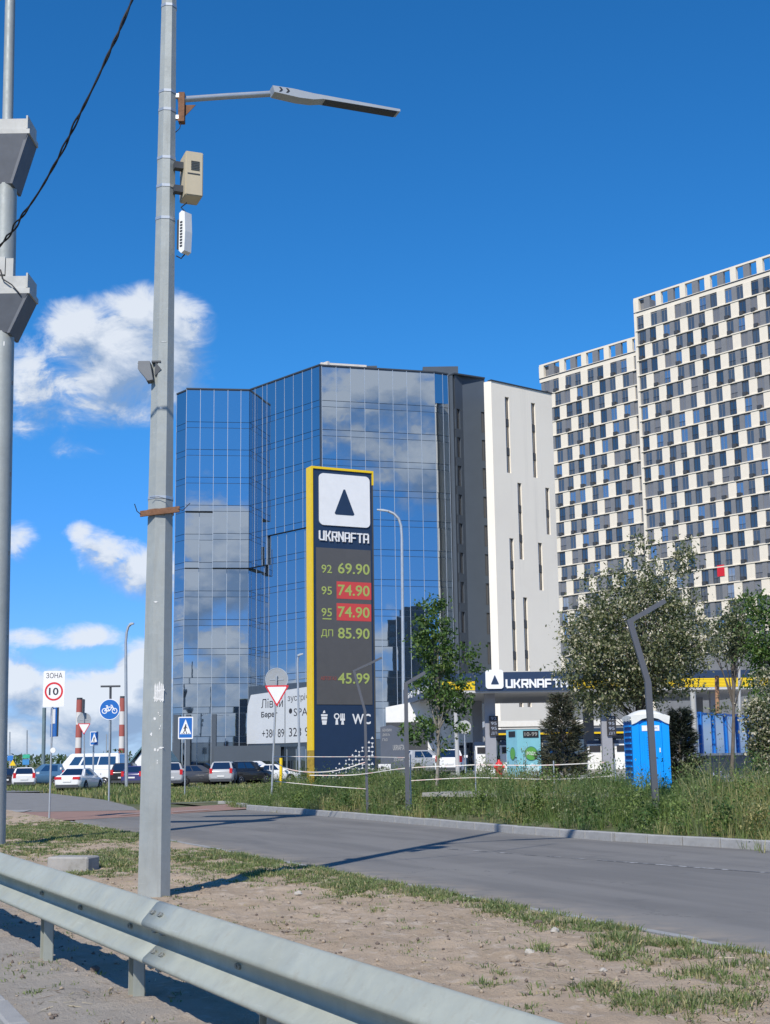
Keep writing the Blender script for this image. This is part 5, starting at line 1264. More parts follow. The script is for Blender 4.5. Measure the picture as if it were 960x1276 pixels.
# service pictograms
def uS(x, y): return onS(x, y)
def polyS(mb, pts, d0, d1): mb.prism([uS(*p) for p in pts], s0, stt, Z, sn, d0, d1)
mb = MB()
polyS(mb, [(400.4,892.4),(408.2,892.4),(408.2,890),(400.4,890)], -.005, .014); polyS(mb, [(401,896.6),(407.6,896.6),(407.9,893.2),(400.7,893.2)], -.005, .014); polyS(mb, [(402,903),(406.7,903),(407.5,897.6),(401.2,897.6)], -.005, .014); polyS(mb, [(402.6,888.8),(405.6,888.2),(404.6,885.2),(403.2,886)], -.005, .014)
tag(mb.build('cup_pictogram', m_wsign, stele), kind='stuff')
mb = MB(); a = uS(419.8, 892.6); mb.ring(s0+stt*a[0]+Z*a[1], stt, Z, sn, .078, .125, -.005, .013, 16); polyS(mb, [(418.2,903),(421.6,903),(421,896.5),(418.8,896.5)], -.005, .014)
for k in range(3): polyS(mb, [(424.4+2*k,895.5),(425.6+2*k,895.5),(425.6+2*k,889.2),(424.4+2*k,889.2)], -.005, .014)
polyS(mb, [(424.2,898),(429.9,898),(429.9,895.3),(424.2,895.3)], -.005, .016); polyS(mb, [(425.4,903),(428.8,903),(428.2,898),(426,898)], -.005, .0145)
tag(mb.build('cutlery_pictogram', m_wsign, stele), kind='stuff')
mb = MB(); a, b, c, d = rectS(439,889.5,462,902.5); text(mb, 'WC', s0, stt, Z, sn, a, b, c, d, .014, .02); tag(mb.build('toilet_lettering', m_wsign, stele), kind='stuff')
mb = MB()
for r_i in range(10):
    for c_i in range(17):
        x = 398.5+c_i*4.1; y = 968.8-r_i*5.35+(c_i%2)*0
        lim = (c_i/16)**1.15*9.6
        if r_i > lim: continue
        k = .5+1.55*min(1, (c_i/16)*.75+.25*(1-r_i/10)) ; k *= .95
        upd = (c_i+r_i)%2
        if rnd.random() < .06: continue
        y += -1.2 if upd else .6
        polyS(mb, [(x-k, y+k*.8),(x+k, y+k*.8),(x, y-k*1.0)] if upd else [(x-k, y-k*.8),(x, y+k*1.0),(x+k, y-k*.8)], -.005, .013)
tag(mb.build('triangle_pattern', m_wsign, stele), kind='stuff')
mb = MB(); mb.frame_box(s0, stt, sn, Z, -.25, SW+.25, -TH-.2, .25, sz0-.2, sz0+.06); mb.build('plinth', m_concrete, stele)

# ================================================================== BARRIER TAPE
m_tape = mat('tape_white', (.55,.53,.48), .5, 0, .1, 8, 0, 40, (.60,.42,.38), (.52,.56), 3.0)
def tape(pts, lab, wd=.045):
    P_ = [P(*p) for p in pts]; f = []
    for i in range(len(P_)-1):
        p_, q_ = P_[i], P_[i+1]; a_, d_ = P_[max(0,i-1)], P_[min(len(P_)-1,i+2)]
        for k in range(6): u = k/6; f.append(.5*((2*p_)+(q_-a_)*u+(2*a_-5*p_+4*q_-d_)*u*u+(-a_+3*p_-3*q_+d_)*u**3))
    f.append(P_[-1]); mb = MB(); V = []
    for i, p in enumerate(f):
        tw = .5+.5*math.sin(i*.35); h = Vector((0, math.sin(tw)*.4, math.cos(tw*.9))).normalized()*wd*.25; nn_ = Vector((0,-1,0))*.002
        V += [p-h-nn_, p+h-nn_, p+h+nn_, p-h+nn_]
    mb.add(V, [(i*4+j, i*4+(j+1)%4, (i+1)*4+(j+1)%4, (i+1)*4+j) for i in range(len(f)-1) for j in range(4)])
    o = mb.build('barrier_tape', m_tape, None, loc=f[0]); tag(o, lab, 'barrier tape', 'tape strung round the price sign and verge')
tape([(341,942.5,43.8),(400,943,43.2),(455,943,42.6),(508,944,41.2)], 'topmost straight tape line crossing the foot of the price sign', .035)
tape([(341,945,43.8),(356,957,43.4),(385,962,43),(420,960,42.8),(455,950,42.6)], 'slack drooping tape across the foot of the price sign', .06)
tape([(386,966,43.0),(430,966,42.8),(456,964,42.5),(508,957,41.2),(592,953,40.6)], 'lower tape from the price sign past the young tree', .05)
tape([(343,973.5,43.8),(400,979,43),(456,983,42.5)], 'lowest tape half hidden in the weeds by the price sign', .04)
tape([(592,953,40.6),(676,953.5,39.6),(753,950,38.6)], 'tape line running in front of the conifer bush', .055)
tape([(508,973,41.1),(592,969,40.4),(690,971,39.2),(766,966.5,38.2)], 'low tape line below the conifer, just over the weeds', .04)
for (px, y0, yb_, yd, lab) in ((511.5,940,985,41.3,'thin pale stake for the tape by the young tree'),(592,935,990,40.6,'thin pale stake for the tape at the parking notice'),(690,948,990,39.4,'short stake carrying tape before the conifer'),(766,945,985,38.3,'short stake beside the portable toilet')):
    a = P(px, y0, yd); b = Vector((a.x, a.y, terr(a.x, a.y)-.1)); o = MB().tube([b, a], .022, 6).build('stake', m_steel, None, loc=b); tag(o, lab, 'stake', 'stakes for the barrier tape')
b = Vector((P(350,972,76).x, 76, terr(P(350,972,76).x, 76))); t_ = P(350.5,944.5,76)
bo = thing('bollard', b, 'yellow bollard standing just beside the price sign', 'bollard'); MB().tube([b, t_], .09, 12).build('post', m_yellow, bo); MB().tube([b, b+Z*.06], .14, 12).build('foot', m_dgrey, bo)

# ================================================================== PETROL STATION
m_soffit = mat('soffit', (.50,.50,.49), .7, 0, .04, .6); m_col = mat('column_grey', (.27,.275,.30), .6, 0, .05); m_lgrey = mat('light_grey', (.42,.42,.41), .7, 0, .06)
GZ = .765; YF = 86.0
cz0, cz1 = P(650,862.5,YF).z, P(650,838.5,YF).z
xl, xr_ = P(546,860,YF).x, P(985,860,YF).x
cn = thing('station_canopy', Vector((P(612,960,YF+2).x, YF+2, GZ)), 'petrol station canopy with navy and yellow fascia on grey columns', 'canopy')
lft = P(503,880,105); lft.z = 0
mb = MB(); mb.prism([(xl, YF+.3), (xr_, YF+.3), (xr_, 104), (lft.x+1.0, 104.6)], Vector((0,0,0)), X, Y, Z, cz0+.02, cz1-.1); mb.build('canopy_slab', m_soffit, cn)
xs0, xs1 = P(592,850,YF).x, P(714,850,YF).x; zy = cz0+(cz1-cz0)*.60
mb = MB(); mb.frame_box(Vector((0,YF,0)), X, Y, Z, xl, xs0, 0, .3, zy, cz1); mb.frame_box(Vector((0,YF,0)), X, Y, Z, xs1, xr_, 0, .3, zy, cz1); mb.build('navy_fascia', m_navy, cn)
sb = MB().frame_box(Vector((0,YF,0)), X, Y, Z, xs0, xs1, -.12, .3, cz0+.08, cz1+.06).build('sign_band', m_navy, cn)
nrib = 6
for a, b in ((xl, xs0-.005), (xs1+.005, xr_)):
    for k in range(nrib):
        h = (zy-cz0-.16)/nrib; mb = MB(); z = cz0+.16+h*k; mb.frame_box(Vector((0,YF,0)), X, Y, Z, a, b, -.05-.008*(k%2), .29, z+.004, z+h-.012); mb.build('yellow_rib', m_yellow, cn)
mb = MB(); mb.frame_box(Vector((0,YF,0)), X, Y, Z, xl, xr_, -.02, .32, cz0, cz0+.155); mb.build('lower_trim', m_soffit, cn)
e0, e1 = Vector((lft.x, 105, 0)), Vector((xl, YF, 0)); et = (e1-e0).normalized(); en = Vector((et.y, -et.x, 0)); EL = (e1-e0).length
mb = MB(); mb.frame_box(e0, et, en, Z, 0, EL-.01, -.3, 0, cz0+.01, cz1-.02); mb.build('end_fascia', m_navy, cn)
mb = MB(); lw_ = EL*.8/8
for i, ch in enumerate('UKRNAFTA'): stroke_letter(mb, ch, e0, et, Z, en, EL*.12+lw_*i, EL*.12+lw_*(i+.78), cz0+.4, cz1-.45, .0, .05, .14)
tag(mb.build('end_lettering', m_wsign, cn), kind='stuff')
def rectF(x0, y0, x1, y1, yd): a, b = P(x0, y1, yd), P(x1, y0, yd); return a.x, b.x, a.z, b.z
oF = Vector((0, YF-.12, 0))
a, b, c, d = rectF(605.5,834.5,627,858.5,YF-.12); lt = MB().prism(rrect(a, b, c, d, .18), oF, X, Z, -Y, -.02, .10).build('logo_tile', m_wsign, cn)
a, b, c, d = rectF(612,841.5,621.5,853,YF-.12); mb = MB(); tri_logo(mb, oF, X, Z, -Y, a, b, c, d, .09, .115); mb.build('drop_emblem', m_navy, lt)
a, b, c, d = rectF(630,845.5,708,857.5,YF-.12); lw_ = (b-a)/8
for i, ch in enumerate('UKRNAFTA'):
    mb = MB(); stroke_letter(mb, ch, oF, X, Z, -Y, a+lw_*i+lw_*.07, a+lw_*(i+1)-lw_*.07, c, d, -.01, .06, .115); mb.build('letter', m_wsign, cn)
def column(px, yd, wpx, disp_=True, dx=0):
    c = P(px, 940, yd); w_ = wpx*yd/FPX
    col_ = MB().box(c.x, yd, (GZ+cz0)/2, w_, .5, cz0-GZ+.06).build('column', m_col, cn)
    if disp_:
        x0, x1, z0, z1 = rectF(px+dx-5, 892, px+dx+5.2, 917, yd-.3)
        dp = MB().box((x0+x1)/2, yd-.32, (z0+z1)/2, x1-x0, .12, z1-z0).build('price_display', m_ink, col_)
        for k, s_ in enumerate(('92','95','95','ДП')):
            h = (z1-z0)/4; mb = MB(); text(mb, s_, Vector((x0, yd-.38, z1-h*(k+.82))), X, Z, -Y, .1, x1-x0-.1, 0, h*.62, .006, .0); tag(mb.build('digits', mat('dim_digits', (.30,.34,.42), .6, 0, 0), col_), kind='stuff')
column(612,YF+2,13,True,3.5); column(757,YF+2,12.5,True,5); column(893,YF+2,9,True,0)
column(596,YF+13,12,False); column(735,YF+13,12,False); column(873,YF+13,11,False)
# shop behind the pumps
sh = thing('station_shop', Vector((P(660,960,108).x, 108, GZ)), 'low station shop with white band and navy stripe under the canopy', 'shop')
x0, x1, z0, z1 = rectF(604,896,800,906,108); MB().box((x0+x1)/2, 110, (z0+z1)/2, x1-x0, 4, z1-z0).build('white_band', m_white, sh)
xa, xb, za, zb = rectF(604,906,803,917,108); MB().box((xa+xb)/2, 110, (za+zb)/2-.02, xb-xa, 3.9, zb-za-.01).build('navy_band', m_navy, sh)
MB().box((xa+xb)/2, 108.02, za+.12, xb-xa-.1, .08, .14).build('yellow_line', m_yellow, sh)
MB().box((xa+xb)/2, 110.4, (GZ+za)/2, xb-xa, 3.6, za-GZ-.02).build('wall', m_lgrey, sh)
for k in range(11):
    xk = xa+(xb-xa)*k/11; place(window_mesh(round((xb-xa)/11-.1,2), round(za-GZ-.6,2), 'shop_window', m_dgrey, m_shopg, 1), 'shop_window', sh, Vector((xk+.05, 108.57, GZ+.3))-sh.location)
x0, x1, z0, z1 = rectF(621,928,637,945,108.4); MB().box((x0+x1)/2, 108.46, (z0+z1)/2, x1-x0, .06, z1-z0).build('poster', mat('poster_green', (.30,.45,.25), .6), sh)
wh = thing('white_kiosk_building', Vector((P(540,960,101).x, 101, GZ)), 'white flat roofed station building behind the young tree', 'building')
x0, x1, z0, z1 = rectF(482,872,593,968,101); MB().prism([(x0, GZ), (x1, GZ), (x1, z1+.1), (x0+2.5, z1), (x0, z1-.45)], Vector((0,101,0)), X, Z, Y, 0, 5).build('wall', m_white, wh)
xa, xb, za, zb = rectF(556,923,592,965,100.9)
for k in range(3): place(window_mesh(round((xb-xa)/3-.02,2), round(zb-GZ-.05,2), 'door', m_white, m_shopg, 0, .09), 'door', wh, Vector((xa+(xb-xa)/3*k, 100.93, GZ+.02))-wh.location)
xa, xb, za, zb = rectF(530,898,540,922,100.9); place(window_mesh(round(xb-xa,2), round(zb-za,2), 'window', m_dgrey, m_shopg, 1), 'window', wh, Vector((xa, 100.95, za))-wh.location)
MB().frame_box(Vector((x0, 101, 0)), X, -Y, Z, 0, 3.0, .02, .1, GZ, P(500,900,101).z).build('dark_plinth', m_dgrey, wh)
# dark notice hoarding with the station name
hz_ = thing('info_hoarding', Vector((P(492,972,72).x, 72, GZ)), 'slate station hoarding with small white lettering beside the price sign', 'sign board')
x0, x1, z0, z1 = rectF(475,903,509,972,72); hb = MB().prism([(x0, GZ), (x1, GZ), (x1, z1-.35), (x0+.55, z1), (x0, z1-.1)], Vector((0,72,0)), X, Z, Y, 0, .12).build('panel', mat('slate_panel', (.085,.10,.13), .6, 0, .06), hz_)
for (s_, a, b, c, d) in (('UKRNAFTA',490,928,504,935),('АЗС КАФЕ',491,944,503,949),('БЕНЗИН',477,908,488,911.5),('ДИЗЕЛЬ',477,914,486,917.5),('ГАЗ',477,920,483,923.5)):
    u0, u1, v0, v1 = rectF(a, b, c, d, 71.99); mb = MB(); text(mb, s_, Vector((0, 71.99, 0)), X, Z, -Y, u0, u1, v0, v1, .006, .0); tag(mb.build('lettering', m_lgrey, hb), kind='stuff')
bd = thing('notice_box', Vector((P(479,970,66).x, 66, GZ)), 'white ground level notice box with dark squares by the hoarding', 'notice')
x0, x1, z0, z1 = rectF(472,952,487,970,66); nb_ = MB().box((x0+x1)/2, 66.1, (GZ+z1)/2, x1-x0, .3, z1-GZ).build('box', m_wsign, bd)
for (a, b) in ((474.5,955),(480.5,958),(476,962)): u0, u1, v0, v1 = rectF(a, b, a+4, b+3.6, 65.95); MB().box((u0+u1)/2, 65.95, (v0+v1)/2, u1-u0, .02, v1-v0).build('dark_mark', m_dgrey, nb_)
# parking notice disc on thin post (back), slim posts
def thin_post(px, yt, yb_, yd, r, lab, m=m_steel, cat='post'):
    a = P(px[1], yt, yd); b = Vector((P(px[0], yb_, yd).x, yd, terr(P(px[0], yb_, yd).x, yd)-.05)); o = MB().tube([b, a], r, 8).build('post', m, None, loc=b); tag(o, lab, cat); o.name = 'service_post'; return o
thin_post((571,567.5),868,968,79,.13,'pale grey post beside the young tree', m_lgrey); thin_post((868,863.5),862,965,60,.13,'pale grey pole in front of the blue glazed wash bay', m_lgrey)
thin_post((895.5,893.5),842,960,64,.10,'rust brown pole in front of the yellow fascia', mat('rust_pole', (.36,.20,.11), .8, 0, .1)); thin_post((923,921),780,975,70,.07,'thin grey pole among the flowering shrubs', m_lgrey)
nd = thing('round_notice', Vector((P(580.5,970,74).x, 74, GZ)), 'pale disc sign seen from behind on thin post by the station building', 'road sign')
a = P(579,906,74); MB().disc(a, X, Z, -Y, .36, 0, .02, 24).build('disc', m_lgrey, nd); MB().tube([nd.location, a+Y*.03], .035, 8).build('post', m_steel, nd)
# water vending kiosk
kz_ = thing('water_kiosk', Vector((P(656,970,56).x, 56, terr(P(656,970,56).x, 56))), 'pale cyan water vending kiosk with round green emblem', 'vending kiosk')
m_cyan = mat('cyan_panel', (.24,.56,.66), .45, 0, .05); kr = R(18); kx = Vector((math.cos(kr), math.sin(kr), 0)); ky = Vector((-math.sin(kr), math.cos(kr), 0))
zt = P(655,909,56).z; c0_ = P(645.5,960,56); c0_ = Vector((c0_.x, c0_.y, 0)); kw = (P(676,960,56).x-c0_.x)/kx.x; kb_ = GZ-.1
MB().frame_box(c0_, kx, ky, Z, 0, kw, 0, 1.1, kb_, zt).build('body', m_cyan, kz_)
def onK(px, py): q = on_plane(px, py, c0_, -ky); return (q-c0_).dot(kx), q.z
def rectK(x0, y0, x1, y1): ym = (y0+y1)/2; xm = (x0+x1)/2; return onK(x0, ym)[0], onK(x1, ym)[0], onK(xm, y1)[1], onK(xm, y0)[1]
a, b, c, d = rectK(652,910.5,671,919); kd = MB().frame_box(c0_, kx, -ky, Z, a, b, -.01, .02, c, d).build('display', m_ink, kz_)
mb = MB(); text(mb, '10-99', c0_, kx, Z, -ky, a+.06, b-.06, c+.06, d-.06, .025, .0); tag(mb.build('digits', m_lgrey, kd), kind='stuff')
a, b = onK(662, 939); eb = MB().disc(c0_+kx*a+Z*b, kx, Z, -ky, .29, 0, .015, 28).build('emblem', mat('emblem_teal', (.05,.20,.18), .5), kz_)
MB().disc(c0_+kx*a+Z*b, kx, Z, -ky, .255, .01, .022, 28).build('green_disc', mat('emblem_green', (.12,.38,.07), .5), eb)
mb = MB(); text(mb, 'ВОДА', c0_+kx*a+Z*b, kx, Z, -ky, -.2, .2, -.07, .08, .026, .02); tag(mb.build('lettering', m_wsign, eb), kind='stuff')
mb = MB(); sxn = -kx
for (yy, r__, m__) in ((.45, .27, MATS['emblem_teal']), (.45, .23, MATS['emblem_green'])): MB().disc(c0_+ky*yy+Z*b, ky, Z, -kx, r__, 0, .012+(.27-r__)*.2, 24).build('side_emblem', m__, kz_)
a, b2, c, d = .15, .8, onK(648,918)[1], onK(648,911)[1]; MB().frame_box(c0_, ky, -kx, Z, a, b2, -.01, .02, c, d).build('side_display', m_ink, kz_)
m_ltcy = mat('pale_cyan', (.55,.75,.80), .5)
a, b, c, d = rectK(655,951,672,966); MB().prism([(a,c),(b,c),(b,d-.12),((a+b)/2,d),(a,d-.2)], c0_, kx, Z, -ky, 0, .012).build('wave_panel', m_ltcy, kz_)
# fire point, A-board, pumps
fp_ = Vector((P(622.5,967,57).x, 57, GZ-.05)); fh_ = thing('fire_hydrant', fp_, 'bright red round shouldered fire hydrant beside the water kiosk', 'fire hydrant')
MB().lathe([(.16,0),(.16,.05),(.13,.07),(.13,.55),(.165,.60),(.175,.72),(.13,.84),(.06,.90),(.05,.97)], 16, fp_).build('body', m_red, fh_)
MB().tube([fp_+Vector((-.22,-.02,.66)), fp_+Vector((.22,-.02,.66))], .07, 10).build('outlet', m_red, fh_); MB().disc(fp_+Vector((0,-.17,.62)), X, Z, -Y, .085, -.05, .06, 14).build('cap', MATS['rust'], fh_)
ap = Vector((P(613,967,56.5).x, 56.5, GZ-.05)); ab_ = thing('a_board', ap, 'plain white folding pavement board beside the red hydrant', 'pavement board')
for s_ in (-1, 1):
    mb = MB(); V = [ap+Vector((-.2,s_*.22,0)), ap+Vector((.2,s_*.22,0)), ap+Vector((.13,s_*.02,.62)), ap+Vector((-.13,s_*.02,.62))]; V2 = [v+Vector((0,s_*.02,.004)) for v in V]; mb.add(V+V2, [(0,1,2,3),(4,5,6,7),(0,1,5,4),(1,2,6,5),(2,3,7,6),(3,0,4,7)]); mb.build('board', m_wsign, ab_)
def pump(px, yd, lab, first=[None]):
    loc = Vector((P(px,960,yd).x, yd, GZ))
    if first[0] is not None: return dup(first[0], loc, None, lab)
    r = thing('fuel_pump', loc, lab, 'fuel pump', 'pumps under the canopy'); first[0] = r
    MB().box(loc.x, yd, GZ+.08, 1.3, .9, .16).build('island', m_concrete, r); MB().box(loc.x, yd, GZ+.95, .95, .5, 1.6).build('cabinet', m_white, r)
    MB().box(loc.x, yd-.26, GZ+1.45, .7, .06, .4).build('screen', m_ink, r); MB().box(loc.x, yd, GZ+1.87, 1.05, .56, .22).build('cap', m_navy, r)
    for s_ in (-1,1): MB().tube([Vector((loc.x+s_*.5,yd-.1,GZ+1.5)), Vector((loc.x+s_*.66,yd-.16,GZ+1.0)), Vector((loc.x+s_*.58,yd-.12,GZ+.5)), Vector((loc.x+s_*.5,yd-.1,GZ+1.1))], .03, 6).build('hose', m_black, r)
    return r
pump(602, 89, 'white fuel pump beside the grey column under the navy sign'); pump(633, 89.5, 'white fuel pump behind the red hydrant'); pump(776, 88.5, 'white fuel pump behind the portable toilet'); pump(742, 89.5, 'white fuel pump beside the column behind the conifer')
# blue glazed wash bay
m_bframe = mat('blue_frame', (.01,.16,.55), .4, 0, .04); m_bglass = glass_mat('blue_tinted_glass', (.5,.62,.8), (.03,.12,.25), .30, 0, .02)
wsb = thing('wash_bay', Vector((P(862,955,60).x, 60, GZ)), 'blue framed glazed screen of the car wash on a dark low wall', 'glazed screen')
wp0, wp1 = P(860,942,60), P(950,946,69); wt = flat(wp1-wp0).normalized(); wn = Vector((wt.y,-wt.x,0)); WL_ = flat(wp1-wp0).length; wb0 = flat(wp0); zt = P(862,886,60).z; zb_ = P(862,939,60).z
MB().frame_box(wb0, wt, wn, Z, 0, WL_, -.2, 0, GZ-.1, zb_-.1).build('low_wall', m_dgrey, wsb)
MB().frame_box(wb0, wt, wn, Z, -.05, WL_, -.24, .06, zb_-.098, zb_).build('sill', m_lgrey, wsb)
for k in range(7):
    x = WL_*k/6; MB().frame_box(wb0, wt, wn, Z, x-.09, x+.09, -.16, .02, zb_, zt).build('frame_post', m_bframe, wsb)
    if k < 6: MB().frame_box(wb0, wt, wn, Z, x+.09, x+WL_/6-.09, -.09, -.06, zb_, zt-.12).build('pane', m_bglass, wsb); MB().frame_box(wb0, wt, wn, Z, x+.092, x+WL_/6-.092, -.12, -.02, zt-.118, zt-.02).build('head_rail', m_bframe, wsb)

# ================================================================== PORTABLE TOILET
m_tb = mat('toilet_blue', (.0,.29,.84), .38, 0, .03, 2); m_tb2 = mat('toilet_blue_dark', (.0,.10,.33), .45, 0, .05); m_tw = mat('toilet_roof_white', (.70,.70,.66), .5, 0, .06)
tc0 = P(791,984,38.6); tw_ = (P(838,984,38.6).x-tc0.x); tzb = terr(tc0.x+.5, 39)+.0; tzb = max(tzb, .70); tzt = P(815,898,38.6).z; tpk = P(815,884.5,38.8).z
td = 1.12; to = Vector((tc0.x, 38.6, 0)); rt = R(2); tx_, ty_ = Vector((math.cos(rt), math.sin(rt), 0)), Vector((-math.sin(rt), math.cos(rt), 0))
tl2 = thing('portable_toilet', Vector((tc0.x+tw_/2, 39.1, tzb)), 'bright blue portable toilet cabin with white domed roof', 'portable toilet')
fb = lambda mb, a, b, c, d, e, f: mb.frame_box(to, tx_, ty_, Z, a, b, c, d, e, f)
MB_ = MB(); fb(MB_, -.03, tw_+.03, -.03, td+.03, tzb-.12, tzb+.10); MB_.build('skid', m_dgrey, tl2)
mb = MB(); fb(mb, .03, tw_-.03, .04, td-.03, tzb+.10, tzt); mb.build('cabin', m_tb, tl2)
for (a, b) in ((0,.20),(tw_-.20,tw_)): mb = MB(); fb(mb, a, b, 0, .05, tzb+.10, tzt+.02); mb.build('corner_post', m_tb, tl2)
mb = MB(); fb(mb, 0, .05, td-.12, td, tzb+.1, tzt); fb(mb, tw_-.05, tw_, td-.12, td, tzb+.1, tzt); mb.build('rear_post', m_tb, tl2)
mb = MB(); fb(mb, .21, tw_-.21, .008, .04, tzb+.13, tzt-.12); dr = mb.build('door', m_tb, tl2)
mb = MB(); fb(mb, .27, .33, -.006, .01, tzb+.25, tzt-.3); fb(mb, tw_-.33, tw_-.27, -.006, .01, tzb+.25, tzt-.3)
mb.build('door_rib', m_tb, dr)
mb = MB()
for k in range(9): fb(mb, .40, tw_-.40, -.004, .01, tzt-.46-.07*k, tzt-.43-.07*k)
tag(mb.build('door_ridges', m_tb, dr), kind='stuff')
mb = MB(); mb.disc(to+tx_*(tw_-.36)+Z*(tzb+1.1), tx_, Z, -ty_, .14, -.01, .003, 20); mb.build('door_boss', m_tb, dr)
mb = MB(); fb(mb, tw_-.30, tw_-.27, -.03, .0, tzb+1.13, tzb+1.25); mb.build('latch', m_white, dr)
mb = MB(); fb(mb, tw_*.27, tw_*.74, -.006, .012, tzt-.28, tzt-.13); pl_ = mb.build('sign_plate', m_wsign, tl2)
mb = MB(); text(mb, 'WC', to, tx_, Z, -ty_, tw_*.60, tw_*.70, tzt-.235, tzt-.17, .008, .0); tag(mb.build('lettering', m_blue, pl_), kind='stuff')
ns_ = 11
for k in range(ns_):
    h = (tzt-tzb-.25)/ns_; z = tzb+.14+h*k
    mb = MB(); fb(mb, -.035, .03, .14, td-.14, z+h*.70, z+h*.95); mb.build('vent_slat', m_tb, tl2)
    mb = MB(); fb(mb, tw_-.03, tw_+.03, .14, td-.14, z+h*.62, z+h*.95); mb.build('vent_slat', m_tb, tl2)
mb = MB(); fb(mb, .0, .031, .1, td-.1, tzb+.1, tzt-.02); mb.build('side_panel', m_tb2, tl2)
mb = MB(); nX, nYy = 12, 10; V = []
for j in range(nYy+1):
    for i in range(nX+1):
        u, v = i/nX, j/nYy; k = (math.sin(math.pi*min(1,max(0,u)))**.45)*(math.sin(math.pi*min(1,max(0,v)))**.35)
        V.append(to+tx_*(-.04+(tw_+.08)*u)+ty_*(-.05+(td+.1)*v)+Z*(tzt+.02+(tpk-tzt)*k*1.0+ .07*math.exp(-((u-.5)/.28)**2)*(1 if j == 0 else 0)))
mb.smooth = True; mb.add(V, [(j*(nX+1)+i, j*(nX+1)+i+1, (j+1)*(nX+1)+i+1, (j+1)*(nX+1)+i) for j in range(nYy) for i in range(nX)]); rf = mb.build('roof', m_tw, tl2)
mb = MB(); arc = [(.0,tzt-.10),(tw_*.12,tzt-.05),(tw_*.28,tzt+.05),(tw_*.5,tzt+.10),(tw_*.72,tzt+.05),(tw_*.88,tzt-.05),(tw_,tzt-.10),(tw_+.03,tzt+.12),(tw_*.9,tzt+.17),(tw_*.5,tzt+.19),(tw_*.1,tzt+.17),(-.03,tzt+.12)]
mb.prism(arc, to, tx_, Z, -ty_, -.06, .05); mb.build('roof_front', m_tw, rf)
mb = MB(); mb.prism([(td*0-.03,tzt+.12),(td*.12,tzt-.03),(td*.3,tzt+.07),(td*.5,tzt-.02),(td*.7,tzt+.07),(td*.88,tzt-.03),(td+.03,tzt+.12),(td*.5,tzt+.17)], to, ty_, Z, -tx_, -.05, .04); mb.build('roof_side', m_tw, rf)
# ================================================================== CARS
m_carglass = glass_mat('car_glass', (.6,.65,.7), (.012,.014,.018), .22, 0, .02)
m_tail = mat('tail_light', (.45,.015,.02), .25, 0, 0, emit=((.6,.03,.03), .15)); m_head = mat('head_light', (.7,.72,.74), .15, .3, 0); m_rim = mat('wheel_rim', (.42,.43,.44), .35, .7, 0); m_platew = mat('number_plate', (.7,.7,.68), .5, 0, 0)
def paint(name, c): return mat(name, c, .28, 0.0, 0, coat=.6)
KIND = {
 'saloon': dict(L=4.65, W=1.80, st=[(-2.32,.48,.86,.68),(-2.27,.34,1.00,.80),(-1.95,.24,1.04,.88),(-1.0,.21,1.00,.90),(.4,.21,.97,.90),(1.25,.22,.93,.89),(1.95,.25,.80,.85),(2.24,.30,.70,.76),(2.32,.42,.60,.62)], cab=(-1.75,-.85,.35,1.30,.97,1.46,.84,.60), doors=2),
 'hatchback': dict(L=4.1, W=1.76, st=[(-2.05,.48,.90,.70),(-2.0,.32,1.02,.80),(-1.7,.24,1.05,.87),(-.8,.21,1.02,.88),(.4,.21,.98,.88),(1.1,.22,.95,.87),(1.7,.25,.84,.83),(1.98,.30,.72,.74),(2.05,.42,.6,.6)], cab=(-1.92,-1.45,.15,1.15,1.0,1.50,.82,.60), doors=2),
 'suv': dict(L=4.6, W=1.88, st=[(-2.3,.55,1.02,.76),(-2.25,.40,1.14,.87),(-1.9,.30,1.17,.93),(-.9,.28,1.12,.94),(.5,.28,1.10,.94),(1.2,.28,1.08,.93),(1.9,.30,.98,.90),(2.22,.36,.85,.80),(2.3,.5,.7,.66)], cab=(-2.2,-1.75,.25,1.2,1.12,1.72,.88,.66), doors=2),
 'van': dict(L=5.6, W=2.0, st=[(-2.8,.50,1.25,.92),(-2.77,.35,1.35,.98),(-2.3,.28,1.38,1.0),(-1.0,.26,1.36,1.0),(1.0,.26,1.32,1.0),(1.8,.26,1.25,.99),(2.4,.30,1.08,.95),(2.72,.36,.9,.86),(2.8,.5,.75,.7)], cab=(-2.78,-2.66,1.25,2.25,1.30,2.45,.97,.82), doors=2)}
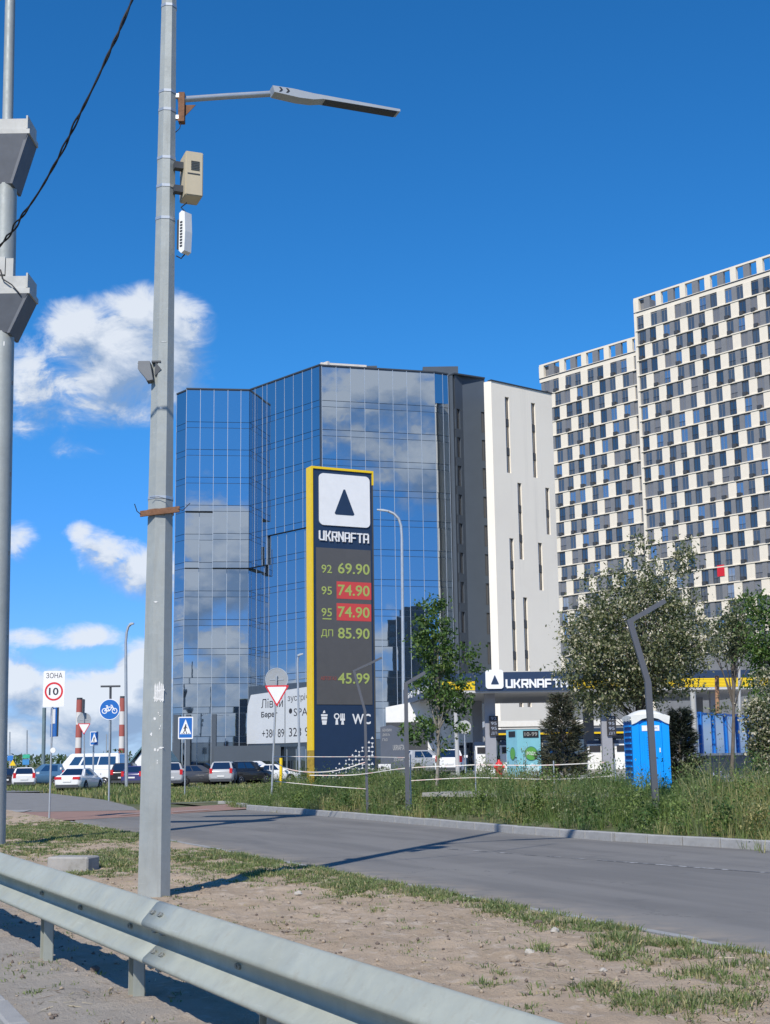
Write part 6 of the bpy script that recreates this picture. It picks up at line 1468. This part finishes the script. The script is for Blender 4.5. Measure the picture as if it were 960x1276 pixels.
def car(label, loc, rz, kind, m, cat, group='cars parked near the office building', dark_rear=False, side_glass=True, name='parked_car'):
    K = KIND[kind]; root = thing(name, loc, label, cat, group, rz)
    def part(mb, nm, mm, par=None): return mb.build(nm, mm, par or root, rel=False)
    mb = MB(); V = []; mb.smooth = True
    for y, z0, z1, w_ in K['st']:
        h = z1-z0; half = [(w_*.86, z0), (w_*.97, z0+h*.14), (w_, z0+h*.42), (w_*.985, z0+h*.72), (w_*.94, z0+h*.92), (w_*.82, z1)]
        V += [(x, y, z) for x, z in half]+[(-x, y, z) for x, z in reversed(half)]
    n_ = 12; S_ = len(K['st'])
    mb.add(V, [(i*n_+j, (i+1)*n_+j, (i+1)*n_+(j+1)%n_, i*n_+(j+1)%n_) for i in range(S_-1) for j in range(n_)]); mb.smooth = False
    mb.add(V[:n_], [tuple(range(n_))]); mb.add(V[-n_:], [tuple(reversed(range(n_)))])
    part(mb, 'body', m)
    yr, yrr, yrf, yf, zb, zt, wb_, wt_ = K['cab']; dzr = .05
    mb = MB(); b4 = [(-wb_,yr,zb-dzr),(wb_,yr,zb-dzr),(wb_,yf,zb-dzr),(-wb_,yf,zb-dzr)]; t4 = [(-wt_,yrr,zt),(wt_,yrr,zt),(wt_,yrf,zt),(-wt_,yrf,zt)]
    mb.add(b4+t4, [(0,3,2,1),(4,5,6,7),(0,1,5,4),(1,2,6,5),(2,3,7,6),(3,0,4,7)])
    co = part(mb, 'cabin', m); bm = bmesh.new(); bm.from_mesh(co.data); bmesh.ops.bevel(bm, geom=[e for e in bm.edges if max(v.co.z for v in e.verts) > zb+.1], offset=.07, segments=3, affect='EDGES'); bm.to_mesh(co.data); bm.free()
    b4 = [Vector(p) for p in b4]; t4 = [Vector(p) for p in t4]
    def pane(a, b, c, d, u0, u1, v0, v1, nm, mm=m_carglass, off=.012):
        f = lambda u, v: (a*(1-u)+b*u)*(1-v)+(d*(1-u)+c*u)*v
        q = [f(u0,v0), f(u1,v0), f(u1,v1), f(u0,v1)]; nn_ = (q[1]-q[0]).cross(q[3]-q[0]).normalized(); mid = (q[0]+q[2])/2
        if nn_.dot(mid-Vector((0,(yr+yf)/2,zb))) < 0: nn_ = -nn_
        mb = MB(); mb.add([p+nn_*off for p in q]+[p-nn_*.01 for p in q], [(0,1,2,3),(0,4,5,1),(1,5,6,2),(2,6,7,3),(3,7,4,0)]); return part(mb, nm, mm)
    pane(b4[0],b4[1],t4[1],t4[0],.08,.92,.16 if kind != 'van' else .2,.90,'rear_window'); pane(b4[3],b4[2],t4[2],t4[3],.06,.94,.12,.93,'windscreen')
    for i0, i1 in ((1,2),(0,3)):
        segs = ((.16,.43),(.46,.73),(.76,.86)) if kind != 'van' else ((.06,.36),(.38,.66),(.70,.86))
        for u0, u1 in segs[:3 if kind == 'van' else 2]: pane(b4[i0],b4[i1],t4[i1],t4[i0],u0,u1,.20 if kind != 'van' else .30,.86 if kind != 'van' else .80,'side_window')
    r = .33 if kind in ('saloon','hatchback') else .37; yw = K['L']*.29
    w0_ = MB(); w0_.lathe([(r*.62,-.10),(r*.97,-.11),(r,-.07),(r,.07),(r*.97,.11),(r*.62,.10)], 18); w1_ = MB(); w1_.lathe([(r*.10,.11),(r*.30,.085),(r*.60,.105),(r*.64,.06)], 10)
    first = None
    for sx_ in (-1, 1):
        for sy_ in (-1, 1):
            x = sx_*(K['W']/2-.10)
            if first is None:
                tyre = w0_.build('wheel', m_rubber, root, rel=False); rim = w1_.build('rim', m_rim, tyre, rel=False); first = tyre.data, rim.data
            else: tyre = place(first[0], 'wheel', root, (0,0,0)); rim = place(first[1], 'rim', tyre, (0,0,0))
            tyre.location = (x, sy_*yw, r); tyre.rotation_euler = (0, sx_*math.pi/2, 0)
            mb = MB(); mb.disc(Vector((sx_*(K['W']/2-.02), sy_*yw, r+.02)), Y, Z, X*sx_, r*1.17, -.2, .012, 18); part(mb, 'wheel_arch', m_black)
    yR, yF = K['st'][0], K['st'][-1]; zl_ = K['st'][1][2]
    for sx_ in (-1, 1):
        if kind in ('suv','van','hatchback'): mb = MB(); mb.frame_box(Vector((sx_*K['st'][1][3]*.84, K['st'][1][0]-.03, 0)), X, Y, Z, -.10, .10, -.03, .2, zl_-.26, zl_+.10); part(mb, 'tail_light', m_tail)
        else: mb = MB(); mb.frame_box(Vector((sx_*K['st'][1][3]*.72, K['st'][1][0]-.04, 0)), X, Y, Z, -.22, .22, -.02, .2, zl_-.22, zl_-.06); part(mb, 'tail_light', m_tail)
        mb = MB(); mb.frame_box(Vector((sx_*K['st'][-2][3]*.76, K['st'][-2][0], 0)), X, Y, Z, -.17, .17, -.25, .035, K['st'][-2][2]-.16, K['st'][-2][2]-.02); part(mb, 'head_light', m_head)
        mb = MB(); mb.frame_box(Vector((sx_*(wb_+.12), yf-.42, zb+.06)), X, Y, Z, -.11, .11, -.06, .06, -.05, .10); part(mb, 'mirror', m)
    mb = MB(); mb.frame_box(Vector((0, yR[0]-.02, 0)), X, Y, Z, -.26, .26, -.012, .1, .62, .73); part(mb, 'number_plate', m_platew)
    mb = MB(); mb.frame_box(Vector((0, K['st'][1][0]-.04, 0)), X, Y, Z, -K['W']*.40, K['W']*.40, -.015, .1, .30, .47); part(mb, 'rear_bumper', m_dgrey if kind != 'van' else m)
    return root
def cl(px, yd, gz=None):
    p = P(px, 960, yd); return Vector((p.x, p.y, terr(p.x, p.y)+.02 if gz is None else gz))
pw, psl, pbk, pbl, pgr, pvi = paint('paint_white', (.76,.76,.75)), paint('paint_silver', (.42,.43,.44)), paint('paint_black', (.018,.019,.022)), paint('paint_blue', (.06,.13,.22)), paint('paint_graphite', (.07,.075,.085)), paint('paint_violet', (.05,.05,.16))
car('white saloon car parked by the small give way and crossing signs', cl(100,88), R(-7), 'saloon', pw, 'car')
car('long white van with dark side windows behind the white saloon', cl(113,104), R(76), 'van', pw, 'van', name='parked_van')
car('blue grey minivan parked in front of the white van nose', cl(63,105), R(58), 'suv', pbl, 'van', name='parked_van')
car('white hatchback seen from behind next to the blue grey minivan', cl(31,102), R(14), 'hatchback', pw, 'car')
car('dark hatchback at the picture edge by the bracket mast', cl(9,103), R(12), 'hatchback', pbk, 'car')
car('black off roader seen from behind beside the white van tail', cl(158,104), R(2), 'suv', pbk, 'car')
car('dark violet car half hidden behind the big grey lamp post', cl(174,103), R(-6), 'hatchback', pvi, 'car')
car('silver estate showing one red tail lamp beside the big grey post', cl(212,99), R(10), 'suv', psl, 'car')
car('graphite hatchback facing the office entrance behind the crossing sign', cl(245,104), R(-62), 'hatchback', pgr, 'car')
car('silver off roader seen from behind before the entrance canopy', cl(280,104), R(0), 'suv', psl, 'car')
car('black crossover parked close beside the silver off roader', cl(306,106), R(-40), 'suv', pbk, 'car')
car('white delivery van behind the black crossover', cl(318,117), R(-55), 'suv', pw, 'van', name='parked_van')
car('white saloon parked by the give way post near the banner', cl(337,109), R(-62), 'saloon', pw, 'car')
car('white hatchback stopped at the station behind the young tree', cl(561,82,GZ), R(-4), 'hatchback', pw, 'car', 'cars on the station forecourt')
car('silver hatchback on the forecourt beside the slate hoarding', cl(528,86,GZ), R(-50), 'hatchback', psl, 'car', 'cars on the station forecourt')
car('dark blue hatchback refuelling behind the portable toilet', cl(768,92,GZ), R(80), 'hatchback', pbl, 'car', 'cars on the station forecourt')
# small shed with a sloping teal roof
sd_ = thing('gabled_shed', cl(182,125), 'white shed with a sloping teal roof half hidden by the big grey post', 'shed')
a = P(161,949,125); b = P(184,921,125); c = P(205,949,125)
MB().frame_box(Vector((a.x+.5,125,0)), X, Y, Z, 0, c.x-a.x-1, .3, 8, 0, a.z).prism([(.0,a.z),(c.x-a.x-1,a.z),(b.x-a.x-.5,b.z-.3)], Vector((a.x+.5,125,0)), X, Z, Y, .3, 8).build('wall', m_white, sd_)
for p_, q_ in ((a, b), (c, b)):
    v = (q_-p_); mb = MB(); mb.add([p_, q_, q_+Y*9, p_+Y*9]+[p_-Z*.2, q_-Z*.2, q_+Y*9-Z*.2, p_+Y*9-Z*.2], [(0,1,2,3),(4,7,6,5),(0,4,5,1),(1,5,6,2),(2,6,7,3),(3,7,4,0)]); mb.build('roof', mat('teal_roof', (.10,.20,.23), .5, .1), sd_)
# small far signs
def far_sign(px, y0, y1, w_, yd, m, lab, post=True):
    b = Vector((P(px,962,yd).x, yd, 0)); r = thing('direction_sign', b, lab, 'road sign', 'far direction signs'); a, c = P(px-w_/2, y1, yd), P(px+w_/2, y0, yd)
    MB().box((a.x+c.x)/2, yd, (a.z+c.z)/2, c.x-a.x, .12, c.z-a.z).build('board', m, r); MB().tube([b, Vector((b.x, yd+.12, c.z))], .08, 6).build('post', m_steel, r); return r
far_sign(13,941.5,948,7,165,mat('far_blue', (.03,.19,.55), .5), 'small blue direction board beyond the parked cars near the mast')
far_sign(32.5,946,953,8.5,170,mat('far_blue2', (.05,.24,.52), .5), 'pale blue direction board under the small green board')
far_sign(33,940,945,9,171,mat('far_green', (.04,.40,.25), .5), 'small green direction board above the blue one')
b = cl(16,150); r = thing('warning_sign', b, 'tiny yellow warning triangle beyond the dark hatchback', 'road sign'); a = P(16,954,150)
MB().prism([(-.35,0),(.35,0),(0,.62)], a, X, Z, -Y, 0, .04).build('board', m_yellow, r); MB().tube([b, a], .04, 6).build('post', m_steel, r)
for i, (px, y0, yd) in enumerate(((34,910,260),(12.5,912,280),(133,915,300))):
    b = Vector((P(px,955,yd).x, yd, 0)); o = MB().tube([b, P(px, y0, yd)], .13, 6).build('far_pole', m_steel, None, loc=b); tag(o, ('thin far pole above the green direction board','thin far pole above the small blue board','thin far pole between the chimneys')[i], 'pole', 'thin poles on the skyline')

# ================================================================== TREES
m_bark = mat('bark', (.13,.11,.09), .95, 0, .25, 6, .5, 30); m_barkp = mat('bark_pale', (.24,.22,.19), .95, 0, .25, 6, .4, 30)
L_y = [leaf_mat('leaf_fresh', (.105,.18,.05), .38), leaf_mat('leaf_mid', (.07,.13,.04), .3), leaf_mat('leaf_light', (.15,.21,.06), .4)]
L_b = [leaf_mat('leaf_grey_green', (.175,.195,.105), .3), leaf_mat('leaf_deep', (.08,.105,.05), .25), leaf_mat('blossom_cream', (.50,.46,.35), .3, .15), leaf_mat('leaf_olive', (.235,.24,.135), .3)]
L_c = [leaf_mat('needle_dark', (.055,.065,.036), .15), leaf_mat('needle_grey', (.115,.12,.085), .15), leaf_mat('needle_brown', (.095,.075,.05), .15)]
L_k = [leaf_mat('needle_black', (.018,.024,.016), .1), leaf_mat('needle_black2', (.03,.038,.024), .1)]
def tree(name, label, base, yd, lobes, nclu, per, size, mats, pal, sig, cat='tree', trunk_r=.09, trunk_px=None, nlimb=16, bark=None, group=None, sprig=None, upbias=.5, nofill=.25):
    root = thing(name, base, label, cat, group); k = yd/FPX; bark = bark or m_bark
    vol = np.array([rx*rx*ry for (_, _, rx, ry) in lobes], float)**.8; pr = vol/vol.sum()
    which = nr.choice(len(lobes), nclu, p=pr); cc = []
    for i in which:
        cx, cy, rx, ry = lobes[i]; c = P(cx, cy, yd); v = nr.normal(size=3); v /= np.linalg.norm(v); rad = nr.random()**(1/3)*(1-nofill)+nofill
        rad = min(rad, 1.0)*(1+.12*nr.normal())
        cc.append([c.x+v[0]*rx*k*rad, c.y+v[1]*rx*k*rad*.95, c.z+v[2]*ry*k*rad])
    cc = np.array(cc)
    N = nclu*per; pos = np.repeat(cc, per, 0)+nr.normal(0, 1, (N,3))*np.repeat(sig*nr.uniform(.6,1.35,nclu), per)[:,None]*np.array([1,1,.8])
    szs = size*nr.uniform(.6,1.35,N)
    pos[:,2] = np.maximum(pos[:,2], base.z+.12)
    V, F = leaf_quads(pos, szs, .8) if sprig is None else leaf_quads(pos, szs, .6, .1)
    if sprig is not None:
        pass
    pc = nr.choice(len(pal), N, p=pal); pcl = np.repeat(nr.choice(len(pal), nclu, p=pal), per); pc = np.where(nr.random(N) < .5, pcl, pc)
    mi = np.tile(pc, 2)
    o = np_mesh('foliage', V-np.array(base)[None,:], F, mats, mi, root); 
    # trunk and limbs
    top_l = max(lobes, key=lambda q: -q[1]); crown_low = max(cy+ry for (_, cy, _, ry) in lobes)
    tp = P(*(trunk_px or (lobes[0][0], lobes[0][1])), yd)
    pts = []; b0 = Vector(base)-Z*.15
    for i in range(7): u = i/6; q = b0.lerp(tp, u); pts.append(q+Vector((math.sin(u*5)*.05, math.cos(u*4)*.05, 0))*(1 if 0 < i < 6 else 0))
    mb = MB(); mb.tube(pts, [trunk_r*(1-.75*i/6) for i in range(7)], 8); mb.build('trunk', bark, root)
    lb = MB()
    order = nr.choice(nclu, min(nclu, nlimb*4), replace=False)
    for q_, ci in enumerate(order):
        e = Vector(cc[ci]); u = min(.95, max(.25, (e.z-b0.z)/max(.5,(tp.z-b0.z))*.62+nr.uniform(-.1,.1))); s_ = b0.lerp(tp, u)
        m_ = s_.lerp(e, .5)+Vector((nr.normal()*.08, nr.normal()*.08, .05+.1*(e-s_).length*upbias)); r_l = trunk_r*(.38 if q_ < nlimb else .14)
        lb.tube([s_, s_.lerp(m_, .55)+Z*.02, m_, m_.lerp(e,.5)+Vector((nr.normal()*.04,nr.normal()*.04,.03)), e], [r_l, r_l*.8, r_l*.55, r_l*.35, r_l*.15], 5 if q_ < nlimb else 3)
    tag(lb.build('limbs', bark, root), kind='stuff')
    return root
def tb(px, py, yd): p = P(px, py, yd); return Vector((p.x, p.y, terr(p.x, p.y)))
tree('young_tree', 'young green broadleaf tree standing between price sign and canopy sign', tb(543,975,46), 46, [(541,778,24,28),(548,815,25,28),(532,800,16,28),(590,822,12,20),(581,852,15,13),(548,850,30,20),(528,862,16,14),(562,872,27,17),(520,912,17,15),(545,897,24,16),(502,912,8,7),(552,928,11,13),(535,755,16,8),(575,905,12,9)], 280, 20, .135, L_y, (.40,.45,.15), .12, trunk_r=.07, trunk_px=(548,790), nlimb=14, bark=m_barkp, upbias=.9)
tree('blossoming_tree', 'broad grey green tree with cream blossom in front of the apartment tower', tb(790,972,53), 53, [(795,800,78,78),(740,830,44,52),(845,800,42,66),(800,705,24,42),(852,705,17,32),(728,865,28,22),(866,822,20,20),(765,745,30,42),(720,790,22,34),(820,745,38,40),(785,850,62,24),(714,835,12,24),(876,790,16,30),(735,740,10,22),(790,805,85,60),(735,880,34,14),(770,875,36,14)], 1020, 30, .135, L_b, (.40,.20,.17,.23), .24, trunk_r=.16, trunk_px=(800,740), nlimb=26, upbias=.8)
tree('garden_tree', 'grey green tree half covering the yellow fascia end', tb(912,975,62), 62, [(908,795,24,34),(922,800,20,20),(925,770,16,26),(897,886,11,8)], 230, 24, .13, [L_b[0], L_b[1], L_b[3]], (.45,.35,.20), .2, trunk_r=.10, trunk_px=(915,780), nlimb=12, group=None)
tree('garden_tree', 'fresh green leafy tree at the picture edge above the flowering bush', tb(962,990,44), 44, [(955,790,28,36),(950,830,30,28),(975,800,40,60),(940,755,20,14),(962,890,30,40),(945,850,18,14)], 270, 20, .125, L_y, (.45,.27,.28), .17, trunk_r=.10, trunk_px=(970,800), nlimb=14)
tree('flowering_bush', 'bush thick with cream blossom beside the blue wash bay', tb(948,1000,41), 41, [(950,905,20,36),(960,940,20,40),(940,890,14,18),(960,850,16,18),(944,935,12,20)], 280, 22, .10, L_b, (.22,.28,.38,.12), .13, 'bush', trunk_r=.05, trunk_px=(950,920), nlimb=14)
def conifer(label, base, yd, tip, half_px, mats, pal, n_, name='conifer_bush', gap=.0):
    root = thing(name, base, label, 'conifer'); k = yd/FPX; tipp = P(*tip, yd); H = tipp.z-base.z; R_ = half_px*k
    cs, ds = [], []
    for i in range(n_):
        u = nr.random()**.75; z = base.z+.1+H*(1-u)*.97 if i % 9 else base.z+H*nr.uniform(.5,1.0)
        f = (z-base.z)/H; rad = R_*(max(.05,(1-f))**.75)*(.72+.28*math.sin(f*22+nr.normal()*.5)); a = nr.uniform(0, 2*np.pi); rr_ = rad*nr.random()**.4
        cs.append([tipp.x*f+base.x*(1-f)+math.cos(a)*rr_, base.y+math.sin(a)*rr_, z]); ds.append([math.cos(a), math.sin(a), .35])
    cs, ds = np.array(cs), np.array(ds); per = 16; N = n_*per
    c = np.repeat(cs, per, 0); d = np.repeat(ds, per, 0); tpos = nr.uniform(0,1,N)
    dirn = d+nr.normal(0,.45,(N,3)); dirn /= np.linalg.norm(dirn,axis=1)[:,None]; L = .11*nr.uniform(.6,1.3,N)
    st_ = c+d*(tpos*.26)[:,None]; sd2 = np.cross(dirn, nr.normal(size=(N,3))); sd2 /= np.linalg.norm(sd2,axis=1)[:,None]+1e-6
    V = np.stack([st_-sd2*.014, st_+sd2*.014, st_+dirn*L[:,None]*1.4], 1).reshape(-1,3); F = np.arange(N*3).reshape(-1,3); mi = nr.choice(len(pal), N, p=pal)
    np_mesh('foliage', V-np.array(base)[None,:], F, mats, mi, root)
    MB().tube([base-Z*.1, base.lerp(tipp,.5), tipp], [.07,.045,.012], 7).build('trunk', m_bark, root)
    lb = MB()
    for i in range(0, n_, 12): e = Vector(cs[i]); s_ = Vector((base.x+(tipp.x-base.x)*(e.z-base.z)/H, base.y, max(base.z+.1, e.z-.15))); lb.tube([s_, s_.lerp(e,.6)+Z*.03, e], [.018,.012,.005], 4)
    tag(lb.build('limbs', m_bark, root), kind='stuff'); return root
conifer('dark grey green conifer beside the cyan water kiosk', tb(706,985,44), 44, (698,868), 41, L_c, (.4,.4,.2), 820)
conifer('nearly black conifer pressed behind the blue toilet cabin', tb(848,985,41.5), 41.5, (848,886), 26, L_k, (.6,.4), 700)
0 and conifer('small dark conifer beside the grey column under the canopy', tb(737,975,50), 50, (738,915), 20, L_c, (.6,.3,.1), 260)
# bare twiggy sapling by the kiosk
sp0 = tb(655,990,43); sr = thing('twiggy_sapling', sp0, 'thin twiggy sapling with few leaves before the water kiosk', 'sapling'); lb = MB(); tips = []
for i in range(9):
    e = P(640+rnd.uniform(-2,42), 930+rnd.uniform(-8,40), 43+rnd.uniform(-.5,.5)); m_ = sp0.lerp(e,.5)+Vector((rnd.uniform(-.1,.1),0,.08)); lb.tube([sp0, m_, e], [.016,.010,.004], 4); tips += [np.array(m_.lerp(e, rnd.random())) for _ in range(9)]
tag(lb.build('stem', m_barkp, sr), kind='stuff'); V, F = leaf_quads(np.array(tips)+nr.normal(0,.05,(len(tips),3)), np.full(len(tips),.07)); np_mesh('foliage', V-np.array(sp0), F, [L_y[1], L_b[3]], np.tile(nr.choice(2,len(tips)),2), sr)
# iris clump by the wash bay
for i, (px, py, yd, lab) in enumerate(((897,968,40,'pale lilac flowers in the weeds below the wash bay'),(711,992,36,'single lilac flower spike among the tall weeds'))):
    b = tb(px, py, yd); r = thing('wild_flower', b, lab, 'flowers', 'lilac flowers in the weeds'); n_ = 26 if i == 0 else 9
    hb_ = P(px, py, yd).z; cs = np.array([[b.x+nr.normal(0,.16 if i == 0 else .05), b.y+nr.normal(0,.1), max(b.z+.15, hb_)+nr.normal(0,.07)] for _ in range(n_)]); V, F = leaf_quads(cs, np.full(n_,.11)); tag(np_mesh('petals', V-np.array(b), F, [leaf_mat('petal_lilac%d' % i, (.40,.42,.62), .3)], None, r), kind='stuff')
    lb = MB(); [lb.tube([b, Vector(c)], .006, 4) for c in cs]; tag(lb.build('stem', m_bark, r), kind='stuff')
# wooded skyline far off
N = 5200; px = nr.uniform(-260, 230, N); yd = nr.uniform(420, 560, N); base_x = np.array([P(a, 950, d).x for a, d in zip(px, yd)])
hh = np.array([3.2+2.6*mnoise.noise(Vector((x*.045, 3, 1)))+1.6*mnoise.noise(Vector((x*.16, 7, 1))) for x in base_x])
pos = np.stack([base_x+nr.normal(0,.6,N), yd, np.clip(nr.random(N)**.6*hh*1.25, .2, 9)], 1); V, F = leaf_quads(pos, nr.uniform(.7,1.5,N), 1.0)
tag(np_mesh('far_treeline', V, F, [L_y[1], L_b[1]], np.tile(nr.choice(2,N),2)), 'low wooded skyline beyond the parked cars', None, None, 'stuff')
print('objects', len(scene.objects), 'tris', sum(len(o.data.polygons) for o in scene.objects if o.type=='MESH'))
